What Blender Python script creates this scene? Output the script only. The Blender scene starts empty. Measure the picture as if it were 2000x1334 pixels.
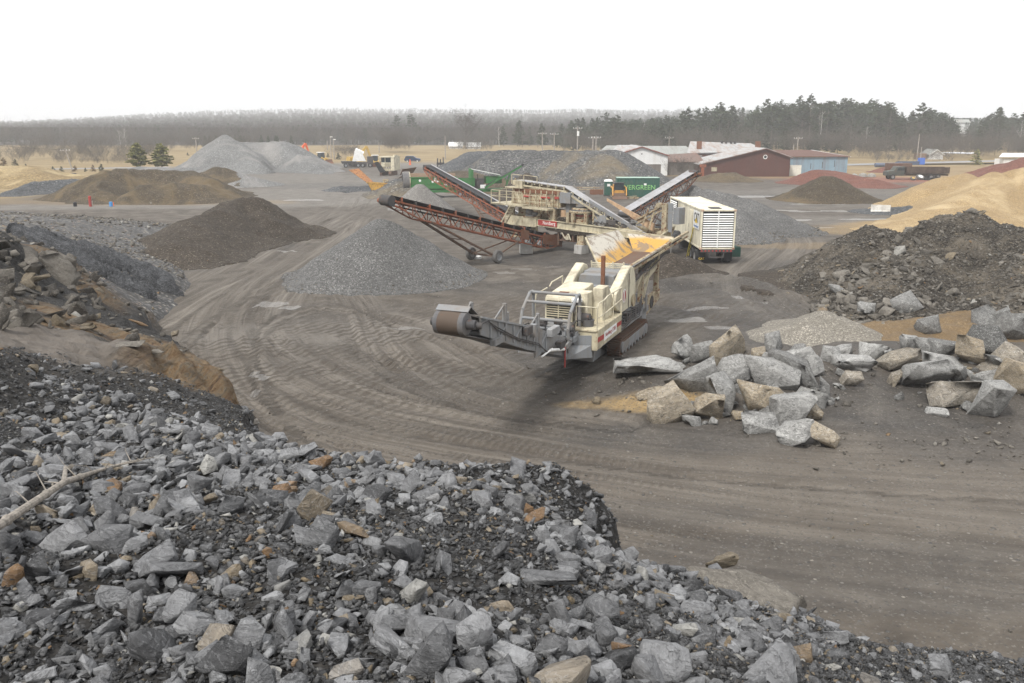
import bpy, bmesh, math, random
import numpy as np
from mathutils import Vector, Matrix, Euler
R = math.radians
random.seed(7); rng = np.random.default_rng(11)
sc = bpy.context.scene
col = sc.collection

# ------------------------------------------------------------------ camera, sky, sun, exposure
F, H = 1700.0, 10.0
PITCH = math.atan(422/1700)
cam_d = bpy.data.cameras.new('camera'); cam = bpy.data.objects.new('camera', cam_d); col.objects.link(cam)
cam.location = (0, 0, H); cam.rotation_euler = (math.pi/2-PITCH, 0, 0)
cam_d.sensor_width = 36; cam_d.lens = F/2000*36; cam_d.clip_start = .2; cam_d.clip_end = 6000
sc.camera = cam
SUN_EL, SUN_AZ = R(52), R(215)
w = bpy.data.worlds.new('World'); sc.world = w; w.use_nodes = True
nt = w.node_tree; bg = nt.nodes['Background']
sky = nt.nodes.new('ShaderNodeTexSky'); sky.sky_type = 'NISHITA'; sky.sun_disc = False
sky.sun_elevation = SUN_EL; sky.sun_rotation = SUN_AZ; sky.air_density = 1.2; sky.dust_density = 4
hs = nt.nodes.new('ShaderNodeHueSaturation'); hs.inputs['Saturation'].default_value = .12; hs.inputs['Value'].default_value = 1.0
mx = nt.nodes.new('ShaderNodeMixRGB'); mx.inputs[0].default_value = .85; mx.inputs[2].default_value = (9.8, 9.9, 10.1, 1)
nt.links.new(sky.outputs[0], hs.inputs['Color']); nt.links.new(hs.outputs[0], mx.inputs[1])
nt.links.new(mx.outputs[0], bg.inputs[0]); bg.inputs[1].default_value = .1
sl = bpy.data.lights.new('sun', 'SUN'); sl.energy = 2.6; sl.angle = R(11); sl.color = (1, .97, .92)
so = bpy.data.objects.new('sun', sl); col.objects.link(so)
so.rotation_euler = Vector((math.sin(SUN_AZ)*math.cos(SUN_EL), math.cos(SUN_AZ)*math.cos(SUN_EL), math.sin(SUN_EL))).to_track_quat('Z', 'Y').to_euler()
so.location = (0, 0, 100)
sc.view_settings.view_transform = 'Standard'; sc.view_settings.look = 'None'
sc.view_settings.exposure = 0.45; sc.view_settings.gamma = 1
sc.render.engine = 'CYCLES'
cy = sc.cycles; cy.use_denoising = True; cy.max_bounces = 5; cy.diffuse_bounces = 3; cy.glossy_bounces = 2; cy.transmission_bounces = 2
cy.volume_bounces = 1; cy.use_adaptive_sampling = True; cy.adaptive_threshold = .02; cy.caustics_reflective = False; cy.caustics_refractive = False

# ------------------------------------------------------------------ pixel <-> world helpers (photo is 2000 wide)
def ray(u, v):
    cx = (u-1000)/F; c = (667-v)/F
    return Vector((cx, math.cos(PITCH)+c*math.sin(PITCH), -math.sin(PITCH)+c*math.cos(PITCH)))
def P(u, v, z=0.0):
    d = ray(u, v); return d*((z-H)/d.z)+Vector((0, 0, H))
def PY(u, v, Y):
    d = ray(u, v); return d*(Y/d.y)+Vector((0, 0, H))
def gx(u, Y, z=0.0):                       # x of column u at distance Y, height z
    return (u-1000)/F*(Y*math.cos(PITCH)+(H-z)*math.sin(PITCH))
def proj(x, y, z):
    z = z-H; fw = y*math.cos(PITCH)-z*math.sin(PITCH); up = y*math.sin(PITCH)+z*math.cos(PITCH)
    return 1000+F*x/fw, 667-F*up/fw, fw

# ------------------------------------------------------------------ noise
def _h(ix, iy, s):
    n = (ix.astype(np.int64)*374761393+iy.astype(np.int64)*668265263+s*974634777) & 0xffffffff
    n = ((n ^ (n >> 13))*1274126177) & 0xffffffff
    return ((n ^ (n >> 16)) & 0xffff)/65535.0
def vn(x, y, s=0):
    ix = np.floor(x); iy = np.floor(y); fx = x-ix; fy = y-iy
    fx = fx*fx*(3-2*fx); fy = fy*fy*(3-2*fy)
    a = _h(ix, iy, s); b = _h(ix+1, iy, s); c = _h(ix, iy+1, s); d = _h(ix+1, iy+1, s)
    return (a+(b-a)*fx)*(1-fy)+(c+(d-c)*fx)*fy
def fbm(x, y, o=4, s=0):
    x = np.asarray(x, float); y = np.asarray(y, float); r = 0; a = .5; t = 0
    for i in range(o):
        r = r+a*vn(x*2**i+i*17.3, y*2**i-i*9.1, s+i); t += a; a *= .5
    return r/t*2-1
def ss(a, b, x):
    t = np.clip((x-a)/(b-a), 0, 1); return t*t*(3-2*t)

# ------------------------------------------------------------------ materials
MATS = {}
class NT:
    def __init__(s, name):
        s.m = bpy.data.materials.new(name); s.m.use_nodes = True; s.t = s.m.node_tree
        s.b = s.t.nodes['Principled BSDF']; s.tc = None
        s.b.inputs['Specular IOR Level'].default_value = .3
    def n(s, typ, **k):
        nd = s.t.nodes.new(typ)
        for a, v in k.items(): setattr(nd, a, v)
        return nd
    def l(s, a, b): s.t.links.new(a, b)
    def co(s, kind='Object'):
        if not s.tc: s.tc = s.n('ShaderNodeTexCoord')
        return s.tc.outputs[kind]
    def mapping(s, vec, scale=(1, 1, 1), rot=(0, 0, 0)):
        m = s.n('ShaderNodeMapping'); m.inputs['Scale'].default_value = scale; m.inputs['Rotation'].default_value = rot
        s.l(vec, m.inputs[0]); return m.outputs[0]
    def noise(s, scale, detail=4, rough=.6, vec=None, dist=0):
        n = s.n('ShaderNodeTexNoise'); n.inputs['Scale'].default_value = scale; n.inputs['Detail'].default_value = detail
        n.inputs['Roughness'].default_value = rough; n.inputs['Distortion'].default_value = dist
        s.l(vec or s.co(), n.inputs['Vector']); return n.outputs[0]
    def vor(s, scale, vec=None, feat='F1', out=0, rnd=1):
        n = s.n('ShaderNodeTexVoronoi', feature=feat); n.inputs['Scale'].default_value = scale
        n.inputs['Randomness'].default_value = rnd
        s.l(vec or s.co(), n.inputs['Vector']); return n.outputs[out]
    def ramp(s, fac, stops, interp='LINEAR'):
        r = s.n('ShaderNodeValToRGB'); e = r.color_ramp.elements; r.color_ramp.interpolation = interp
        while len(e) < len(stops): e.new(.5)
        for k, (p, c) in enumerate(stops):
            e[k].position = p; e[k].color = tuple(c)+(1,) if hasattr(c, '__len__') else (c, c, c, 1)
        s.l(fac, r.inputs[0]); return r.outputs[0]
    def mix(s, fac, a, b, mode='MIX'):
        m = s.n('ShaderNodeMixRGB', blend_type=mode)
        for i, x in enumerate((fac, a, b)):
            if isinstance(x, (int, float)): m.inputs[i].default_value = x if i == 0 else (x, x, x, 1)
            elif isinstance(x, tuple): m.inputs[i].default_value = x+(1,)
            else: s.l(x, m.inputs[i])
        return m.outputs[0]
    def math(s, op, a, b=0.0, clamp=False):
        m = s.n('ShaderNodeMath', operation=op); m.use_clamp = clamp
        for i, x in enumerate((a, b)):
            if isinstance(x, (int, float)): m.inputs[i].default_value = x
            else: s.l(x, m.inputs[i])
        return m.outputs[0]
    def bump(s, h, strength=.5, dist=.05):
        b = s.n('ShaderNodeBump'); b.inputs['Strength'].default_value = strength; b.inputs['Distance'].default_value = dist
        s.l(h, b.inputs['Height'])
        if s.b.inputs['Normal'].is_linked: s.l(s.b.inputs['Normal'].links[0].from_socket, b.inputs['Normal'])
        s.l(b.outputs[0], s.b.inputs['Normal'])
    def attr(s, name, out='Fac'):
        a = s.n('ShaderNodeAttribute', attribute_name=name); return a.outputs[out]
    def base(s, c, rough=.8, metal=0):
        if isinstance(c, tuple): s.b.inputs['Base Color'].default_value = c+(1,)
        else: s.l(c, s.b.inputs['Base Color'])
        if isinstance(rough, (int, float)): s.b.inputs['Roughness'].default_value = rough
        else: s.l(rough, s.b.inputs['Roughness'])
        s.b.inputs['Metallic'].default_value = metal
        return s.m

def paint(name, c, dirt=.45, rust=.35, rough=.5, sc_=1.0, dirtcol=(.16, .13, .10), metal=0):
    """painted or bare steel: base colour, dust patches, rust patches, streaks"""
    if name in MATS: return MATS[name]
    t = NT(name)
    n1 = t.noise(1.3*sc_, 6, .65, dist=.4); n2 = t.noise(4.5*sc_, 6, .7)
    st = t.noise(1.0, 4, .6, vec=t.mapping(t.co(), (6*sc_, 6*sc_, .8*sc_)))
    v = t.mix(.5, c, tuple(min(1, x*1.12) for x in c)); v = t.mix(t.ramp(n2, [(.35, 0), (.65, 1)]), c, v)
    d = t.math('MULTIPLY', t.ramp(n1, [(.42, 0), (.66, 1)]), dirt)
    v = t.mix(d, v, dirtcol)
    d2 = t.math('MULTIPLY', t.ramp(st, [(.5, 0), (.75, 1)]), dirt*.8)
    v = t.mix(d2, v, tuple(x*.8 for x in dirtcol))
    r = t.math('MULTIPLY', t.ramp(n2, [(.62-.12*rust, 0), (.68-.1*rust, 1)]), min(1, rust*1.6))
    v = t.mix(r, v, (.16, .06, .025))
    t.bump(n2, .15, .01)
    MATS[name] = t.base(v, t.ramp(n1, [(.3, rough), (.7, min(.95, rough+.3))]), metal); return MATS[name]
def plain(name, c, rough=.7, metal=0, var=.25, sc_=3):
    if name in MATS: return MATS[name]
    t = NT(name); n = t.noise(sc_, 5, .65)
    v = t.mix(t.ramp(n, [(.3, 0), (.7, 1)]), tuple(x*(1-var) for x in c), tuple(min(1, x*(1+var)) for x in c))
    t.bump(n, .1, .01)
    MATS[name] = t.base(v, rough, metal); return MATS[name]
def gravel(name, c1, c2, cell=.07, patch=None, pscale=.25, bump=.8, light=None, big=None):
    """loose stone: every voronoi cell a stone with its own tone"""
    if name in MATS: return MATS[name]
    t = NT(name)
    warp = t.mix(.06, t.co(), t.n('ShaderNodeTexNoise').outputs[1]) if 0 else t.co()
    vc = t.vor(1/cell, out=1); vd = t.vor(1/cell, out=0)
    sep = t.n('ShaderNodeSeparateColor'); t.l(vc, sep.inputs[0])
    tone = t.ramp(sep.outputs[0], [(0, c1), (.75, c2), (.93, tuple(min(1, x*1.35) for x in c2)), (1, light or tuple(min(1, x*2.0) for x in c2))])
    tone = t.mix(t.ramp(vd, [(.35, 0), (.75, .6)]), tone, tuple(x*.5 for x in c1))
    lo = t.noise(pscale, 5, .6, dist=.6)
    tone = t.mix(t.ramp(lo, [(.35, 0), (.7, .55)]), tone, tuple(x*.72 for x in c1))
    if patch:
        lo2 = t.noise(pscale*.8, 5, .65, vec=t.mapping(t.co(), (1, 1, 1), (1, 2, .5)), dist=1)
        tone = t.mix(t.ramp(lo2, [(.48, 0), (.62, .75)]), tone, patch)
    if big:
        vb = t.vor(1/big, out=1); sb = t.n('ShaderNodeSeparateColor'); t.l(vb, sb.inputs[0])
        tone = t.mix(t.ramp(sb.outputs[1], [(.8, 0), (.84, .8)]), tone, tuple(min(1, x*1.5) for x in c2))
        t.bump(t.vor(1/big, out=0), .5, big*.5)
    fine = t.noise(1.5/cell, 3, .6)
    t.bump(vd, bump, cell*.7); t.bump(fine, .35, cell*.3)
    MATS[name] = t.base(tone, .88); return MATS[name]

cream = paint('cream_paint', (.50, .45, .32), .6, .35, .5)
cream_clean = paint('pale_cream_paint', (.62, .57, .43), .55, .18, .5)
cream_rusty = paint('rusty_cream_paint', (.42, .36, .24), .65, .85, .65)
cream_white = paint('white_container_paint', (.74, .69, .54), .38, .10, .45, .6)
greysteel = paint('grey_steel', (.21, .22, .23), .7, .12, .5, dirtcol=(.22, .19, .16))
darksteel = paint('dark_steel', (.055, .055, .058), .6, .3, .6, dirtcol=(.12, .10, .085))
orange = paint('weathered_orange_paint', (.30, .09, .045), .5, .6, .7)
rustm = paint('rusty_steel', (.17, .075, .045), .3, .9, .8)
rustdull = paint('dull_rusty_steel', (.12, .075, .055), .5, .6, .85)
rubber = plain('belt_rubber', (.035, .035, .037), .75)
rubber_grey = paint('dusty_belt_rubber', (.10, .10, .105), .7, 0, .7, dirtcol=(.22, .2, .18))
belt_light = paint('worn_pale_belt', (.34, .34, .35), .4, 0, .5, dirtcol=(.2, .18, .16))
tyre_m = plain('tyre_rubber', (.03, .03, .03), .85)
tyre_grey = plain('dusty_tyre_rubber', (.11, .105, .10), .9)
black_m = plain('black_plastic', (.02, .02, .022), .5)
green_m = paint('green_paint', (.032, .165, .045), .3, .1, .5)
dkgreen = paint('dark_green_paint', (.018, .085, .065), .25, .08, .5)
yellow_m = paint('yellow_machine_paint', (.55, .36, .08), .35, .25, .5)
tanor = paint('tan_orange_steel', (.46, .31, .19), .5, .4, .7)
hopyel = paint('worn_yellow_hopper', (.52, .30, .06), .5, .6, .6)
red_m = paint('red_paint', (.36, .045, .04), .25, .1, .5)
white_m = paint('white_paint', (.80, .80, .78), .2, .05, .5)
conc = paint('concrete', (.38, .37, .35), .5, 0, .9, dirtcol=(.2, .18, .16))
blue_m = plain('blue_plastic', (.08, .28, .6), .5)
navy_m = plain('navy_car_paint', (.02, .04, .09), .25)
orange_b = plain('bright_orange', (.75, .13, .04), .5)
glass_m = plain('dark_glass', (.03, .04, .045), .08)
drum_m = paint('dusty_brown_drum', (.085, .062, .047), .4, .2, .6, dirtcol=(.11, .085, .065))
woodpole = plain('weathered_pole_wood', (.30, .27, .24), .9)
bark_m = plain('bark', (.13, .11, .095), .95)
branch_m = plain('bleached_branch_wood', (.25, .225, .195), .9, var=.45, sc_=22)

# ------------------------------------------------------------------ mesh builder + tagging
class MB:
    def __init__(s): s.v = []; s.f = []
    def add(s, vs, fs):
        k = len(s.v); s.v += [tuple(p) for p in vs]; s.f += [tuple(i+k for i in f) for f in fs]; return s
    def box(s, x0, x1, y0, y1, z0, z1):
        return s.add([(x, y, z) for z in (z0, z1) for x, y in ((x0, y0), (x1, y0), (x1, y1), (x0, y1))],
                     [(3, 2, 1, 0), (4, 5, 6, 7), (0, 1, 5, 4), (1, 2, 6, 5), (2, 3, 7, 6), (3, 0, 4, 7)])
    def frame(s, a, b, up=(0, 0, 1)):
        a = Vector(a); b = Vector(b); d = (b-a).normalized(); u = Vector(up)
        if abs(d.dot(u)) > .98: u = Vector((0, 1, 0)) if abs(d.y) < .9 else Vector((1, 0, 0))
        r = d.cross(u).normalized(); u = r.cross(d).normalized(); return a, b, d, r, u
    def bar(s, a, b, w_=.1, h_=None, up=(0, 0, 1)):
        h_ = h_ or w_; a, b, d, r, u = s.frame(a, b, up)
        q = [r*sx*w_/2+u*sy*h_/2 for sx, sy in ((-1, -1), (1, -1), (1, 1), (-1, 1))]
        return s.add([a+k for k in q]+[b+k for k in q], [(0, 1, 2, 3), (7, 6, 5, 4), (1, 0, 4, 5), (2, 1, 5, 6), (3, 2, 6, 7), (0, 3, 7, 4)])
    def tube(s, a, b, r1, r2=None, n=10, cap=True):
        r2 = r1 if r2 is None else r2; a, b, d, r, u = s.frame(a, b)
        vs = [c+r*math.cos(2*math.pi*i/n)*rr+u*math.sin(2*math.pi*i/n)*rr for c, rr in ((a, r1), (b, r2)) for i in range(n)]
        fs = [((i+1) % n, i, n+i, n+(i+1) % n) for i in range(n)]
        if cap: fs += [tuple(range(n)), tuple(range(2*n-1, n-1, -1))]
        return s.add(vs, fs)
    def pipe(s, pts, r, n=8):
        for a, b in zip(pts, pts[1:]): s.tube(a, b, r, r, n)
        return s
    def prof(s, pts, x0, x1):               # polygon in (y,z) extruded over x
        n = len(pts)
        return s.add([(x, y, z) for x in (x0, x1) for y, z in pts], [tuple(range(n-1, -1, -1)), tuple(range(n, 2*n))]+[(i, (i+1) % n, n+(i+1) % n, n+i) for i in range(n)])
    def profx(s, pts, y0, y1):              # polygon in (x,z) extruded over y
        n = len(pts)
        return s.add([(x, y, z) for y in (y0, y1) for x, z in pts], [tuple(range(n)), tuple(range(2*n-1, n-1, -1))]+[((i+1) % n, i, n+i, n+(i+1) % n) for i in range(n)])
    def plate(s, q, t=.04):                 # thick quad/polygon
        q = [Vector(p) for p in q]; nrm = (q[1]-q[0]).cross(q[2]-q[0]).normalized()*t; n = len(q)
        return s.add([p for p in q]+[p+nrm for p in q], [tuple(range(n-1, -1, -1)), tuple(range(n, 2*n))]+[(i, (i+1) % n, n+(i+1) % n, n+i) for i in range(n)])
    def lathe(s, c, axis, prof, n=20):      # prof: (along axis, radius)
        c = Vector(c); a, b, d, r, u = s.frame(c, c+Vector(axis))
        k = len(prof); vs = [c+d*t+(r*math.cos(2*math.pi*i/n)+u*math.sin(2*math.pi*i/n))*q for i in range(n) for t, q in prof]
        fs = [(i*k+j, i*k+j+1, ((i+1) % n)*k+j+1, ((i+1) % n)*k+j) for i in range(n) for j in range(k-1)]
        return s.add(vs, fs)
    def build(s, name, mat, parent=None, bevel=0, smooth=False):
        me = bpy.data.meshes.new(name); me.from_pydata(s.v, [], s.f); me.update()
        bm = bmesh.new(); bm.from_mesh(me); bmesh.ops.recalc_face_normals(bm, faces=bm.faces); bm.to_mesh(me); bm.free()
        me.materials.append(mat)
        if smooth:
            me.polygons.foreach_set('use_smooth', [True]*len(me.polygons))
        o = bpy.data.objects.new(name, me); col.objects.link(o); o.parent = parent
        if smooth:
            md = o.modifiers.new('split', 'EDGE_SPLIT'); md.split_angle = R(35)
        if bevel:
            md = o.modifiers.new('bevel', 'BEVEL'); md.width = bevel; md.segments = 1; md.limit_method = 'ANGLE'
        return o
def tag(o, label=None, cat=None, group=None, kind=None):
    if label: o['label'] = label
    if cat: o['category'] = cat
    if group: o['group'] = group
    if kind: o['kind'] = kind
    return o
def thing(name, label, cat, loc=(0, 0, 0), rz=0, group=None):
    o = bpy.data.objects.new(name, None); col.objects.link(o); o.location = loc; o.rotation_euler = (0, 0, rz)
    return tag(o, label, cat, group)
def npmesh(name, V, Fc, mat, smooth=False, attrs=None, parent=None, uv=None):
    me = bpy.data.meshes.new(name); V = np.asarray(V, np.float32); Fc = np.asarray(Fc, np.int32); k = Fc.shape[1]
    me.vertices.add(len(V)); me.vertices.foreach_set('co', V.ravel())
    me.loops.add(Fc.size); me.loops.foreach_set('vertex_index', Fc.ravel())
    me.polygons.add(len(Fc)); me.polygons.foreach_set('loop_start', np.arange(0, Fc.size, k, dtype=np.int32))
    me.polygons.foreach_set('loop_total', np.full(len(Fc), k, np.int32))
    me.update(calc_edges=True)
    if smooth: me.polygons.foreach_set('use_smooth', np.ones(len(Fc), bool))
    for nm, arr in (attrs or {}).items():
        arr = np.asarray(arr, np.float32)
        if arr.ndim == 1:
            a = me.attributes.new(nm, 'FLOAT', 'POINT'); a.data.foreach_set('value', arr)
        else:
            a = me.attributes.new(nm, 'FLOAT_VECTOR', 'POINT'); a.data.foreach_set('vector', arr.ravel())
    me.materials.append(mat); me.validate()
    o = bpy.data.objects.new(name, me); col.objects.link(o); o.parent = parent
    return o
def grid_faces(nx, ny):
    i = np.arange(nx-1)[None, :]; j = np.arange(ny-1)[:, None]; a = j*nx+i
    return np.stack([a, a+1, a+1+nx, a+nx], -1).reshape(-1, 4)
def text(s, name, mat, parent, loc, rot, size, depth=.01, sx=1, align='CENTER', bold=.0):
    c = bpy.data.curves.new(name, 'FONT'); c.body = s; c.size = size; c.extrude = depth; c.align_x = align; c.align_y = 'CENTER'; c.offset = bold; c.resolution_u = 3
    t = bpy.data.objects.new('tmp', c); col.objects.link(t)
    me = bpy.data.meshes.new_from_object(t.evaluated_get(bpy.context.evaluated_depsgraph_get())); bpy.data.objects.remove(t); bpy.data.curves.remove(c)
    me.materials.clear(); me.materials.append(mat); me.name = name; o = bpy.data.objects.new(name, me); col.objects.link(o)
    o.parent = parent; o.location = loc; o.rotation_euler = rot; o.scale = (sx, 1, 1); return o
def wheel(parent, c, r, wd, axis=(1, 0, 0), tm=None, rimm=None, name='wheel'):
    a = Vector(axis).normalized(); c = Vector(c)
    tr = MB().lathe(c, a, [(-wd*.5, r*.58), (-wd*.5, r*.86), (-wd*.38, r*.97), (-wd*.2, r), (wd*.2, r), (wd*.38, r*.97), (wd*.5, r*.86), (wd*.5, r*.58), (-wd*.5, r*.58)], 24).build(name, tm or tyre_m, parent, smooth=True)
    MB().lathe(c, a, [(-wd*.42, 0.001), (-wd*.3, r*.25), (-wd*.35, r*.3), (-wd*.36, r*.52), (-wd*.48, r*.575), (wd*.48, r*.575), (wd*.36, r*.52), (wd*.35, r*.3), (wd*.3, r*.25), (wd*.42, 0.001)], 20).build('rim', rimm or greysteel, tr, smooth=True)
    return tr
# ------------------------------------------------------------------ terrain
def geo(a, b, step, r=1.12, mx_=60):        # coordinates growing from a to b
    out = []; s_ = step; x = a; sg = 1 if b > a else -1
    while (b-x)*sg > 0:
        s_ = min(s_*r, mx_); x += s_*sg; out.append(x)
    return out
def polydist(x, y, pts, closed=False):
    """distance, arc length and signed side to a polyline"""
    best = np.full(x.shape, 1e9); S = np.zeros(x.shape); SG = np.ones(x.shape); acc = 0
    pts = list(pts)+([pts[0]] if closed else [])
    for (ax, ay), (bx, by) in zip(pts, pts[1:]):
        dx, dy = bx-ax, by-ay; L = math.hypot(dx, dy)+1e-9
        t = np.clip(((x-ax)*dx+(y-ay)*dy)/L**2, 0, 1)
        d = np.hypot(x-ax-t*dx, y-ay-t*dy); m = d < best
        best = np.where(m, d, best); S = np.where(m, acc+t*L, S); SG = np.where(m, np.sign((x-ax)*dy-(y-ay)*dx), SG); acc += L
    return best, S, SG
def inside(x, y, pts):
    c = np.zeros(x.shape, bool)
    for (ax, ay), (bx, by) in zip(pts, pts[1:]+pts[:1]):
        m = ((ay > y) != (by > y)) & (x < (bx-ax)*(y-ay)/(by-ay+1e-12)+ax); c ^= m
    return c
def smoothline(pts, n=6):
    q = [np.array(p[:2], float) for p in pts]; q = [2*q[0]-q[1]]+q+[2*q[-1]-q[-2]]; out = []
    for i in range(1, len(q)-2):
        for k in range(n):
            t = k/n; out.append(tuple(.5*((2*q[i])+(-q[i-1]+q[i+1])*t+(2*q[i-1]-5*q[i]+4*q[i+1]-q[i+2])*t*t+(-q[i-1]+3*q[i]-3*q[i+1]+q[i+2])*t**3)))
    out.append(tuple(q[-2])); return out
ROADS = [([(735, 400), (640, 450), (540, 515), (455, 580), (420, 650), (450, 740), (570, 830), (820, 890), (1150, 940), (1500, 990), (1900, 1030), (2300, 1060)], 5.5),
         ([(720, 385), (690, 440), (600, 510), (510, 570), (470, 640), (540, 720), (680, 790), (950, 850), (1300, 900), (1700, 925), (2200, 950)], 4.5),
         ([(1480, 420), (1540, 470), (1480, 540), (1560, 610), (1700, 640)], 3),
         ([(300, 640), (420, 570), (560, 500), (700, 425), (800, 380), (900, 350)], 3.5), ([(340, 690), (470, 590), (640, 540), (700, 590), (760, 700), (930, 790), (1200, 830)], 1.6), ([(620, 900), (500, 740), (520, 640), (640, 600), (820, 640), (980, 720)], 1.4)]
ROADW = [([tuple(P(u, v)[:2]) for u, v in pts], wd) for pts, wd in ROADS]
ROADW = [(smoothline(p), wd) for p, wd in ROADW]
xs = np.array(sorted(geo(-26, -1600, .22)+list(np.arange(-26, 34, .19))+geo(34, 1600, .22)))
ys = np.array(sorted([-80, -40, -20, -5, 2, 6, 9, 11, 12.5]+list(np.arange(13.5, 80, .19))+geo(80, 2600, .22, 1.035, 40)))
GX, GY = np.meshgrid(xs, ys)
x = GX.ravel(); y = GY.ravel()
def gz(x, y):                                # large-scale lie of the land
    x = np.asarray(x, float); y = np.asarray(y, float)
    z = 1.2*ss(230, 330, y)*(x < 1e9)
    z = z+7*ss(330, 520, y)*ss(40, 160, x)+3*ss(400, 800, y)*ss(150, 400, x)
    ridge = np.interp(x/np.maximum(y, 50), [-1, -.6, -.45, -.3, 0, .1, .3, .6, 1], [2, 5, 19, 36, 38, 30, 7, 4, 4])
    z = z+ridge*ss(600, 2200, y)
    return z
fz = gz(x, y)
near = ss(200, 90, y)
fl = np.zeros(x.shape+(3,)); wmask = np.zeros(x.shape); best = np.full(x.shape, 1e9); best2 = np.full(x.shape, 1e9)
rut = np.zeros(x.shape)
for k, (pl, wd) in enumerate(ROADW):
    d, s, g = polydist(x, y, pl); sd = d*g
    q = d/wd; m = q < best; best2 = np.where(m, best, np.minimum(best2, q)); best = np.where(m, q, best)
    fl[:, 0] = np.where(m, sd+k*40, fl[:, 0]); fl[:, 1] = np.where(m, s, fl[:, 1])
    wob = fbm(s*.06, sd*0+k*7, 2, 5)*.8
    for j in range(12):
        dj = (j-5.5)*wd/6.5+fbm(s*.035, s*0+j*3.1+k*11, 2, 9)*1.6
        am = .085*np.clip(fbm(s*.05, s*0+j*5.7, 2, 3)+.45, 0, 1)
        e = (sd+wob-dj)
        am = am*(1-.7*ss(0, 10, x)*ss(36, 30, y)); rut -= am*np.exp(-(e/.22)**2)*near; rut += am*.5*np.exp(-((np.abs(e)-.38)/.16)**2)*near
wmask = (1-ss(.55, 1.25, best+fbm(x*.12, y*.12, 4, 2)*.35))*(1-.9*np.exp(-((best2-best)/.10)**2))
rough = fbm(x*.25, y*.25, 4, 21)*.07+fbm(x*1.3, y*1.3, 3, 22)*.035+fbm(x*3.1, y*3.1, 2, 25)*.018
# churned ground between the roads and round the crusher
churn = np.exp(-(((x+2)/9)**2+((y-40)/10)**2))+np.exp(-(((x-10)/10)**2+((y-52)/8)**2))
chv = fbm(x*.9+fbm(x*.3, y*.3, 2, 4)*2, y*2.2, 4, 31)
fz = fz+rut*(wmask*.8+.2)+rough*near*(.5+.7*(1-wmask))+churn*chv*.10*near
zone = np.zeros(x.shape+(3,)); zone2 = np.zeros(x.shape+(3,))
def blob(u, v, ru, rv, amt=1.0, rot=0, ww=None):
    c = P(u, v); a = R(rot); dx = x-c.x; dy = y-c.y
    X = (dx*math.cos(a)+dy*math.sin(a))/ru; Y = (-dx*math.sin(a)+dy*math.cos(a))/rv
    return amt*(1-ss(.6, 1.15, np.sqrt(X*X+Y*Y)+fbm(x*.22+u, y*.22+v, 4, 6)*.45))
zone[:, 0] = wmask
dk = np.zeros(x.shape)
for b in [(1010, 760, 6.0, 2.8, .25, -15), (1330, 560, 8, 4.0, .8), (1150, 505, 10, 4, .8), (1480, 600, 5, 5, .7), (1560, 660, 6, 4, .8), (1750, 800, 8, 3.4, .9),  # blobs under the crusher and its conveyor paint shade and dust into the ground
          (1400, 850, 6, 2.0, .8), (620, 700, 3, 4, .2), (940, 560, 5, 3, .5), (1080, 700, 3, 3, .8), (1560, 520, 4, 4, .6), (1300, 1000, 3, .8, .4), (1650, 1090, 6, 1.2, .5), (1780, 1160, 4, 1, .5),
          (650, 610, 4, 3.5, .3), (480, 480, 5, 4, .6), (300, 520, 6, 6, .5), (1400, 480, 6, 4, .5), (660, 362, 14, 9, .5), (1350, 395, 20, 8, .4), (1680, 385, 18, 10, .5), (1450, 455, 9, 6, .7), (1900, 850, 5, 3, .6),
          (800, 740, 3, 2, .3), (1180, 750, 4, 1.5, .7), (1650, 700, 5, 3, .6)]:
    dk = np.maximum(dk, blob(*b))
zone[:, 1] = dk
gr = ss(232, 250, y+fbm(x*.03, y*.03, 3, 8)*22)
gr = gr*(1-(np.exp(-((x-8)/60)**2)*ss(300, 255, y)*.0))
gr = np.maximum(gr, ss(-66, -74, x+fbm(x*.06, y*.06, 3, 12)*6)*ss(112, 128, y))
gr = np.maximum(gr, ss(28, 34, x)*(ss(168, 182, y+fbm(x*.08, y*.08, 3, 18)*9))*.9)
zone[:, 2] = gr
red = np.maximum.reduce([blob(1700, 350, 20, 16, 1), blob(1800, 338, 26, 26, .9), blob(1960, 332, 30, 25, .9), blob(1660, 333, 14, 30, .6)])
zone2[:, 0] = red
och = np.maximum.reduce([blob(1280, 790, 2.6, 1.2, 1), blob(1900, 640, 3.6, 3.2, 1), blob(1700, 450, 12, 4, .55), blob(1800, 440, 10, 5, .9), blob(1150, 790, 1.5, .6, .6), blob(1620, 480, 12, 2, .3), blob(250, 395, 26, 5, .35)])
zone2[:, 1] = och
pale = np.maximum.reduce([blob(620, 650, 9, 4, .35), blob(700, 370, 26, 26, .8), blob(560, 385, 26, 16, .8), blob(500, 350, 30, 24, .7), blob(900, 320, 40, 30, .8), blob(1250, 330, 10, 4, .3),
                          blob(1300, 620, 3, 1.5, .5), blob(1500, 400, 20, 8, .4), blob(1600, 430, 16, 6, .45), blob(1550, 380, 30, 14, .5), blob(250, 403, 30, 4.5, .8, 4), blob(100, 300, 40, 50, .0)])
zone2[:, 2] = pale
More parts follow.
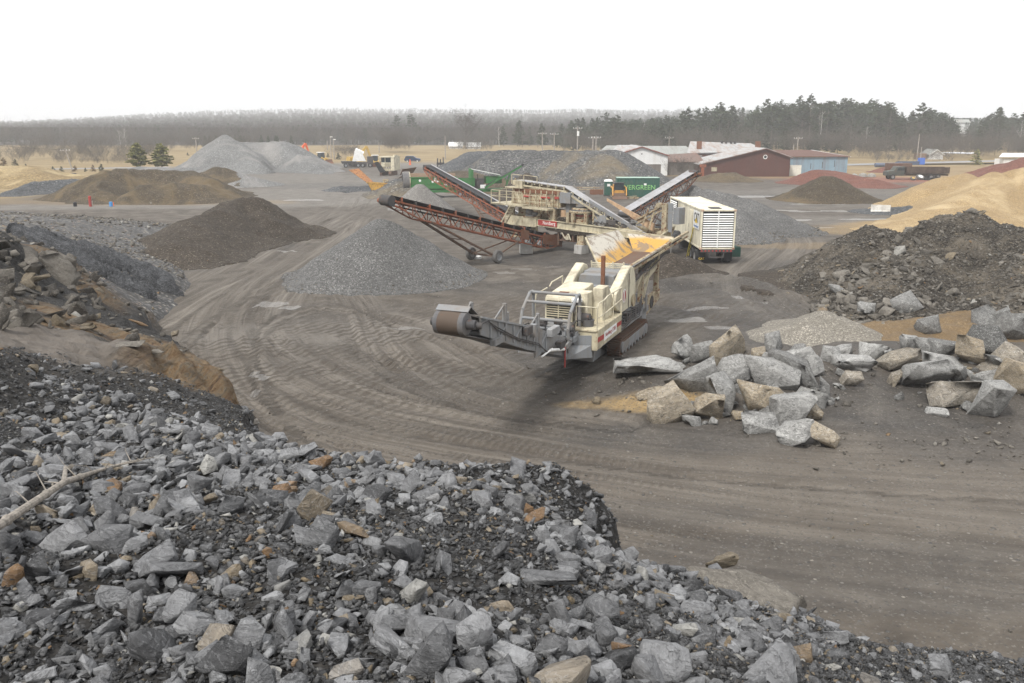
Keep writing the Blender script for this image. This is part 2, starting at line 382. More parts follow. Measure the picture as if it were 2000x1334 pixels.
# ruts at the foot of the rubble pile
for pl, wd, dep in [([(1290, 568), (1380, 556), (1460, 572), (1540, 600), (1620, 625)], .7, -.35), ([(1290, 556), (1380, 543), (1470, 556), (1560, 585)], .6, .32), ([(1260, 590), (1340, 600), (1420, 632)], .5, -.2), ([(640, 370), (740, 383), (840, 392)], .6, -.25)]:
    d, s, g = polydist(x, y, smoothline([tuple(P(a, b)[:2]) for a, b in pl])); fz = fz+dep*np.exp(-(d/wd)**2)*(1+.4*fbm(x*.8, y*.8, 3, 41))
fz = fz+np.exp(-(((x-P(1450, 750).x)/4.2)**2+((y-P(1450, 740).y)/2.4)**2))*1.25+np.exp(-(((x-P(1900, 720).x)/5)**2+((y-P(1900, 720).y)/3.5)**2))*.9

wet = np.zeros(x.shape)
def puddle(u, v, w_, d_, rot=0):
    global wet, fz
    c = P(u, v); a = R(rot); dx = x-c.x; dy = y-c.y
    if (np.abs(dx) < w_*2).any():
        X_ = (dx*math.cos(a)+dy*math.sin(a))/w_; Y_ = (-dx*math.sin(a)+dy*math.cos(a))/d_
        k = np.sqrt(X_*X_+Y_*Y_)+fbm(x/w_*1.3+u, y/d_*.9+v, 4, 6)*.8
        m_ = 1-ss(.55, 1.0, k); wet = np.maximum(wet, m_)
for a in [(535, 590, 1.7, 1.1), (505, 733, .3, .9, 35), (560, 600, .8, .8), (795, 640, 1.2, .4), (500, 765, .18, .8, 30), (1595, 398, 6, 1.8, 0), (1515, 384, 7.5, 2.0), (1560, 412, 5, 1.0, -8), (1640, 412, 4, 1.0, -8),
          (1700, 428, 5.0, .8), (1350, 625, 1.4, .6), (30, 382, 3.2, 1.2), (1530, 445, 4.5, 1), (1240, 560, .9, .3), (1000, 330, 8, 2.5), (1510, 430, 5, 1, 10),
          (1020, 525, 1.4, .6), (985, 533, .8, .5), (1075, 520, .7, .4), (1380, 600, 1.5, .4), (1460, 580, 1.2, .4, -20), (560, 490, 1.2, .4), (700, 470, 1.5, .5), (440, 790, .2, 1.0, 20), (610, 390, 5, 1.2), (1420, 640, 1, .4)]:
    puddle(*a)
fz = fz-wet*.03*near
def ground_mat():
    t = NT('yard_dirt')
    z1 = t.n('ShaderNodeSeparateXYZ'); t.l(t.attr('zone', 'Vector'), z1.inputs[0]); z2 = t.n('ShaderNodeSeparateXYZ'); t.l(t.attr('zone2', 'Vector'), z2.inputs[0])
    fl_ = t.attr('flow', 'Vector')
    big = t.noise(.09, 6, .62, dist=.8); mid = t.noise(.55, 6, .65, dist=.5); fine = t.noise(5, 5, .7)
    base = t.ramp(mid, [(.3, (.042, .035, .028)), (.5, (.092, .078, .063)), (.72, (.165, .144, .119))])
    base = t.mix(t.ramp(big, [(.35, 0), (.65, .6)]), base, (.085, .072, .060))
    # tyre-flow streaks following the roads
    s1 = t.noise(1, 5, .65, vec=t.mapping(fl_, (1.1, .035, 1)), dist=.3); s2 = t.noise(1, 4, .7, vec=t.mapping(fl_, (4.5, .07, 1)), dist=.2)
    road = t.ramp(s1, [(.32, (.062, .052, .042)), (.47, (.122, .105, .087)), (.66, (.20, .177, .149))])
    road = t.mix(t.math('MULTIPLY', t.ramp(s2, [(.45, 0), (.6, .7)]), t.attr('calm')), road, (.075, .063, .051))
    c = t.mix(t.math('MULTIPLY', z1.outputs[0], t.math('ADD', t.math('MULTIPLY', t.attr('calm'), .5), .5)), base, road)
    c = t.mix(t.math('MULTIPLY', z2.outputs[2], .75), c, t.ramp(mid, [(.3, (.15, .138, .122)), (.7, (.235, .22, .20))]))
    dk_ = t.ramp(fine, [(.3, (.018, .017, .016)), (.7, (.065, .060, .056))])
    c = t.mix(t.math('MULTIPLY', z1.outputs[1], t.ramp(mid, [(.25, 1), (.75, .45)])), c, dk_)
    c = t.mix(z2.outputs[0], c, t.ramp(mid, [(.3, (.16, .06, .04)), (.7, (.27, .13, .09))]))
    c = t.mix(z2.outputs[1], c, t.ramp(fine, [(.3, (.20, .13, .055)), (.7, (.36, .26, .13))]))
    gn = t.noise(.12, 7, .75, dist=.4); gfine = t.noise(1.6, 4, .8)
    g = t.ramp(gn, [(.3, (.15, .105, .05)), (.5, (.245, .18, .09)), (.7, (.32, .25, .14))]); g = t.mix(t.ramp(gfine, [(.4, 0), (.7, .45)]), g, (.16, .12, .06))
    c = t.mix(z1.outputs[2], c, g)
    wt2 = t.n('ShaderNodeTexWave', wave_type='BANDS', bands_direction='Y'); wt2.inputs['Scale'].default_value = 1.15; wt2.inputs['Distortion'].default_value = 2.2; wt2.inputs['Detail'].default_value = 3; wt2.inputs['Detail Scale'].default_value = 1.5
    t.l(fl_, wt2.inputs[0]); tm3 = t.ramp(t.noise(1, 3, .6, vec=t.mapping(fl_, (1.15, .07, 1)), dist=.25), [(.54, 0), (.58, 1)]); tm3 = t.math('MULTIPLY', tm3, t.attr('calm'))
    tread = t.math('MULTIPLY', t.math('MULTIPLY', wt2.outputs[1], tm3), z1.outputs[0])
    c = t.mix(t.math('MULTIPLY', t.math('MULTIPLY', t.math('MULTIPLY', t.ramp(wt2.outputs[1], [(.2, 1), (.55, 0)]), tm3), z1.outputs[0]), .55), c, (.06, .048, .038))
    t.bump(tread, .8, .07)
    # stones lying about
    v1 = t.vor(9, out=1); sp = t.n('ShaderNodeSeparateColor'); t.l(v1, sp.inputs[0]); vd = t.vor(9, out=0)
    dens = t.ramp(t.noise(.22, 5, .7), [(.40, .995), (.7, .86)])
    on = t.math('GREATER_THAN', sp.outputs[0], dens); on = t.math('MULTIPLY', on, t.ramp(vd, [(.35, 1), (.5, 0)]))
    on = t.math('MULTIPLY', on, t.math('SUBTRACT', 1.0, z1.outputs[2], True))
    c = t.mix(t.math('MULTIPLY', on, .8), c, t.ramp(sp.outputs[1], [(0, (.06, .06, .06)), (.6, (.15, .142, .13)), (1, (.27, .245, .21))]))
    v2 = t.vor(22, out=1); sp2 = t.n('ShaderNodeSeparateColor'); t.l(v2, sp2.inputs[0])
    on2 = t.math('GREATER_THAN', sp2.outputs[0], t.ramp(mid, [(.35, .95), (.65, .72)]))
    c = t.mix(t.math('MULTIPLY', t.math('MULTIPLY', on2, .55), t.math('SUBTRACT', 1.0, z1.outputs[2], True)), c, t.ramp(sp2.outputs[1], [(0, (.035, .035, .035)), (1, (.19, .175, .155))]))
    # track-grouser prints
    wv = t.n('ShaderNodeTexWave', wave_type='BANDS'); wv.inputs['Scale'].default_value = 2.1; wv.inputs['Distortion'].default_value = 4.5; wv.inputs['Detail'].default_value = 4; wv.inputs['Detail Scale'].default_value = .9
    t.l(t.mapping(t.co(), (.25, 1.35, 1), (0, 0, .12)), wv.inputs[0])
    wm = t.ramp(t.noise(.28, 4, .6, vec=t.mapping(t.co(), (.7, 1.6, 1))), [(.42, 0), (.5, 1)])
    wh = t.math('MULTIPLY', wv.outputs[1], wm)
    nearm = t.attr('near')
    c = t.mix(t.math('MULTIPLY', t.math('MULTIPLY', t.ramp(wv.outputs[1], [(.2, 1), (.6, 0)]), wm), t.math('MULTIPLY', nearm, .75)), c, (.06, .048, .037))
    t.bump(t.math('MULTIPLY', wh, nearm), .9, .06)
    t.bump(t.math('MULTIPLY', s2, z1.outputs[0]), .8, .08)
    t.bump(mid, .8, .2); t.bump(fine, .8, .05); t.bump(on, .8, .05)
    wt = t.ramp(t.math('ADD', t.attr('wet'), t.math('MULTIPLY', t.math('SUBTRACT', mid, .5), .7)), [(.34, 0), (.58, 1)])
    c = t.mix(t.math('MULTIPLY', wt, .45), c, (.21, .197, .18))
    c = t.mix(t.attr('woods'), c, t.ramp(mid, [(.3, (.04, .035, .03)), (.7, (.085, .076, .066))]))
    rg = t.math('SUBTRACT', t.math('SUBTRACT', .86, t.math('MULTIPLY', z1.outputs[1], .2)), t.math('MULTIPLY', wt, .5))
    return t.base(c, rg)
nearf = np.exp(-(((x-P(700, 700).x)/11)**2+((y-38)/9)**2))+np.exp(-(((x-8)/8)**2+((y-48)/6)**2))*.8
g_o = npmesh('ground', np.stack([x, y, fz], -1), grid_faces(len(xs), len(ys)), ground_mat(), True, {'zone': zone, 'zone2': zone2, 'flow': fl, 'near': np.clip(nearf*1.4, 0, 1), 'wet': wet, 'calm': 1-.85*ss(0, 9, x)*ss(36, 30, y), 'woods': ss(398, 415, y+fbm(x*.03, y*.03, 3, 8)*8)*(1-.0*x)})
tag(g_o, kind='structure')

# ---- quarry bank: a solid hill with a broken lip, the photographer stands on it
CP = [(-200, 1334, 7.6), (0, 1334, 7.5), (500, 1334, 7.5), (1000, 1334, 7.3), (1300, 1334, 6.8), (1600, 1334, 5.7), (1850, 1334, 3.6), (2050, 1334, 1.6), (2300, 1334, .5),
      (485, 850, 5.5), (610, 890, 5.9), (750, 905, 6.1), (900, 906, 6.2), (1080, 912, 6.1), (1150, 950, 5.8), (1195, 1000, 5.3), (1190, 1072, 5.3), (1230, 1095, 5.0), (1330, 1115, 4.5),
      (1480, 1150, 3.7), (1560, 1215, 3.0), (1760, 1262, 1.7), (2000, 1300, .5), (1680, 1245, 2.3), (100, 900, 6.8), (600, 1000, 6.85), (300, 1100, 7.2), (900, 1000, 6.75), (900, 1150, 7.1), (1200, 1200, 6.2),
      (1400, 1250, 5.5), (1100, 1040, 6.2), (0, 800, 6.6), (200, 800, 6.2), (300, 850, 6.25), (150, 720, 6.0), (0, 700, 6.2),
      (330, 755, 5.0), (440, 820, 5.45), (330, 700, 4.5), (340, 652, 3.1), (400, 700, 2.7), (450, 760, 2.7), (480, 830, 3.0), (230, 650, 4.1), (100, 640, 4.9), (0, 640, 5.6), (-200, 640, 7),
      (250, 600, 1.2), (330, 600, .2), (200, 560, 2.0), (150, 520, 3.4), (100, 560, 3.3), (80, 480, 4.6), (0, 470, 5.8), (0, 600, 5.4), (100, 610, 4.3), (200, 625, 2.7), (-200, 450, 7), (-300, 560, 8),
      (320, 575, .3), (65, 458, 4.0), (200, 500, 2.4), (200, 455, 1.6), (100, 430, 2.2), (0, 432, 3.6), (300, 500, .6), (350, 470, .2), (0, 412, 1.0), (200, 425, .7), (340, 440, .3), (-250, 420, 3), (-200, 405, 1),
      (50, 850, 6.75), (700, 1100, 7.15), (1300, 1150, 5.5)]
CW = [P(*c) for c in CP]
CW += [Vector(q) for q in [(-10, 0, 9.6), (0, 0, 8.2), (7, 0, 6.8), (12, 2, 2.4), (-12, 6, 8.6), (-25, 10, 8.5), (-32, 25, 8), (0, -10, 9), (12, -8, 4), (-20, -8, 10), (-45, 30, 8), (-60, 60, 4), (-70, 90, 1), (18, -4, .5)]]
cp = np.array([tuple(c) for c in CW])
def tps(cp, lam=.02):
    n = len(cp); d = np.hypot(cp[:, None, 0]-cp[None, :, 0], cp[:, None, 1]-cp[None, :, 1]); K = d+np.eye(n)*lam
    A = np.zeros((n+3, n+3)); A[:n, :n] = K; A[:n, n] = 1; A[:n, n+1:] = cp[:, :2]; A[n, :n] = 1; A[n+1:, :n] = cp[:, :2].T
    wv = np.linalg.solve(A, np.concatenate([cp[:, 2], [0, 0, 0]]))
    def ev(x, y):
        x = np.asarray(x, float); y = np.asarray(y, float); r = wv[n]+wv[n+1]*x+wv[n+2]*y
        for i in range(n): r = r+wv[i]*np.hypot(x-cp[i, 0], y-cp[i, 1])
        return r
    return ev
btps = tps(cp)
LIP = [(2300, 1334, .5), (2000, 1302, .45), (1760, 1262, 1.7), (1680, 1245, 2.3), (1560, 1215, 3.0), (1480, 1150, 3.7), (1330, 1112, 4.5), (1230, 1092, 5.0), (1190, 1072, 5.3), (1197, 1000, 5.3), (1150, 945, 5.8), (1080, 910, 6.1), (900, 904, 6.2),
       (750, 903, 6.1), (610, 888, 5.9), (500, 852, 5.5), (483, 838, 3.3), (450, 760, 2.7), (400, 700, 2.7), (340, 652, 3.1), (245, 632, 3.6), (300, 615, .2), (335, 590, .05), (352, 560, 0), (330, 510, .0), (370, 470, 0), (430, 435, 0), (330, 415, 0), (200, 408, .1), (0, 405, .2), (-200, 402, 0)]
lipw = [P(*q) for q in LIP]; BP = [(q.x, q.y) for q in lipw]+[(-90, 112), (-90, -30), (22, -30), (22, 8)]
def bankz(x, y, noise=True):
    x = np.asarray(x, float); y = np.asarray(y, float)
    ins = inside(x, y, BP); d, s, g = polydist(x, y, BP, True)
    jag = fbm(x*1.1, y*1.1, 4, 51)*.35+fbm(x*.35, y*.35, 3, 52)*.5
    sd = np.where(ins, d, -d)+jag*.55
    z = btps(x, y)
    soft = ss(-8, -14, x)*ss(42, 48, y)          # gentle toe by the mats and the far slope
    soft = np.maximum(soft, ss(9, 13, x)*ss(20, 10, y))
    drop = np.clip(-sd, 0, None)
    steep = 2.6*(1-soft)+.35*soft
    z = z-drop*steep-np.where(drop > 0, .15*(1-soft), 0)
    if noise:
        outc = np.exp(-(((x+21)/7)**2+((y-33)/9)**2))
        z = z+fbm(x*.5, y*.5, 4, 55)*.30*(.5+outc*2.2)+fbm(x*2.2, y*2.2, 4, 57)*.09+outc*np.abs(fbm(x*.45, y*.45, 3, 58))*1.2*(d > 1.5)
        face = np.exp(-(((x+8.2)/2.6)**2+((y-20)/6)**2))
        lay = fbm(x*.9+y*.5, y*.28-x*.3, 3, 59); z = z+face*(lay*.25+np.round(lay*7)*.10+fbm(x*3, y*1.2, 3, 60)*.12)
    return z
bx = np.array(sorted(geo(-13, -88, .13, 1.05, .9)+list(np.arange(-13, 13, .085))+geo(13, 22, .13)))
by = np.array(sorted(geo(1.5, -28, .13, 1.2, 3)+list(np.arange(1.5, 15, .085))+list(np.arange(15, 32, .13))+geo(32, 112, .16, 1.03, .8)))
XX, YY = np.meshgrid(bx, by); X = XX.ravel(); Y = YY.ravel(); Z = bankz(X, Y)
def bblob(u, v, z, ru, rv, rot=0, sh=.45):
    c = P(u, v, z); a = R(rot); dx = X-c.x; dy = Y-c.y
    A = (dx*math.cos(a)+dy*math.sin(a))/ru; B = (-dx*math.sin(a)+dy*math.cos(a))/rv
    return 1-ss(.6, 1.1, np.sqrt(A*A+B*B)+fbm(X*.6+u, Y*.6+v, 4, 6)*sh)
bo = np.maximum.reduce([bblob(445, 770, 3.2, 1.6, 8.5, 3, .3), bblob(360, 690, 3.6, 1.5, 4, 10, .3), bblob(265, 650, 4, 3, 2.2), bblob(215, 575, 1.8, 2.6, 2.4), bblob(160, 560, 3, 2.5, 2.5, 0)*.6, bblob(110, 640, 4.8, 3.2, .8)*.8, bblob(90, 500, 4.4, 3, 3.5)*.8])
bp = np.maximum.reduce([bblob(10, 655, 5.8, 2.2, 4.5), bblob(-150, 680, 6.2, 4, 5), bblob(50, 642, 5.3, 1.3, 2)])
bgr = ss(38, 46, Y)*ss(-10, -14, X); bgr = np.maximum(bgr, bblob(200, 408, .3, 40, 4.0)*0)
bl = np.exp(-((Y-P(100, 407, .2).y)/5.0)**2)*ss(-20, -30, X)
def bank_mat():
    t = NT('quarry_bank_rock'); z1 = t.n('ShaderNodeSeparateXYZ'); t.l(t.attr('zone', 'Vector'), z1.inputs[0])
    mid = t.noise(.8, 6, .65, dist=.4); fine = t.noise(9, 6, .75)
    v1 = t.vor(16, out=1); sp = t.n('ShaderNodeSeparateColor'); t.l(v1, sp.inputs[0]); vd = t.vor(16, out=0)
    dirt = t.ramp(fine, [(.3, (.007, .007, .0065)), (.55, (.022, .020, .018)), (.75, (.065, .060, .054))])
    peb = t.ramp(sp.outputs[0], [(0, (.035, .035, .036)), (.6, (.10, .10, .105)), (.9, (.20, .20, .205)), (1, (.34, .32, .29))])
    c = t.mix(t.ramp(vd, [(.2, .35), (.5, 0)]), dirt, peb)
    geo_ = t.n('ShaderNodeNewGeometry')
    st = t.noise(1, 7, .7, vec=t.mapping(t.co(), (5.2, .5, 4.0), (0, 0, -.42)), dist=1.2)
    och = t.ramp(st, [(.30, (.03, .022, .016)), (.40, (.15, .09, .045)), (.50, (.215, .15, .085)), (.6, (.14, .115, .085)), (.72, (.30, .225, .135))])
    och = t.mix(t.ramp(mid, [(.6, 0), (.72, .7)]), och, (.20, .09, .035))
    c = t.mix(z1.outputs[0], c, och)
    c = t.mix(z1.outputs[1], c, t.ramp(mid, [(.3, (.085, .073, .061)), (.7, (.15, .131, .113))]))
    v3 = t.vor(4.5, out=1); s3 = t.n('ShaderNodeSeparateColor'); t.l(v3, s3.inputs[0]); v3d = t.vor(4.5, out=0)
    gcol = t.ramp(s3.outputs[0], [(0, (.06, .06, .063)), (.55, (.13, .13, .13)), (.8, (.22, .215, .205)), (.95, (.40, .37, .32)), (1, (.30, .17, .10))])
    gcol = t.mix(t.ramp(v3d, [(.3, 0), (.6, .8)]), gcol, (.045, .043, .042))
    gcol = t.mix(t.ramp(t.noise(.25, 5, .65), [(.4, 0), (.65, .7)]), gcol, (.07, .066, .062))
    c = t.mix(z1.outputs[2], c, gcol)
    c = t.mix(t.attr('lane'), c, t.ramp(mid, [(.3, (.17, .155, .135)), (.7, (.25, .235, .21))]))
    t.bump(mid, .5, .2); t.bump(vd, .25, .03); t.bump(v3d, .5, .1); t.bump(fine, .8, .03); t.bump(t.math('MULTIPLY', st, z1.outputs[0]), 1, .25)
    return t.base(c, .88)
bF = grid_faces(len(bx), len(by)); keep = (Z[bF] > -.5).any(1)
bF = bF[keep]; used = np.unique(bF); remap = np.full(len(X), -1); remap[used] = np.arange(len(used))
Zc = np.maximum(Z, -.6)
b_o = npmesh('quarry_bank', np.stack([X, Y, Zc], -1)[used], remap[bF], bank_mat(), True, {'zone': np.stack([bo, bp, bgr], -1)[used], 'lane': np.clip(bl, 0, 1)[used]})
tag(b_o, kind='structure')
# ------------------------------------------------------------------ heaps of loose material (each one a thing)
def pile(name, label, mat, ridges, step=.3, cat='pile', noise=.12, nl=1.0, flare=.25, group=None, seed=1, warp=.15, zb=0.0, hole=None):
    """ridges: (x1,y1,h1,x2,y2,h2,slope,round)"""
    rr = max((max(h1, h2)/s+2) for _, _, h1, _, _, h2, s, _ in ridges)
    x0 = min(min(r[0], r[3]) for r in ridges)-rr*1.3; x1 = max(max(r[0], r[3]) for r in ridges)+rr*1.3
    y0 = min(min(r[1], r[4]) for r in ridges)-rr*1.3; y1 = max(max(r[1], r[4]) for r in ridges)+rr*1.3
    ax = np.arange(x0, x1, step); ay = np.arange(y0, y1, step); XX, YY = np.meshgrid(ax, ay); X = XX.ravel(); Y = YY.ravel(); Z = np.full(X.shape, -9.)
    wl = rr*.45
    wx = X+fbm(X/wl+seed, Y/wl, 3, seed)*rr*warp; wy = Y+fbm(X/wl, Y/wl+seed, 3, seed+5)*rr*warp
    for a, b, h1, c, d, h2, s, r0 in ridges:
        dx, dy = c-a, d-b; L2 = dx*dx+dy*dy+1e-9; t = np.clip(((wx-a)*dx+(wy-b)*dy)/L2, 0, 1)
        ds = np.hypot(wx-a-t*dx, wy-b-t*dy); z = h1+(h2-h1)*t-s*(np.sqrt(ds*ds+r0*r0)-r0)
        Z = np.maximum(Z, z)
    Z = flare*np.log1p(np.exp(np.clip(Z/flare, -30, 30)))
    am = np.clip(Z/.6, 0, 1)
    Z = Z+am*(fbm(X/nl, Y/nl, 5, seed+9)*noise+fbm(X*3/nl, Y*3/nl, 3, seed+12)*noise*.35)
    if hole:
        for hx, hy, hr, hd in hole: Z = Z-hd*np.exp(-(((X-hx)**2+(Y-hy)**2)/hr**2))*am
    Fc = grid_faces(len(ax), len(ay)); lim = flare*.18; Fc = Fc[(Z[Fc] > lim).any(1)]
    us = np.unique(Fc); rm = np.full(len(X), -1); rm[us] = np.arange(len(us))
    base = gz(X, Y)+zb
    Z = np.where(Z <= lim, -.25, Z)+base
    o = npmesh(name, np.stack([X, Y, Z], -1)[us], rm[Fc], mat, True)
    return tag(o, label, cat, group)
def pk(u, v, Y):                             # peak seen at pixel (u,v) at distance Y -> x,y,height
    q = PY(u, v, Y); return q.x, q.y, q.z-float(gz(q.x, q.y))
def cone(u, v, Y, s=.66, r0=.25):
    a = pk(u, v, Y); return (a[0], a[1], a[2], a[0]+.01, a[1], a[2], s, r0)
def ridge(p, q, s=.66, r0=.4):
    a = pk(*p); b = pk(*q); return a+b+(s, r0)
G_grey = gravel('crushed_grey_gravel', (.075, .074, .072), (.19, .186, .18), .07, pscale=.18)
G_fine = gravel('fine_grey_stone', (.15, .142, .132), (.25, .238, .222), .07, pscale=.3, bump=.4)
G_bigpile = gravel('pale_grey_stone_dust', (.12, .12, .118), (.20, .20, .195), .16, patch=(.26, .245, .23), pscale=.07, bump=.4)
G_soil = gravel('brown_loam', (.040, .030, .019), (.10, .076, .048), .10, patch=(.135, .098, .052), pscale=.12, bump=.6, light=(.26, .23, .18))
G_soil2 = gravel('dark_brown_soil', (.030, .023, .017), (.078, .062, .046), .09, pscale=.15, bump=.6, light=(.24, .21, .17))
G_rub = gravel('rubble_fines', (.022, .018, .014), (.085, .073, .058), .13, patch=(.13, .11, .085), pscale=.3, bump=.9, light=(.22, .21, .19))
G_dark = gravel('dark_broken_stone', (.05, .052, .055), (.13, .135, .14), .20, pscale=.12, light=(.34, .33, .31))
G_coarse = gravel('coarse_quarry_stone', (.045, .045, .045), (.145, .145, .143), .26, patch=(.17, .135, .085), pscale=.11, light=(.40, .38, .34))
G_sand = gravel('yellow_sand', (.29, .20, .10), (.375, .275, .145), .10, patch=(.45, .35, .21), pscale=.1, bump=.25, light=(.48, .38, .23))
G_red = gravel('crushed_red_brick', (.12, .045, .033), (.195, .085, .06), .12, pscale=.12, bump=.3, light=(.36, .16, .11))
G_grass = gravel('dry_tan_grass', (.19, .13, .055), (.28, .205, .10), .3, patch=(.44, .35, .20), pscale=.09, bump=.4, light=(.42, .33, .18))
G_ochre = gravel('ochre_sandy_soil', (.15, .10, .05), (.22, .155, .085), .05, patch=(.12, .09, .06), pscale=.9, bump=.4, light=(.28, .21, .13))
G_pea = gravel('pea_gravel', (.16, .145, .12), (.30, .275, .235), .06, pscale=.5, bump=.5)
# far grey stockpile with pushed ramp
a = pk(440, 265, 205)
pile('stone_stockpile', 'tallest pale grey stone stockpile with pointed peak and pushed ramp, far left', G_bigpile,
     [(a[0], a[1], a[2], a[0]+.1, a[1], a[2], .62, 1.0), ridge((470, 279, 212), (550, 277, 214), .55, 2.0), ridge((545, 278, 213), (575, 300, 205), .6, 1), ridge((452, 272, 206), (520, 322, 192), .5, 1.2)], .45, noise=.55, nl=5, seed=3, flare=.35, warp=.1,
     hole=[(gx(548, 197), 197, 3.4, 2.8), (gx(560, 190), 190, 3.2, 2.2), (gx(540, 203), 203, 3.0, 1.6)])
pile('stone_stockpile', 'lower grey stockpile sloping down beside the tall peaked one', G_bigpile, [ridge((590, 302, 200), (612, 306, 198), .6, 1), ridge((600, 304, 200), (632, 334, 190), .5, 1.0)], .45, noise=.35, nl=3, seed=4, warp=.1)
pile('gravel_bank', 'long low blue-grey gravel bank below the tall peaked stockpile', G_bigpile, [ridge((260, 326, 165), (400, 325, 160), .45, 1), ridge((400, 325, 160), (470, 340, 152), .4, 1)], .45, noise=.3, nl=3, seed=5)
pile('soil_pile', 'small ochre brown soil heap at the foot of the tall grey stockpile', G_soil, [ridge((420, 326, 152), (440, 329, 152), .55, .6)], .35, noise=.3, nl=2, seed=6)
pile('soil_mound', 'broad flat-topped brown soil mound behind the red standpipe', G_soil, [ridge((200, 334, 125), (235, 331, 128), .62, .8), ridge((235, 331, 130), (370, 333, 131), .62, 1.0), ridge((370, 333, 131), (405, 350, 126), .5, 1.0), ridge((205, 337, 125), (200, 375, 119), .45, 1.0), ridge((300, 358, 120), (380, 359, 121), .5, 1.2), ridge((400, 355, 125), (440, 385, 119), .45, 1)], .28, noise=.5, nl=2.2, seed=7, warp=.12)
pile('stone_pile', 'dark grey broken stone pile between tan grass bank and brown mound', G_dark, [ridge((70, 354, 136), (150, 351, 138), .6, .8), ridge((70, 354, 136), (30, 372, 130), .5, .8)], .3, noise=.3, nl=1.5, seed=8)
pile('grass_bank', 'dry tan grass bank at the left edge of the yard', G_grass, [ridge((-260, 318, 158), (20, 325, 158), .3, 5), ridge((20, 325, 158), (110, 345, 152), .28, 4)], .6, noise=.3, nl=6, seed=9, cat='bank')
pile('soil_pile', 'dark brown soil heap curving beside the haul road, left foreground yard', G_soil2, [ridge((470, 388, 82), (503, 385, 82), .66, .7), ridge((470, 388, 82), (385, 428, 74), .62, .8), ridge((385, 428, 74), (330, 470, 66), .4, 1)], .17, noise=.22, nl=1.1, seed=10, warp=.12)
pile('gravel_pile', 'large grey gravel cone under the lower orange conveyor', G_grey, [cone(742, 428, 58.6, .67, .5), ridge((742, 430, 58.6), (775, 448, 59.6), .66, .6), ridge((742, 432, 58.4), (706, 458, 57.2), .68, .6)], .11, noise=.16, nl=1.2, seed=11, warp=.08, flare=.2)
pile('gravel_pile', 'smooth brown-grey cone under the upper orange conveyor', G_fine, [cone(820, 357, 108, .85, .25)], .16, noise=.08, nl=2, seed=12, warp=.04, flare=.1)
pile('gravel_pile', 'low dark gravel heap left of the yellow hopper', G_dark, [ridge((672, 364, 140), (715, 363, 141), .4, 1.2)], .25, noise=.25, nl=1.2, seed=13)
pile('gravel_pile', 'grey and tan heap between yellow hopper and trommel drum', G_coarse, [ridge((775, 350, 132), (790, 352, 126), .6, .8)], .25, noise=.25, nl=1.2, seed=14)
pile('stone_stockpile', 'long flat-topped coarse stone stockpile with tan streaks behind the trommel', G_coarse, [ridge((975, 294, 166), (1200, 293, 166), .62, 1.2), ridge((1200, 293, 166), (1212, 296, 163), .62, 1.2), ridge((1000, 296, 166), (1180, 296, 160), .62, 1.2)], .35, noise=.26, nl=1.8, seed=15, warp=.02)
pile('stone_stockpile', 'near-black stockpile end left of the long coarse stockpile', G_dark, [ridge((925, 296, 176), (975, 293, 178), .55, 1.2), ridge((925, 297, 176), (885, 322, 168), .45, 1.2)], .4, noise=.3, nl=2.5, seed=16, warp=.05)
pile('soil_pile', 'low brown grassy heap behind the green trommel', G_soil, [ridge((840, 338, 150), (900, 332, 150), .35, 1.6), ridge((900, 332, 150), (960, 345, 140), .35, 1.6)], .4, noise=.2, nl=2, seed=17)
pile('soil_pile', 'small pointed brown heap under the green conveyor tip', G_soil2, [cone(1027, 337, 122, .75, .3)], .2, noise=.08, nl=1.5, seed=18, warp=.05)
pile('gravel_pile', 'grey gravel heap under the head of the right-hand conveyor', G_grey, [cone(1352, 360, 92, .66, .4), ridge((1352, 360, 92), (1400, 386, 86), .66, .5), ridge((1375, 370, 95), (1460, 387, 91), .66, .5), ridge((1460, 387, 91), (1530, 425, 84), .5, .6), ridge((1400, 386, 86), (1430, 415, 80), .6, .5)], .16, noise=.2, nl=1.1, seed=19, warp=.06)
pile('soil_pile', 'dark brown soil cone in the right-hand yard before the red heap', G_soil, [ridge((1612, 344, 122), (1626, 344, 122), .56, .8)], .22, noise=.2, nl=1.3, seed=20, warp=.1)
pile('brick_pile', 'crushed red brick heap in front of the blue shed', G_red, [ridge((1600, 332, 158), (1625, 333, 160), .42, 1), ridge((1625, 333, 160), (1700, 350, 150), .3, 1)], .35, noise=.2, nl=2, seed=21)
pile('brick_pile', 'low red heap behind the old dark truck', G_red, [ridge((1735, 326, 195), (1765, 325, 195), .4, 1)], .45, noise=.25, nl=2, seed=22)
pile('brick_pile', 'high red crushed brick heap behind the sand at the right edge', G_red, [ridge((1905, 338, 150), (2010, 306, 150), .42, 1.2), ridge((2010, 306, 150), (2200, 295, 150), .4, 1.2), ridge((1925, 334, 150), (1880, 352, 140), .4, 1)], .4, noise=.25, nl=2, seed=23)
pile('sand_pile', 'yellow sand heap with a rounded top behind the rubble heap', G_sand, [ridge((1845, 345, 112), (1885, 340, 112), .6, 1.2), ridge((1845, 345, 112), (1805, 366, 107), .62, 1.0), ridge((1885, 340, 112), (1905, 360, 103), .6, .8)], .22, noise=.22, nl=2.2, seed=24, warp=.07)
pile('sand_pile', 'largest yellow sand heap rising out of the right edge', G_sand, [ridge((1950, 340, 106), (2130, 292, 104), .60, .5), ridge((1945, 337, 106), (1850, 398, 92), .5, 1), ridge((2130, 292, 104), (2300, 280, 100), .5, 1)], .22, noise=.25, nl=2.6, seed=25, warp=.06)
pile('sand_pile', 'low sand heap spreading in front of the larger sand heaps', G_sand, [ridge((1830, 410, 90), (1900, 400, 86), .4, 1.2), ridge((1830, 410, 90), (1770, 437, 84), .35, 1.2)], .2, noise=.15, nl=2, seed=26)
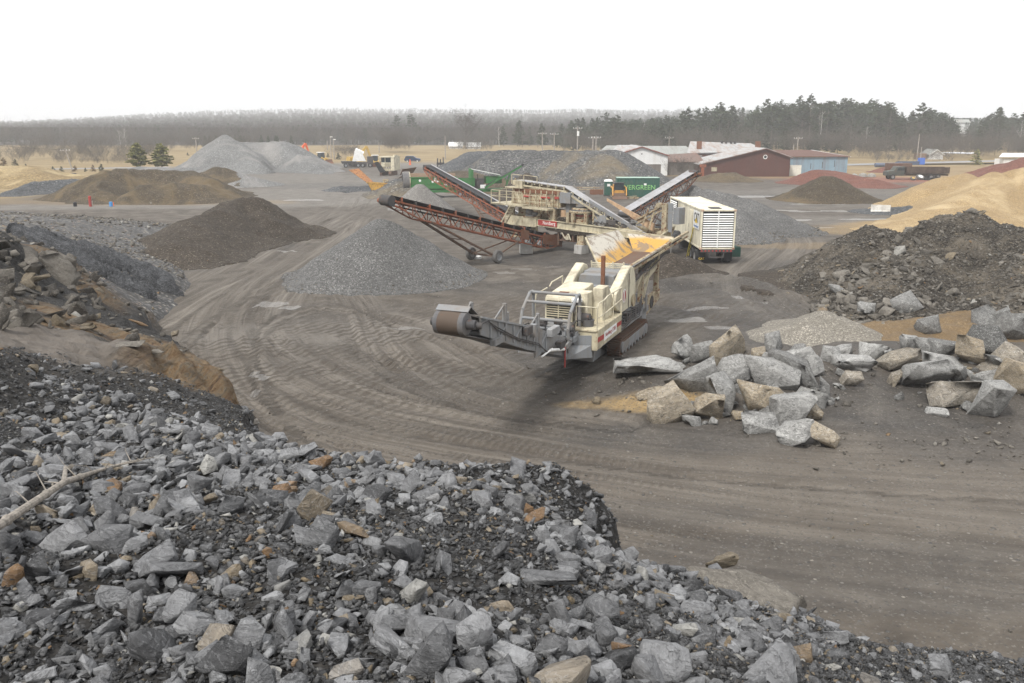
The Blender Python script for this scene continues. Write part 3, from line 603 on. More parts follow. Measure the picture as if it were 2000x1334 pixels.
pile('gravel_pile', 'thin dark gravel heap around the white concrete barrier', G_dark, [ridge((1730, 405, 104), (1800, 402, 103), .3, 1.0)], .25, noise=.15, nl=1, seed=27)
pile('gravel_pile', 'low grass-topped spoil heap before the red-brown shed wall', G_soil, [ridge((1405, 337, 165), (1425, 337, 165), .35, 1)], .35, noise=.2, nl=1.5, seed=28)
pile('gravel_pile', 'small tan pea gravel cone between the boulders and rubble heap', G_pea, [cone(1612, 607, 42.3, .52, .35), ridge((1612, 610, 42.3), (1570, 628, 41), .45, .4), ridge((1612, 610, 42.3), (1655, 628, 41.2), .45, .4)], .07, noise=.09, nl=.8, seed=29, warp=.08, flare=.12)
pile('soil_pile', 'fine brown fines heap under the hopper beside the generator', G_soil2, [ridge((1318, 494, 60), (1335, 500, 60), .62, .4)], .14, noise=.1, nl=1, seed=30, warp=.1)
pile('soil_pile', 'low dark dirt heap left of the rubble heap', G_soil2, [ridge((1570, 520, 57), (1600, 524, 55), .35, .5)], .15, noise=.12, nl=1, seed=36, warp=.1)
pile('soil_pile', 'ochre clay heap with one grey boulder below the rubble heap', G_ochre, [ridge((1800, 632, 42.0), (1950, 612, 43.2), .30, 1.0), ridge((1800, 632, 42), (1740, 655, 40.6), .28, .8)], .1, noise=.25, nl=.9, seed=31, warp=.1)
RUB = [ridge((1715, 440, 56), (1760, 452, 56), .60, .5), ridge((1855, 415, 55), (1905, 420, 55), .62, .6), ridge((1760, 452, 56), (1855, 415, 55), .60, .6), ridge((1905, 420, 55), (2060, 460, 53), .58, .6), ridge((2060, 460, 53), (2250, 455, 52), .58, .6),
       ridge((1715, 440, 56), (1655, 510, 53), .62, .6), ridge((1655, 510, 53), (1665, 570, 49), .6, .6), ridge((1800, 470, 54), (1745, 560, 47), .5, .7), ridge((1990, 500, 50), (2000, 570, 45), .4, .8), ridge((2150, 500, 50), (2200, 600, 42), .5, .8)]
rub = pile('rubble_heap', 'dark blasted rubble heap full of broken rock, right side of the yard', G_rub, RUB, .14, cat='rubble heap', noise=.30, nl=.9, seed=32, warp=.06)

# ------------------------------------------------------------------ broken stones
def hull(n, sx, sy, sz, seed, detail=0, rough=0.0, layer=0.0, boxy=.62, bev=.05):
    r = np.random.default_rng(seed); p = r.normal(size=(n, 3)); p /= np.linalg.norm(p, axis=1)[:, None]
    p = np.sign(p)*np.abs(p)**boxy                              # boxier
    p *= r.uniform(.78, 1.0, (n, 1)); p *= (sx, sy, sz)
    sh = r.normal(0, .22, (3, 3)); np.fill_diagonal(sh, 1); p = p@sh.T
    bm = bmesh.new(); vs = [bm.verts.new(q) for q in p]
    res = bmesh.ops.convex_hull(bm, input=vs)
    bmesh.ops.delete(bm, geom=list({e for e in res['geom_interior']+res['geom_unused'] if isinstance(e, bmesh.types.BMVert)}), context='VERTS')
    bmesh.ops.dissolve_limit(bm, angle_limit=R(14), verts=bm.verts, edges=bm.edges)
    bmesh.ops.bevel(bm, geom=list(bm.edges)+list(bm.verts), offset=bev*min(sx, sy, sz), segments=1, affect='EDGES', clamp_overlap=True) if detail >= 0 else None
    bmesh.ops.triangulate(bm, faces=bm.faces)
    for _ in range(max(detail, 0)):
        bmesh.ops.subdivide_edges(bm, edges=[e for e in bm.edges if e.calc_length() > .16*(sx+sy)/2], cuts=1)
        bmesh.ops.triangulate(bm, faces=bm.faces)
    bm.verts.ensure_lookup_table(); bm.faces.ensure_lookup_table()
    bm.normal_update()
    V = np.array([v.co[:] for v in bm.verts]); N = np.array([v.normal[:] for v in bm.verts])
    Fc = np.array([[v.index for v in f.verts] for f in bm.faces]); bm.free()
    if rough:
        m = max(sx, sy)
        q = V/m*1.7+seed*3.1
        nz = fbm(q[:, 0]*1.7+q[:, 2], q[:, 1]*1.7-q[:, 2], 4, seed)*rough+fbm(q[:, 0]*5+q[:, 2]*3, q[:, 1]*5, 3, seed+3)*rough*.45
        lay = fbm(V[:, 2]/m*5+seed, V[:, 0]/m*.8+V[:, 1]/m*.6, 3, seed+7)*layer
        V = V+N*((nz+lay)*m)[:, None]
    V[:, 2] -= 0; return V, Fc
def stone_mat(name, lo, hi, warm=(.27, .21, .13), rust=(.24, .13, .055), vein=.5, crack=.4):
    t = NT(name); tint = t.attr('tint'); hue = t.attr('hue')
    c = t.mix(tint, lo, hi)
    c = t.mix(t.ramp(hue, [(.92, 0), (.95, .75)]), c, warm); c = t.mix(t.ramp(hue, [(.991, 0), (.994, .75)]), c, rust)
    c = t.mix(t.ramp(hue, [(.02, .85), (.035, 0)]), c, (.40, .39, .36))
    n = t.noise(4.5, 7, .72, dist=.8); f_ = t.noise(34, 4, .7)
    c = t.mix(t.ramp(n, [(.38, .8), (.6, 0)]), c, t.mix(.5, c, lo))
    c = t.mix(t.ramp(n, [(.60, 0), (.78, .5)]), c, hi)
    c = t.mix(t.ramp(f_, [(.55, 0), (.75, .35)]), c, tuple(min(1, x*1.5) for x in hi))
    ve = t.noise(2.2, 5, .55, vec=t.mapping(t.co(), (1, 1, 2.4)), dist=2.5)
    c = t.mix(t.math('MULTIPLY', t.ramp(ve, [(.487, 0), (.5, 1), (.513, 0)]), vein), c, tuple(min(1, x*1.7) for x in hi))
    cr_ = t.noise(1.6, 6, .6, vec=t.mapping(t.co(), (1, 1.3, 3.2), (.4, .3, 0)), dist=1.8)
    c = t.mix(t.math('MULTIPLY', t.ramp(cr_, [(.44, 0), (.455, 1), (.47, 0)]), crack), c, tuple(x*.45 for x in lo))
    t.bump(t.ramp(cr_, [(.44, 1), (.455, 0), (.47, .8), (.56, .2), (.58, 1)]), .5, .05)
    t.bump(n, .7, .08); t.bump(f_, .5, .015)
    return t.base(c, .82)
S_grey = stone_mat('grey_broken_limestone', (.032, .032, .034), (.335, .338, .345), vein=.14, crack=.5)
S_rub = stone_mat('brown_grey_rubble', (.035, .030, .025), (.235, .215, .185), (.25, .20, .13), (.27, .15, .06))
S_bould = stone_mat('pale_boulder_limestone', (.045, .044, .041), (.41, .405, .39), (.36, .27, .15), (.34, .19, .07), .6, .85)
S_peb = stone_mat('dark_pebble_stone', (.014, .014, .015), (.15, .15, .152))
PRO = []
for k in range(46):
    r = np.random.default_rng(100+k); a, b, c_ = r.uniform(.75, 1), r.uniform(.45, .9), r.uniform(.22, .62)
    PRO.append(hull(int(r.integers(9, 16)), a, b, c_, 200+k, 0))
PROH = [hull(int(10+k % 6), (.8, .95, .7, 1)[k % 4], (.6, .8, .5)[k % 3], (.3, .45, .6, .38, .5)[k % 5], 500+k, 1, .035, .03, .5, .02) for k in range(40)]
PROL = [hull(int(np.random.default_rng(k).integers(8, 11)), 1, .75, .45, 400+k, -1) for k in range(24)]
def rotm(n, tilt, r):
    az = r.uniform(0, 2*np.pi, n); th = np.abs(r.normal(0, tilt, n)); ph = r.uniform(0, 2*np.pi, n)
    ca, sa = np.cos(az), np.sin(az); A = np.zeros((n, 3, 3)); A[:, 0, 0] = ca; A[:, 0, 1] = -sa; A[:, 1, 0] = sa; A[:, 1, 1] = ca; A[:, 2, 2] = 1
    kx, ky = np.cos(ph), np.sin(ph); c = np.cos(th); s = np.sin(th); C = 1-c
    B = np.stack([c+kx*kx*C, kx*ky*C, ky*s, kx*ky*C, c+ky*ky*C, -kx*s, -ky*s, kx*s, c], -1).reshape(n, 3, 3)
    return B@A
def join_stones(pos, size, rot, pid, tint, hue, protos):
    Vs, Fs, T_, Hh = [], [], [], []; k = 0
    for q in np.unique(pid):
        m = np.where(pid == q)[0]; V, Fc = protos[q]; W = np.einsum('nij,vj->nvi', rot[m]*size[m][:, None, None], V)+pos[m][:, None, :]
        Vs.append(W.reshape(-1, 3)); Fs.append((Fc[None]+(np.arange(len(m))*len(V))[:, None, None]+k).reshape(-1, 3)); k += len(V)*len(m)
        T_.append(np.repeat(tint[m], len(V))); Hh.append(np.repeat(hue[m], len(V)))
    return np.concatenate(Vs), np.concatenate(Fs), np.concatenate(T_), np.concatenate(Hh)
def scatter(n, box, zf, dens, smed, ssig, smax, r, sink=.25, smin=.03):
    x = r.uniform(box[0], box[1], n); y = r.uniform(box[2], box[3], n)
    k = dens(x, y) > r.uniform(0, 1, n); x = x[k]; y = y[k]
    z, ok = zf(x, y); x = x[ok]; y = y[ok]; z = z[ok]
    s = np.clip(np.exp(r.normal(math.log(smed), ssig, len(x))), smin, smax)
    u, v, fw = proj(x, y, z)
    vis = (fw > 1) & (u > -160) & (u < 2160) & (v > 150) & (v < 1520)
    return x[vis], y[vis], z[vis], s[vis], fw[vis], u[vis], v[vis]
from mathutils.bvhtree import BVHTree
def bvh_of(*objs):
    vs, fs = [], []
    for o in objs:
        k = len(vs); vs += [o.matrix_world@v.co for v in o.data.vertices]; fs += [tuple(i+k for i in p.vertices) for p in o.data.polygons]
    return BVHTree.FromPolygons(vs, fs)
BV_near = bvh_of(rub, *[o for o in col.objects if o.name.startswith(('quarry_bank', 'rubble_heap', 'soil_pile', 'gravel_pile', 'gravel_bank'))][:0])
def zray(bv):
    def f_(x, y):
        z = np.zeros(len(x)); ok = np.zeros(len(x), bool)
        for i in range(len(x)):
            h = bv.ray_cast(Vector((x[i], y[i], 60)), Vector((0, 0, -1)))
            if h[0] is not None and h[0].z > .02: z[i] = h[0].z; ok[i] = True
        return z, ok
    return f_
BV_g = bvh_of(g_o)
def gzr(x_, y_):
    h = BV_g.ray_cast(Vector((x_, y_, 60)), Vector((0, 0, -1))); return h[0].z if h[0] is not None else 0.0
def zbank(x, y):
    z = bankz(x, y); ins = inside(x, y, BP); return z, (z > .0)
def put_stones(S, protos, mat, n_ind, ind_name, ind_label, ind_group, cat, rest_name, rest_label, rest_group, r, tilt=.5, sink=.22, tb=0.0):
    x, y, z, s, fw, u, v = S; n = len(x); rot = rotm(n, tilt, r); pid = r.integers(0, len(protos), n)
    tint = np.clip(r.beta(2.2, 2.0, n)+tb, 0, 1); hue = r.uniform(0, 1, n)
    if protos is PRO: protos = PRO+PROL; pid = np.where(s < .052, len(PRO)+pid % len(PROL), pid)
    pos = np.stack([x, y, z+s*sink], -1); big = s/fw; order = np.argsort(-big)
    seen = (u > 5) & (u < 1995) & (v < 1328); order = np.concatenate([order[seen[order]], order[~seen[order]]])
    ind = order[:n_ind]; rest = order[n_ind:]
    for i in ind:
        V, Fc = PROH[pid[i] % len(PROH)]; o = npmesh(ind_name, (V*s[i])@rot[i].T, Fc, mat, attrs={'tint': np.full(len(V), tint[i]), 'hue': np.full(len(V), hue[i])})
        o.location = pos[i]; tag(o, ind_label(hue[i], u[i], v[i]), cat, ind_group)
    if len(rest):
        V, Fc, T_, H_ = join_stones(pos[rest], s[rest], rot[rest], pid[rest], tint[rest], hue[rest], protos)
        tag(npmesh(rest_name, V, Fc, mat, attrs={'tint': T_, 'hue': H_}), rest_label, cat, None, 'stuff')
r = np.random.default_rng(5)
def dens_near(x, y):
    d = .95*np.ones(x.shape)
    u, v, fw = proj(x, y, bankz(x, y, False))
    # the smoother dirt shoulder, the sandy path and the ochre face carry few stones
    d = np.where(v < 640, .16, d)
    path = np.exp(-(((u-30)/180)**2+((v-650)/60)**2)); d = d*(1-.97*np.clip(path*1.5, 0, 1))
    line = 700+(u-60)*.36                       # dark slope above the stone field, left
    d = d*np.where((v < line+10) & (u < 480), .14, 1)
    face = inside(u, v, [(300, 640), (345, 645), (400, 695), (455, 755), (490, 845), (440, 822), (335, 750), (300, 690)]); d = np.where(face, .03, d)
    d = d*np.clip(.85+fbm(x*.55, y*.55, 3, 71)*2.0, .15, 1)
    d = np.where((v > 1225) & (u > 1480+ (1334-v)*2.0), .10, d)
    return d
lab = lambda h, u, v: ('rust-stained broken stone on the foreground bank' if h > .9925 else 'tan broken stone on the foreground bank' if h > .93 else 'pale whitish broken stone on the foreground bank' if h < .028 else 'angular grey broken stone on the foreground bank')
S = scatter(46000, (-10, 12, 2.0, 17), zbank, dens_near, .049, .60, .185, r, smin=.02)
put_stones(S, PRO, S_grey, 285, 'broken_stone', lab, 'broken stones covering the foreground bank', 'stone', 'small_stones', 'grey broken stones and chips covering the foreground bank', None, r, .55, .25, .04)
S = scatter(420000, (-9, 12, 2.0, 17), zbank, lambda x, y: np.clip(.95+fbm(x*.8, y*.8, 2, 76)*.8, .2, 1)*np.clip(42/(x*x+y*y+6), .06, 1), .018, .45, .05, r, smin=.009)
put_stones(S, PROL, S_peb, 0, '', None, None, 'stone', 'stone_chips', 'fine dark chips between the foreground stones', None, r, .6, .3)
# pebble shoulder, bottom right corner
def dens_peb(x, y):
    u, v, fw = proj(x, y, bankz(x, y, False)); return np.where((u > 1420) & (v > 1200), .95, 0)
S = scatter(26000, (3, 13, 4, 14), zbank, dens_peb, .035, .25, .07, r, smin=.02)
put_stones(S, PROL, S_peb, 0, '', None, None, 'gravel', 'pebble_shoulder', 'small dark pebbles at the lower right corner of the bank', None, r, .6, .4)
# left slope and stony flat
def dens_left(x, y):
    d = np.clip(.5+fbm(x*.15, y*.15, 3, 81)*1.3, .05, 1); return np.where(y > 17, d, 0)
S = scatter(26000, (-62, -6, 17, 92), zbank, dens_left, .10, .45, .42, r, smin=.04)
put_stones(S, PROL, S_rub, 0, '', None, None, 'stone', 'slope_stones', 'loose stones strewn over the left slope and stony flat', None, r, .4, .2, .1)
# coarse stones that rolled to the feet of the heaps
for o, lb_, mt_, n_, s_ in ((0, 'coarse stones rolled to the foot of the large gravel cone', S_rub, 2500, .05), (1, 'clods and stones at the foot of the curved brown heap', S_rub, 2500, .05), (2, 'coarse stones at the foot of the heap behind the generator', S_rub, 6000, .07)):
    po = [q_ for q_ in col.objects if q_.get('label', '').startswith(('large grey gravel cone under the lower', 'dark brown soil heap curving', 'grey gravel heap under the head')[o])][0]
    vv = np.array([v.co[:] for v in po.data.vertices]); zz_ = zray(bvh_of(po))
    S = scatter(n_, (vv[:, 0].min(), vv[:, 0].max(), vv[:, 1].min(), vv[:, 1].max()), zz_, lambda x, y: 1+0*x, s_, .4, .3, r, smin=.04)
    k_ = (S[2] < .4) | (r.uniform(0, 1, len(S[2])) < .02); S = tuple(a_[k_] for a_ in S)
    put_stones(S, PROL, mt_, 0, '', None, None, 'stone', 'toe_stones', lb_, None, r, .5, .2, (.15, -.15, .1)[o])
# rubble heap
zr = zray(bvh_of(rub))
def dens_rub(x, y):
    u, v, fw = proj(x, y, 1.5+0*x); d = np.clip(.55+fbm(x*.3, y*.3, 3, 91)*1.4, .06, 1)
    d = d*np.where((x > 22.5) & (x < 30) & (y > 46) & (y < 54), .35, 1); return d
S = scatter(9500, (13, 44, 40, 58), zr, dens_rub, .17, .50, .62, r, smin=.07)
labr = lambda h, u, v: ('tan rock lying in the dark rubble heap' if h > .93 else 'pale rock lying in the dark rubble heap' if h < .03 else 'grey brown rock lying in the dark rubble heap')
put_stones(S, PRO, S_rub, 170, 'rubble_rock', labr, 'rocks in the rubble heap', 'rock', 'rubble_stones', 'smaller broken rock covering the dark rubble heap', None, r, .5, .15)
S = scatter(26000, (13, 44, 40, 58), zr, lambda x, y: .9+0*x, .055, .35, .12, r, smin=.03)
put_stones(S, PROL, S_rub, 0, '', None, None, 'stone', 'rubble_chips', 'stone chips covering the dark rubble heap', None, r, .5, .2, -.05)
# stones strewn over the yard round the boulders and along the road
def zg_(x, y):
    return np.array([gzr(a, b) for a, b in zip(x, y)]), np.ones(len(x), bool)
def dens_yard(x, y):
    c = P(1560, 760); d = np.exp(-(((x-c.x)/9)**2+((y-c.y-1)/4.2)**2))*1.0; c = P(1880, 850); d = d+np.exp(-(((x-c.x)/5)**2+((y-c.y)/2.6)**2))
    c = P(1560, 560); d = d+np.exp(-(((x-c.x)/4)**2+((y-c.y)/4)**2))*.8; c = P(1240, 770); d = d+np.exp(-(((x-c.x)/2.5)**2+((y-c.y)/1.5)**2))*.7
    return np.clip(d, 0, 1)*np.clip(.55+fbm(x*.5, y*.5, 3, 95)*1.2, .05, 1)
S = scatter(9000, (0, 34, 24, 58), zg_, dens_yard, .055, .55, .30, r, smin=.025)
put_stones(S, PROL, S_rub, 0, '', None, None, 'stone', 'yard_stones', 'loose stones strewn round the boulders in the yard', None, r, .5, .3, .1)
S = scatter(7000, (-12, 26, 14, 34), zg_, lambda x, y: np.clip(.1+fbm(x*.35, y*.35, 3, 99)*1.2+ss(9, 20, x)*.35, 0, 1), .03, .35, .08, r, smin=.015)
put_stones(S, PROL, S_rub, 0, '', None, None, 'stone', 'road_stones', 'small flat stones trodden into the haul road', None, r, .35, .1, -.12)

def hmap(h): return .9965 if h > .955 else .955 if h > .87 else .945 if h >= .815 else .935 if h >= .79 else .5
# ---- named single stones of the foreground (pixel centre, size m)
def bigstone(name, label, u, v, z, sx, sy, sz, rot, mat, tint, hue, seed, cat='stone', detail=1, rough=.05, layer=.03, lift=.3, n=14, group=None):
    V, Fc = hull(n, sx/2, sy/2, sz/2, seed, detail, rough, layer)
    V[:, 2] -= V[:, 2].min(); q = P(u, v, z)
    o = npmesh(name, V, Fc, mat, attrs={'tint': np.full(len(V), tint), 'hue': np.full(len(V), hmap(hue))})
    o.location = (q.x, q.y, z-lift*sz); o.rotation_euler = rot; return tag(o, label, cat, group)
def bz(u, v, it=6):                          # bank height where the ray of a pixel meets it
    z = 6.5
    for _ in range(12):
        q = P(u, v, z); z = z*.5+.5*float(bankz(np.array([q.x]), np.array([q.y]))[0])
    return z
FG = [('round-topped tan stone standing upright among grey foreground stones', 612, 1015, .27, .17, .30, .3, .85, (0, .1, .2)),
      ('grey stone slab with an orange rust top near the far lip of the bank', 1045, 1020, .30, .22, .16, .6, .965, (.1, .1, .3)),
      ('large dark grey angular block in the middle of the foreground stones', 790, 1100, .38, .30, .26, .35, .5, (.2, .1, .5)),
      ('broad grey wedge-shaped stone, lower middle of the foreground', 840, 1250, .46, .30, .20, .6, .5, (.3, .2, .9)),
      ('tall pointed pale grey stone at the lower middle of the foreground', 925, 1265, .24, .22, .30, .8, .5, (0, 0, .2)),
      ('flat rectangular grey stone tilted at the lower edge of the foreground', 780, 1265, .34, .28, .12, .7, .5, (.5, .1, -.3)),
      ('long thin flat dark slab with ragged edge above the lower right stones', 1060, 1145, .50, .28, .10, .45, .5, (.1, .15, .1)),
      ('round pale grey boulder at the lower left of the foreground', 345, 1215, .22, .2, .2, .7, .5, (0, .2, .4)),
      ('flat grey paddle-shaped stone at lower left of the foreground', 225, 1170, .26, .22, .08, .6, .5, (.9, .0, .3)),
      ('long curved grey slab lying uphill in the left foreground', 320, 1105, .42, .15, .12, .65, .5, (.1, .1, 1.0)),
      ('white-streaked triangular stone beside the dead branch', 120, 1000, .26, .2, .18, .85, .5, (.1, .1, -.3)),
      ('long flat grey block jutting from the far lip of the stone bank', 595, 893, .34, .22, .13, .75, .5, (.15, -.1, .7)),
      ('orange brown stone in the lower right of the foreground stones', 1210, 1290, .18, .14, .2, .5, .97, (.1, .3, .4)),
      ('big pale rounded slab at the bottom edge right of centre', 1500, 1325, .60, .36, .24, .75, .5, (.1, .1, .3)),
      ('squat pale slab at bottom centre of the foreground', 1290, 1325, .45, .3, .2, .75, .5, (.1, .1, .1)),
      ('olive brown flat stone right of the dead branch', 405, 985, .24, .14, .10, .2, .84, (.1, .0, .1)),
      ('thin standing grey stone below the long curved slab', 265, 1220, .11, .1, .26, .45, .5, (.1, .1, .1)),
      ('rusty brown stone at the left edge of the foreground', 25, 1140, .16, .12, .15, .3, .975, (.1, .1, .6)),
      ('pale flat stone lying alone on the pebble corner at lower right', 1830, 1300, .42, .3, .14, .7, .5, (.1, .1, .2))]
for k, (lb, u, v, a, b, c_, ti, hu, ro) in enumerate(FG):
    bigstone('broken_stone', lb, u, v, bz(u, v), a, b, c_, ro, S_grey, ti, hu, 700+k, detail=1, rough=.035, layer=.02, lift=.12)
bigstone('bedrock_slab', 'large smooth brown-grey slab exposed at the lip of the bank, right of centre', 1405, 1180, 3.9, 1.9, .95, .8, (.25, .22, -.35), S_rub, .75, .75, 801, 'rock', 2, .03, .04, .2)
bigstone('bedrock_block', 'cracked brown block beneath the smooth slab at the bank lip', 1490, 1235, 3.0, .9, .6, .6, (.1, .1, .4), S_rub, .35, .5, 803, 'rock', 2, .06, .08, .3)
bigstone('bedrock_block', 'twisted brown block sticking up behind the smooth slab', 1395, 1108, 4.0, .55, .35, .35, (.2, .5, .2), S_rub, .45, .84, 804, 'rock', 2, .06, .1, .1)
bigstone('bedrock_block', 'round ivory stone resting right of the smooth slab', 1492, 1165, 3.4, .26, .2, .24, (.0, .1, .4), S_rub, .95, .86, 805, 'stone', 2, .02, 0, -.2)
bigstone('bedrock_block', 'dark broken block at the outer end of the bank lip', 1540, 1200, 2.6, .7, .5, .4, (.1, -.1, .4), S_rub, .25, .5, 806, 'rock', 2, .06, .1, .2)

# outcrop blocks, left
for k, (lb, u, v, Yd, a, b, c_, ti, hu, ro) in enumerate([
    ('huge pale grey rock slab leaning at the left edge', 30, 560, 31, 2.6, 1.9, 2.2, .5, .5, (.2, .35, .3)),
    ('grey sloping rock slab in the left outcrop above the dark hollow', 112, 545, 35, 2.8, 1.3, 1.3, .65, .5, (.2, .55, .1)),
    ('layered brown rock block at the foot of the left outcrop', 60, 610, 29, 1.9, 1.3, 1.0, .25, .5, (.1, .1, .2)),
    ('dark rock block under the sloping slab in the outcrop', 95, 590, 33, 1.8, 1.3, 1.1, .1, .5, (.1, .2, .4)),
    ('ochre stained rock below the left outcrop', 45, 640, 27, 1.5, 1.0, .6, .3, .84, (.1, .1, .3)),
    ('grey rock block with flat face right of the outcrop hollow', 120, 520, 37, 1.6, 1.1, 1.0, .6, .5, (.1, .4, .6)),
    ('small grey block among the stones beside the ochre sand', 165, 605, 34, .7, .5, .4, .6, .5, (.1, .1, .2)),
    ('dark jagged rock at the head of the ochre slope', 130, 640, 28, 1.0, .7, .5, .15, .5, (.1, .1, .2))]):
    q = PY(u, v, Yd); V, Fc = hull(14, a*.38, b*.38, c_*.38, 820+k, 2, .07, .10, .42, .02)
    o = npmesh('outcrop_rock', V, Fc, S_rub, attrs={'tint': np.full(len(V), ti), 'hue': np.full(len(V), hmap(hu))}); o.location = (q.x, q.y, q.z+c_*.25); o.rotation_euler = ro; tag(o, lb, 'rock')
for k in range(150):
    u, v = r.uniform(-60, 190), r.uniform(455, 640); q = P(u, v, bz(u, v)); a = float(np.clip(np.exp(r.normal(-1.15, .45)), .15, .95)); V, Fc = PROH[k % 40]
    o = npmesh('outcrop_rock', V*a, Fc, S_rub, attrs={'tint': np.full(len(V), r.uniform(.0, .6)), 'hue': np.full(len(V), .945 if r.uniform() < .10 else .5)}); o.location = (q.x, q.y, q.z+.05*a); o.rotation_euler = (r.normal(0, .35), r.normal(.2, .35), r.uniform(0, 6)); tag(o, 'jagged broken rock in the left outcrop', 'rock', 'rocks of the left outcrop')
for k, (lb, u, v, a, b, c_, ti, hu) in enumerate([('rust orange stone on top of the ochre shoulder', 270, 637, .5, .35, .2, .5, .98), ('dark flat stone lying on the ochre shoulder', 258, 662, .6, .4, .2, .15, .5), ('yellow stone at the lip of the ochre face', 342, 655, .5, .3, .25, .7, .86), ('pale flat stone on the dark slope', 300, 690, .7, .3, .12, .8, .5), ('flat grey slab below the ochre shoulder', 255, 678, .8, .4, .15, .8, .5), ('grey boulder at the edge of the sandy path', 25, 625, .7, .5, .35, .55, .5)]):
    bigstone('loose_rock', lb, u, v, bz(u, v), a, b, c_, (.1, .1, k), S_rub, ti, hu, 860+k, 'stone', 1, .05, .03, .2)

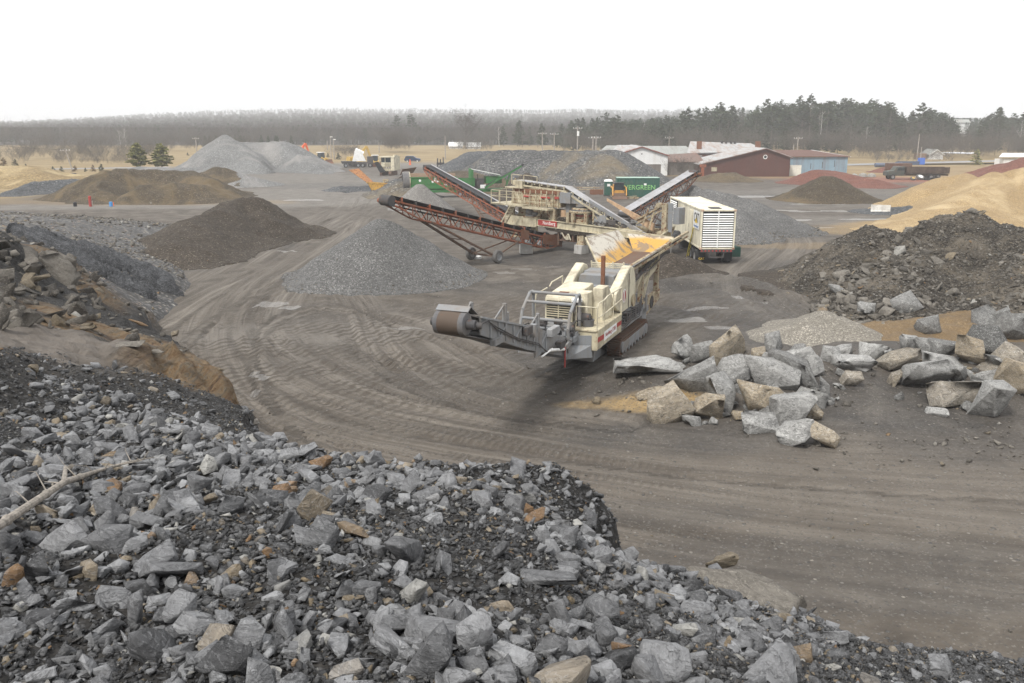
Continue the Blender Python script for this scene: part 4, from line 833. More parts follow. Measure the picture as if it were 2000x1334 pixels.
# ---- boulders beside the crusher: (u, v of the base, width px, height px, tint, hue, yaw, label)
BL = [(1263, 738, 118, 62, .95, .5, .1, 'broad flat white-veined slab nearest the tracks of the crusher'), (1270, 778, 60, 22, .6, .84, .5, 'thin brown slab under the broad white-veined slab'),
      (1333, 700, 46, 42, .85, .5, .7, 'pale rounded boulder at the back left of the boulder heap'), (1375, 715, 54, 46, .6, .5, .4, 'grey boulder second from the left at the back of the heap'),
      (1357, 770, 84, 66, .5, .7, .9, 'leaning brown-grey rectangular boulder, left of the heap'), (1432, 718, 62, 72, .8, .83, 1.3, 'tall pointed tan boulder at the back of the heap'),
      (1402, 808, 72, 70, .75, .5, .2, 'square grey boulder with cracked top in the middle of the heap'), (1312, 828, 82, 66, .95, .82, .6, 'cream boulder with creased top at the front left of the heap'),
      (1380, 822, 52, 52, .7, .84, .1, 'split slabby boulder with a yellow patch in front of the heap'), (1352, 832, 30, 20, .55, .5, .3, 'small grey wedge between the front boulders'),
      (1500, 806, 86, 66, .55, .835, .2, 'big blocky boulder with ochre stain, middle front of the heap'), (1427, 742, 56, 40, .7, .7, .6, 'flat tan-grey boulder in the centre of the heap'), (1448, 760, 50, 40, .5, .5, 1.0, 'dark sided boulder in the centre of the heap'),
      (1515, 762, 98, 56, .8, .5, -.5, 'long white layered slab lying across the heap'), (1552, 752, 88, 56, .4, .75, -.7, 'long dark slab sloping down to the right in the heap'), (1528, 722, 60, 30, .5, .6, .0, 'flat brown-grey stone above the long dark slab'),
      (1562, 722, 54, 44, .9, .5, .5, 'pale block with flat top at the back right of the heap'), (1590, 738, 46, 44, .8, .5, .9, 'pale craggy boulder at the right of the heap'), (1515, 690, 36, 40, .55, .5, .3, 'pointed grey boulder by the pea gravel cone'),
      (1482, 712, 32, 30, .6, .84, .2, 'ochre boulder behind the long white slab'), (1500, 710, 28, 24, .7, .5, 1.0, 'small pale boulder behind the heap'), (1585, 800, 44, 40, .75, .5, .2, 'grey boulder right of the ochre-stained block'),
      (1610, 778, 26, 36, .45, .7, .1, 'upright brown stone at the right end of the heap'), (1545, 830, 74, 60, .8, .5, .9, 'crinkled blue-grey boulder at the front right of the heap'), (1490, 846, 70, 38, .7, .5, .1, 'dark and pale rounded boulder at the very front of the heap'),
      (1562, 872, 66, 46, .75, .5, -.5, 'layered grey boulder at the front right corner of the heap'), (1610, 874, 58, 42, .9, .84, -.4, 'smooth ochre boulder at the front right corner of the heap'), (1590, 826, 36, 30, .7, .82, .3, 'small tan boulder tucked behind the ochre corner boulder'),
      (1625, 710, 36, 28, .8, .5, -.9, 'single pale leaning stone between the two boulder heaps'), (1665, 757, 34, 28, .6, .8, .2, 'single flat-faced tan stone alone on the dirt'), (1340, 712, 20, 12, .5, .5, .2, 'small stone at the back left of the heap'),
      (1560, 690, 30, 16, .5, .5, .2, 'flat stone at the back right of the heap'), (1455, 726, 40, 22, .75, .5, .2, 'pale low stone beside the tall pointed boulder'),
      (1668, 728, 60, 36, .95, .5, .2, 'white boulder at the left end of the right-hand boulders'), (1700, 704, 44, 30, .95, .55, .6, 'pale arched boulder at the left end of the right-hand boulders'), (1650, 700, 36, 24, .8, .7, .9, 'pale leaning slab behind the white boulder'),
      (1640, 735, 18, 14, .6, .5, .2, 'small round stone under the white boulder'), (1765, 728, 66, 42, .45, .8, .1, 'brown layered block left of the right-hand boulders'), (1778, 682, 34, 24, .8, .5, .3, 'pale stone on top of the right-hand boulders'),
      (1822, 762, 86, 48, .65, .6, .2, 'wide oval brown-grey boulder in the right-hand boulders'), (1858, 728, 64, 36, .85, .7, -.2, 'pale boulder with rough top in the right-hand boulders'), (1872, 798, 92, 46, .7, .8, .2, 'long flat-topped tan slab low in the right-hand boulders'),
      (1895, 760, 62, 44, .6, .5, .6, 'grey ribbed slab behind the long tan slab'), (1942, 822, 62, 62, .8, .7, .1, 'upright cream boulder with flat face at the lower right'), (1925, 758, 40, 28, .75, .7, .3, 'small oval tan boulder above the upright cream boulder'),
      (1900, 718, 62, 52, .6, .83, .9, 'pointed tan-edged boulder high in the right-hand boulders'), (1935, 696, 76, 42, .08, .5, -.3, 'dark brown block with a black shaded face at upper right'), (1965, 742, 66, 56, .5, .8, -.8, 'steep leaning slab in the right-hand boulders'),
      (1990, 780, 60, 60, .55, .83, -.9, 'leaning slab cut off by the right edge'), (1975, 735, 60, 40, .6, .7, .2, 'flat boulder near the right edge above the leaning slab'), (1742, 706, 26, 20, .6, .5, .2, 'small stone left of the right-hand boulders'),
      (1755, 755, 28, 26, .3, .8, .2, 'small brown block in the dirt left of the wide oval boulder'), (1822, 653, 34, 32, .4, .5, .2, 'single round dark boulder sitting in the ochre clay'), (1988, 668, 50, 46, .4, .7, .2, 'dark boulder at the right edge above the others'),
      (1850, 700, 46, 30, .35, .7, .2, 'dull brown boulder behind the pale rough-topped boulder'), (1815, 695, 40, 26, .5, .5, .6, 'dull grey boulder behind the wide oval boulder'), (1930, 640, 44, 34, .3, .5, .6, 'dark angular boulder right of the ochre clay heap'),
      (1965, 640, 36, 30, .35, .5, .6, 'dark flat boulder right of the ochre clay heap, nearest the edge'), (1625, 580, 40, 24, .7, .5, .4, 'pale grey boulder at the left foot of the rubble heap'), (1697, 612, 34, 20, .6, .6, .3, 'pale block at the front foot of the rubble heap'), (1780, 606, 50, 30, .5, .6, .3, 'wide brown block at the front foot of the rubble heap')]
allbv = bvh_of(g_o, rub, *[o for o in col.objects if o.type == 'MESH' and o.name.startswith(('soil_pile', 'gravel_pile'))])
for k, (u, v, wp, hp, ti, hu, yaw, lb) in enumerate(BL):
    d = ray(u, v); h = allbv.ray_cast(Vector((0, 14, H))+Vector((0, 0, 0)) if 0 else Vector((0, 0, H)), d.normalized())[0]
    q = h if h is not None else P(u, v); dist = (q-Vector((0, 0, H))).length; m = dist/F
    a = wp*m*1.12; c_ = max(hp*m*(.5 if k < 2 else .98), .18); b = (a+c_)*.5
    c_ *= 1.12; V, Fc = hull(13+k % 4, a/2, b/2, c_/2, (77 if k == 18 else 900+k*3), 1, .045, .05, .46, .012)
    V[:, 2] -= V[:, 2].min(); sc_ = a/(V[:, 0].max()-V[:, 0].min()); V[:, 0] *= sc_; V[:, 2] *= c_/V[:, 2].max()*1.05
    o = npmesh('boulder', V, Fc, S_bould, attrs={'tint': np.full(len(V), ti), 'hue': np.full(len(V), hmap(hu))})
    o.location = (q.x, q.y+b*.35, q.z-.12*c_); o.rotation_euler = (random.uniform(-.12, .22), random.uniform(-.22, .22), math.sin(yaw*3)*.3); tag(o, lb, 'boulder')
for k in range(110):
    if k < 70: u, v = r.normal(1470, 85), r.normal(765, 42)
    else: u, v = r.normal(1880, 70), r.normal(745, 40)
    if v > 868 or v < 680: continue
    h = allbv.ray_cast(Vector((0, 0, H)), ray(u, v).normalized())[0]; q = h if h is not None else P(u, v); a = float(np.clip(np.exp(r.normal(-1.25, .4)), .12, .6)); V, Fc = PROH[(k*7) % 40]
    o = npmesh('boulder', V*a, Fc, S_bould, attrs={'tint': np.full(len(V), r.uniform(.25, .95)), 'hue': np.full(len(V), .945 if r.uniform() < .10 else .5)}); o.location = (q.x, q.y, q.z+.12*a); o.rotation_euler = (r.normal(0, .3), r.normal(0, .3), r.uniform(0, 6)); tag(o, 'small angular rock wedged among the big boulders', 'rock', 'small rocks among the boulders')
# dead branch across the stones
def onbank(u, v, up=.06):
    z = bz(u, v)+up; return P(u, v, z)
br = MB(); pts = [onbank(-30, 1045, .22), onbank(60, 985, .25), onbank(125, 942, .27), onbank(190, 920, .27), onbank(250, 903, .25), onbank(300, 893, .2)]; rad = [.032, .029, .026, .017, .012, .005]
for a, b, r1, r2 in zip(pts, pts[1:], rad, rad[1:]): br.tube(a, b, r1, r2, 10)
br.tube(pts[2], onbank(128, 912, .30), .024, .015, 8)
for i in range(9):
    j = i % 4+1; p_ = pts[j].lerp(pts[j+1] if j+1 < len(pts) else pts[j], (i*.37) % 1); q_ = p_+Vector((r.normal(0, .10), r.normal(.03, .08), abs(r.normal(.07, .05)))); br.tube(p_, q_, .007, .003, 5); br.tube(q_, q_+Vector((r.normal(0, .06), r.normal(0, .06), r.normal(.02, .03))), .003, .001, 4)
for j in range(4): p_ = pts[j].lerp(pts[j+1], .45); br.lathe(p_, pts[j+1]-pts[j], [(-.035, rad[j]*.9), (0, rad[j]*1.25), (.03, rad[j]*.9)], 8)
tag(br.build('dead_branch', branch_m, smooth=True), 'bare forked dead branch lying across the stones at left', 'branch')
# blasting mats
mt = NT('black_mat_rubber'); n1 = mt.noise(1, 5, .7, vec=mt.mapping(mt.co(), (2.2, 9, 9), (0, 0, -.45)), dist=2.2); n2 = mt.noise(14, 4, .7)
mt.bump(n1, 1.0, .18); mt.bump(n2, .6, .06)
mt.base(mt.ramp(n1, [(.3, (.015, .016, .018)), (.5, (.07, .072, .077)), (.64, (.20, .205, .215))]), .6)
for k, (lb, line, wd) in enumerate([('long crumpled black rubber blasting mat draped down the left slope, upper one', [(62, 462), (110, 482), (170, 497), (235, 518), (300, 545), (318, 572)], 1.5), ('shorter crumpled black blasting mat in folds below the long one', [(150, 508), (190, 530), (232, 550), (262, 568), (298, 578)], .9), ('black blasting mat strip lying along the lower slope edge', [(158, 500), (205, 517), (250, 531), (290, 555)], .9)]):
    pl = [P(u, v, bz(u, v)) for u, v in line]; pl = smoothline([(p.x, p.y) for p in pl], 34); n = len(pl); V = []
    m = 25
    for i, (px, py) in enumerate(pl):
        a = pl[max(i-1, 0)]; b = pl[min(i+1, n-1)]; tx, ty = b[0]-a[0], b[1]-a[1]; L = math.hypot(tx, ty); nx_, ny_ = -ty/L, tx/L
        ww = wd*(1+.35*float(fbm(i*.06, k*3.0, 2, 5)))
        for j in range(m):
            t = j/(m-1)*2-1; X_ = px+nx_*ww*t; Y_ = py+ny_*ww*t; zb_ = float(bankz(np.array([X_]), np.array([Y_]))[0])
            rolls = 3.2 if k == 0 else 1.6; fold = .12+.42*math.sqrt(abs(math.sin(t*rolls+k+float(fbm(i*.03, k, 2, 3))*2.2)))*(1-t**6)+.16*float(fbm(i*.38+t*5, t*2, 3, 44))+.07*float(fbm(i*.9, t*6, 2, 8))
            V.append((X_, Y_, max(zb_, 0)+(fold+.1 if 0 < j < m-1 and 0 < i < n-1 else -.2)))
    tag(npmesh('blasting_mat', V, grid_faces(m, n), mt.m, True), lb, 'mat', 'blasting mats on the left slope')
# ------------------------------------------------------------------ machines
def rootat(name, label, cat, p, head=0, group=None):
    """head = compass angle of local +y, clockwise from +Y"""
    o = thing(name, label, cat, (p[0], p[1], p[2] if len(p) > 2 else 0), -R(head), group)
    o['_'] = 0; del o['_']; return o
def toloc(o, p):
    return (Matrix.Translation(o.location)@Matrix.Rotation(o.rotation_euler.z, 4, 'Z')).inverted()@Vector(p)
# ---- tracked jaw crusher (x = right, y = away from the camera)
q = P(1210, 700)
cr = rootat('mobile_crusher', 'cream tracked jaw crusher with long grey discharge conveyor and raised feed hopper', 'crusher', (q.x, q.y), 22.5)
for s, (x0, x1) in enumerate(((-.58, 0), (-3.0, -2.42))):
    ol = []; n = 14
    for i in range(n+1): a = math.pi/2+math.pi*i/n; ol.append((.42+.40*math.cos(a), .41+.40*math.sin(a)))
    for i in range(n+1): a = -math.pi/2+math.pi*i/n; ol.append((4.62+.36*math.cos(a), .38+.36*math.sin(a)))
    tk = MB().prof(ol, x0+.03, x1-.03).build('track', darksteel if s else rustdull, cr)
    pd = MB(); per = []                       # grouser pads along the outline
    tot = 0; pts = ol+[ol[0]]
    for a, b in zip(pts, pts[1:]):
        L = math.dist(a, b); k = max(1, round(L/.17)) if L > .25 else 1
        for i in range(k): per.append((a[0]+(b[0]-a[0])*(i+.5)/k, a[1]+(b[1]-a[1])*(i+.5)/k, (b[0]-a[0])/L, (b[1]-a[1])/L))
    for (yy, zz, ty, tz) in per:
        pd.bar((x0, yy, zz), (x1, yy, zz), .13, .05, up=(0, -tz, ty)); pd.bar((x0, yy, zz), (x1, yy, zz), .035, .20, up=(0, -tz, ty))
    pd.build('track_pads', rustdull, tk)
    fr = MB().box(x1-.01, x1+.03, .55, 4.5, .2, .60)
    for k in range(7): fr.tube((x1-.02, .9+k*.55, .20), (x1+.05, .9+k*.55, .20), .13, n=14)
    fr.build('track_frame', greysteel, tk, .01)
    sp = MB().tube((x1-.02, .42, .41), (x1+.05, .42, .41), .25, n=18).tube((x1-.02, 4.62, .38), (x1+.05, 4.62, .38), .25, n=18); sp.build('sprocket', greysteel, tk)
ch = MB().box(-2.42, -.58, .3, 4.8, .45, .95).box(-2.7, -.25, -3.6, 6.2, .95, 1.25).box(-2.5, -2.3, -3.8, 7.0, 1.25, 1.6).box(-.6, -.4, -.5, 7.0, 1.25, 1.6)
ch.box(-2.6, -.2, 5.4, 5.6, 1.2, 1.9).build('chassis', greysteel, cr, .02)
rb = MB()                                     # rear side beams with oval hole
for x0 in (-.42, -2.8):
    rb.prof([(5.5, .66), (8.75, 1.10), (8.75, 1.62), (5.5, 1.72)], x0, x0+.12)
rb.build('rear_side_beam', cream_rusty, cr, .01)
MB().lathe((-.29, 6.9, 1.25), (1, 0, 0), [(0, .001), (.0, .33), (.03, .33), (.03, .28)], 20).build('beam_opening', darksteel, cr)
pl = MB().prof([(4.7, .30), (5.6, .45), (5.9, 1.7), (5.0, 1.5)], -.35, -.25); pl.build('rear_gusset', greysteel, cr)
# hydraulic lines along the side
hy = MB()
for k in range(7):
    z0 = 1.05+k*.1; hy.pipe([(-.22-.03*(k % 3), .1+k*.1, z0+.3), (-.18, 1.2+.2*k, z0+.05*(k % 2)), (-.2, 2.6, z0+.12), (-.24, 4.2, z0), (-.3, 4.9, z0+.3)], .025, 6)
for k in range(9): hy.box(-.5, -.2, .3+k*.5, .52+k*.5, 1.25, 1.62-.1*(k % 3))
hy.build('hydraulic_lines', darksteel, cr)
# walkway and striped skirt
dk = MB().box(-.85, .17, -3.95, -.4, 2.05, 2.13); dk.build('walkway_deck', cream, cr, .01)
MB().box(-.8, .12, -3.9, -3.2, 1.28, 2.05).box(.06, .15, -3.92, -.42, 1.34, 2.05).box(-.75, -.1, -3.2, -2.4, 1.5, 2.05).build('side_skirt', cream, cr, .015)
st = MB().prof([(-3.88, 1.62), (-3.05, 1.60), (-3.05, 1.80), (-3.88, 1.83)], .152, .158).prof([(-1.15, 1.66), (-.45, 1.65), (-.45, 1.84), (-1.15, 1.84)], .152, .158)
st.build('red_stripe', red_m, cr)
MB().prof([(-3.02, 1.50), (-1.2, 1.54), (-1.2, 1.90), (-3.02, 1.88)], .152, .156).build('name_panel', white_m, cr)
text('Nordberg LT105', 'lettering', red_m, cr, (.161, -2.1, 1.71), (R(90), 0, R(90)), .24, .003, .92)
rl = MB(); X0 = .13
rl.pipe([(X0, -3.95, 2.12), (X0, -3.95, 3.05), (X0, -3.8, 3.2), (X0, -3.0, 3.2), (X0, -2.6, 3.28), (X0, -.45, 3.28), (X0, -.45, 1.3)], .028, 8)
rl.pipe([(X0, -3.95, 2.62), (X0, -2.9, 2.62), (X0, -.45, 2.75)], .022, 8)
for yy in (-3.0, -1.7): rl.tube((X0, yy, 2.1), (X0, yy, 3.26), .022)
rl.tube((-.75, -3.95, 2.1), (-.75, -3.95, 3.05), .022).tube((-.75, -3.95, 3.05), (X0, -3.95, 3.05), .022)
rl.build('walkway_rail', cream_clean, cr, smooth=True)
rl2 = MB().pipe([(-2.75, -3.4, 2.2), (-2.75, -3.2, 3.25), (-2.75, -1.9, 3.3)], .028).pipe([(-2.75, -1.6, 3.3), (-2.75, -1.3, 3.45), (-2.75, .1, 3.5), (-2.75, .1, 2.4)], .028); rl2.build('far_side_rail', cream_clean, cr)
MB().lathe((-.45, -3.3, 2.13), (0, 0, 1), [(0, .001), (0, .22), (.26, .25), (.28, .25), (.28, .2), (.08, .17), (.08, .001)], 18).build('bucket', rubber_grey, cr, smooth=True)
# engine module
eg = MB().prof([(-3.3, 2.0), (-3.3, 3.12), (-3.2, 3.24), (-.55, 3.40), (-.45, 3.3), (-.45, 2.0)], -2.32, -1.12); eg.build('engine_hood', cream_clean, cr, .03)
lv = MB()
for k in range(7): lv.box(-2.25, -1.2, -3.34, -3.30, 2.42+k*.095, 2.46+k*.095)
lv.box(-1.74, -1.70, -3.35, -3.3, 2.35, 3.08).build('radiator_louvre', cream, cr)
MB().box(-2.24, -1.2, -3.31, -3.29, 2.36, 3.06).build('radiator_grille', black_m, cr)
MB().box(-1.95, -1.55, -2.6, -2.45, 3.27, 3.31).box(-2.2, -2.1, -2.8, -2.7, 3.26, 3.29).build('hood_catch', rustm, cr)
MB().box(-1.12, -.62, -2.9, -2.2, 2.1, 3.38).prof([(-2.2, 2.1), (-2.2, 3.5), (-1.4, 3.5), (-.8, 2.9), (-.8, 2.1)], -.62, -.18).build('control_cabinet', cream_clean, cr, .02)
ac = MB().lathe((-1.0, -3.15, 2.65), (0, 0, 1), [(0, .001), (0, .2), (.42, .2), (.42, .001)], 18); a_ = ac.build('air_cleaner', darksteel, cr, smooth=True)
MB().lathe((-1.0, -3.15, 3.07), (0, 0, 1), [(0, .23), (.1, .23), (.15, .15), (.16, .001)], 18).build('air_cleaner_cap', white_m, a_, smooth=True)
MB().tube((-.95, -3.3, 2.45), (-.38, -3.3, 2.45), .2, n=16).tube((-.42, -3.3, 2.45), (-.34, -3.3, 2.45), .14, n=12).build('electric_motor', darksteel, cr, smooth=True)
ex = MB().box(-1.02, -.86, .2, .36, 2.9, 4.48); ex.build('exhaust_pipe', rustm, cr, .01)
# flywheel guards and jaw
for nm, x0, x1 in (('flywheel_guard', -.42, -.02), ('flywheel_guard', -2.62, -2.22)):
    g_ = MB().prof([(-.9, 2.55), (-.75, 3.02), (.9, 3.72), (1.5, 3.92), (2.1, 3.75), (2.45, 3.2), (2.5, 2.7), (2.1, 2.0), (.2, 2.0), (-.6, 2.3)], x0, x1).build(nm, cream_clean, cr, .04)
    if x0 > -1:
        MB().lathe((-.02, .55, 2.72), (1, 0, 0), [(.0, .001), (.004, .30), (.0, .30)], 24).build('emblem_disc', white_m, g_)
        MB().lathe((-.015, .55, 2.72), (1, 0, 0), [(.0, .001), (.006, .25), (.0, .25)], 24).build('emblem_ring', red_m, g_)
        MB().box(-.02, -.005, .42, .56, 2.5, 2.96).build('emblem_bar', white_m, g_)
        MB().box(-.02, .0, 1.25, 1.30, 2.05, 3.6).build('guard_seam', darksteel, g_)
        MB().tube((.0, 2.0, 2.25), (.06, 2.0, 2.25), .28, n=18).build('hub_cover', cream_rusty, g_)
jw = MB().profx([(-2.2, 2.0), (-.45, 2.0), (-.4, 3.0), (-.55, 3.55), (-2.1, 3.55), (-2.25, 3.0)], .6, 2.0).box(-2.15, -.5, 1.3, 2.3, 3.4, 3.6).box(-2.0, -.65, .45, .65, 2.3, 3.1); jw.build('jaw_box', greysteel, cr, .03)
MB().prof([(.1, 2.6), (1.2, 3.45), (1.2, 3.55), (.0, 2.7)], -2.1, -.55).build('swing_jaw_cover', greysteel, cr)
MB().box(-2.2, -.45, 1.9, 2.6, 1.8, 3.3).box(-2.0, -.6, 2.3, 3.6, 1.7, 3.0).build('feeder_base', greysteel, cr, .03)
gl = MB()
for k in range(5): gl.bar((-2.1, 2.35-.03*k, 3.50+k*.085), (-.52, 2.35-.03*k, 3.50+k*.085), .05, .045)
for xx in (-2.08, -1.55, -1.05, -.54): gl.bar((xx, 2.34, 3.45), (xx, 2.2, 3.92), .06, .04)
gl.build('guard_grille', cream_clean, cr)
# hopper
gz_ = MB()
for k in range(13): gz_.bar((-1.62+k*.085, 2.6, 3.42), (-1.62+k*.085, 4.4, 3.50), .035, .08)
gz_.build('grizzly_bars', greysteel, cr)
MB().plate([(-1.72, 4.3, 3.44), (-.5, 4.3, 3.44), (-.6, 8.1, 3.56), (-1.62, 8.1, 3.56)], .06).build('feeder_pan', rustdull, cr)
def hopmat():
    t = NT('hopper_inside'); o_ = t.co(); n = t.noise(1.1, 5, .6, dist=.5); n2 = t.noise(5, 6, .7, vec=t.mapping(o_, (1, .5, .35), (.5, 0, 0)))
    sx = t.n('ShaderNodeSeparateXYZ'); t.l(o_, sx.inputs[0])
    a1 = t.ramp(t.math('ADD', t.math('MULTIPLY', sx.outputs[0], -.9), t.math('SUBTRACT', t.math('MULTIPLY', n, .7), 1.9)), [(.28, 0), (.55, 1)])
    a2 = t.ramp(t.math('ADD', t.math('SUBTRACT', sx.outputs[2], 4.0), t.math('MULTIPLY', n, .35)), [(.35, 0), (.5, 1)])
    c = t.mix(t.math('MAXIMUM', a1, a2), (.50, .29, .07), (.46, .43, .37))
    n3 = t.noise(.9, 6, .7, dist=1.2); c = t.mix(t.ramp(n3, [(.52, 0), (.56, .85)]), c, (.20, .155, .115))
    c = t.mix(t.math('MULTIPLY', t.ramp(n2, [(.6, 0), (.63, .8)]), .8), c, (.13, .10, .08)); t.bump(n2, .2, .02); return t.base(c, .6)
hm = hopmat()
hp = MB().plate([(-1.72, 2.5, 3.45), (-1.62, 8.1, 3.56), (-2.75, 9.0, 4.55), (-3.15, 4.6, 4.62)], .05)
hp.build('hopper_wall', hm, cr)
MB().plate([(-1.62, 8.1, 3.56), (-.6, 8.1, 3.56), (.25, 9.0, 4.30), (-2.2, 9.0, 4.38)], .05).build('hopper_wall', hm, cr)
MB().plate([(-.5, 2.5, 3.45), (1.0, 8.6, 4.62), (-.58, 8.1, 3.56)], .05).plate([(-.5, 2.5, 3.45), (-.35, 2.5, 3.6), (1.05, 8.6, 4.68), (.95, 8.6, 4.6)], .05).build('hopper_wall', greysteel, cr)
MB().bar((-.50, 2.5, 3.58), (1.05, 8.6, 4.70), .13, .10).bar((-.42, 2.5, 3.42), (1.1, 8.5, 4.50), .05, .10).build('hopper_rail', cream_rusty, cr)
MB().tube((.60, 6.7, 4.42), (.66, 6.95, 4.46), .11, n=10).build('rail_hinge', cream, cr)
MB().bar((-3.15, 4.6, 4.64), (-2.75, 9.0, 4.57), .08, .08).bar((-1.72, 2.5, 3.46), (-3.15, 4.6, 4.64), .06, .08).bar((-2.75, 9.0, 4.57), (.25, 9.0, 4.32), .07, .07).build('hopper_rim', cream, cr)
for (xx, yy, zt) in ((-.4, 5.0, 3.3), (-.35, 8.0, 3.6), (-2.5, 5.0, 3.4), (-2.5, 8.0, 3.6)):
    MB().box(xx-.12, xx+.12, yy-.14, yy+.14, 1.55, zt).box(xx-.18, xx+.18, yy-.2, yy+.2, 1.5, 1.6).build('hopper_post', cream_rusty, cr, .01)
MB().bar((-.35, 5.0, 2.5), (-.33, 8.0, 3.0), .1, .22).bar((-.35, 5.0, 3.3), (-.33, 8.2, 3.6), .12, .15).bar((-.3, 3.0, 2.2), (-.3, 5.0, 3.2), .1, .2).bar((-2.4, 8, 3.0), (-.4, 8, 3.0), .12, .2).bar((-.3, 5.2, 1.8), (-.3, 6.6, 3.3), .1, .12).build('hopper_brace', cream, cr)
vb = MB()
for k in range(8): vb.tube((-.25, 3.3+k*.55, 3.0+k*.06), (-.15, 3.45+k*.55, 3.2+k*.08), .09, n=10)
vb.pipe([(-.2, 3.0, 2.9), (-.1, 4.2, 3.2), (-.15, 5.5, 3.1), (.0, 7.0, 3.4), (.0, 8.2, 3.6)], .03)
vb.build('hose_bundle', darksteel, cr)
# front deck: hydraulics, hoops
MB().box(-2.75, -.6, -4.6, -3.45, 1.7, 1.95).box(-2.6, -1.0, -4.35, -3.5, 1.95, 2.25).prof([(-5.2, 1.3), (-4.6, 1.95), (-3.4, 1.95), (-3.4, 1.3)], -2.7, -2.55).build('front_deck', greysteel, cr, .02)
fd = MB().tube((-1.25, -4.2, 2.15), (-.75, -4.2, 2.15), .16, n=14).tube((-1.6, -4.1, 2.4), (-1.3, -4.1, 2.4), .13, n=12).box(-2.4, -1.9, -4.5, -4.1, 2.2, 2.45); fd.build('hydraulic_pump', darksteel, cr)
def hoop(x): return [(x, -4.75, 1.35), (x, -4.95, 2.3), (x, -4.7, 2.9), (x, -3.9, 3.45), (x, -3.6, 3.45), (x, -3.5, 3.3), (x, -3.5, 1.9)]
hh = MB().pipe(hoop(-.75), .065, 10); hh.build('roll_hoop', greysteel, cr, smooth=True)
MB().pipe(hoop(-2.75), .065, 10).build('roll_hoop', greysteel, cr, smooth=True)
MB().tube((-2.75, -3.75, 3.45), (-.75, -3.75, 3.45), .06).tube((-2.75, -4.3, 3.17), (-.75, -4.3, 3.17), .06).tube((-2.75, -4.82, 2.6), (-.75, -4.82, 2.6), .06).tube((-2.75, -4.6, 2.2), (-.9, -4.6, 2.2), .06).build('hoop_crossbar', greysteel, cr, smooth=True)
MB().plate([(-1.0, -4.5, 1.55), (-.1, -4.0, 1.5), (-.05, -3.9, 1.0), (-.9, -4.8, 1.05)], .04).plate([(-.75, -4.2, 1.9), (-.1, -3.92, 1.9), (-.1, -3.92, 1.1), (-.75, -4.2, 1.3)], .03).build('chute_flap', greysteel, cr)
MB().profx([(-2.2, .75), (-.15, .7), (-.1, 1.2), (-2.4, 1.25)], -3.5, -3.3).plate([(-1.5, -3.9, 1.1), (-.3, -3.6, .95), (-.3, -3.0, .75), (-1.5, -3.3, .8)], .05).build('belly_plate', greysteel, cr)
# main discharge conveyor, rising towards the camera
sl_ = .307
def cz(l): return 4.34-.02+(-13.6-l)*sl_*1.0     # belt centre height at local y=l (rises toward -y)
xc0, xc1 = -1.95, -.93
b0, b1 = -13.5, .5
side = MB()
for xx in (xc0-.10, xc1+.04):
    side.prof([(-12.9, cz(-12.9)-.26), (-9, cz(-9)-.46), (b1, cz(b1)-.4), (b1, cz(b1)+.2), (-8.4, cz(-8.4)+.42), (-12.9, cz(-12.9)+.34)], xx, xx+.06)
for k in range(8): side.bar((xc0-.05, -12.6+k*1.5, cz(-12.6+k*1.5)-.2), (xc1+.05, -12.6+k*1.5, cz(-12.6+k*1.5)-.2), .1, .1)
cvf = side.build('conveyor_frame', greysteel, cr, .01)
MB().prof([(-13.6, cz(-13.6)+.33), (b1, cz(b1)+.02), (b1, cz(b1)-.04), (-13.6, cz(-13.6)+.29)], xc0, xc1).prof([(-13.6, cz(-13.6)-.33), (b1, cz(b1)-.3), (b1, cz(b1)-.34), (-13.6, cz(-13.6)-.36)], xc0, xc1).build('conveyor_belt', rubber_grey, cr)
dr = MB().lathe((xc0, -13.6, cz(-13.6)), (1, 0, 0), [(0, .001), (0, .30), (.02, .34), (.16, .345)], 28).lathe((xc1-.18, -13.6, cz(-13.6)), (1, 0, 0), [(0, .345), (.16, .34), (.18, .3), (.18, .001)], 28); dr.build('drum_rubber_edge', rubber_grey, cr, smooth=True)
MB().lathe((xc0+.155, -13.6, cz(-13.6)), (1, 0, 0), [(0, .34), (.2, .352), (.37, .352), (.7, .34)], 28).build('head_drum', drum_m, cr, smooth=True)
MB().tube((xc0-.16, -13.6, cz(-13.6)), (xc0, -13.6, cz(-13.6)), .12, n=14).build('drum_bearing', darksteel, cr, smooth=True)
MB().tube((xc1, -13.6, cz(-13.6)), (xc1+.28, -13.6, cz(-13.6)), .15, n=14).tube((xc1+.12, -13.6, cz(-13.6)), (xc1+.42, -13.5, cz(-13.6)-.04), .1, n=12).build('drum_motor', darksteel, cr, smooth=True)
MB().prof([(-13.62, cz(-13.6)+.37), (-13.4, cz(-13.6)+.50), (-12.9, cz(-12.9)+.40), (-12.9, cz(-12.9)+.36), (-13.38, cz(-13.6)+.46), (-13.58, cz(-13.6)+.35)], xc0-.02, xc1+.02).build('drum_hood', greysteel, cr)
for l in (-11.0, -8.0):
    MB().box(xc1+.02, xc1+.14, l-.06, l+.06, cz(l)-.1, cz(l)+.95).bar((xc1+.08, l, cz(l)+.92), (xc1-.02, l-1.15, cz(l)+.28), .045, .05).bar((xc0-.08, l, cz(l)+.9), (xc0-.02, l-1.15, cz(l)+.28), .045, .05).box(xc0-.14, xc0-.02, l-.05, l+.05, cz(l)-.1, cz(l)+.9).build('conveyor_post', greysteel, cr)
MB().box(xc1+.04, xc1+.24, -12.1, -11.4, cz(-11.7)-.42, cz(-11.7)-.22).build('conveyor_bracket', greysteel, cr)
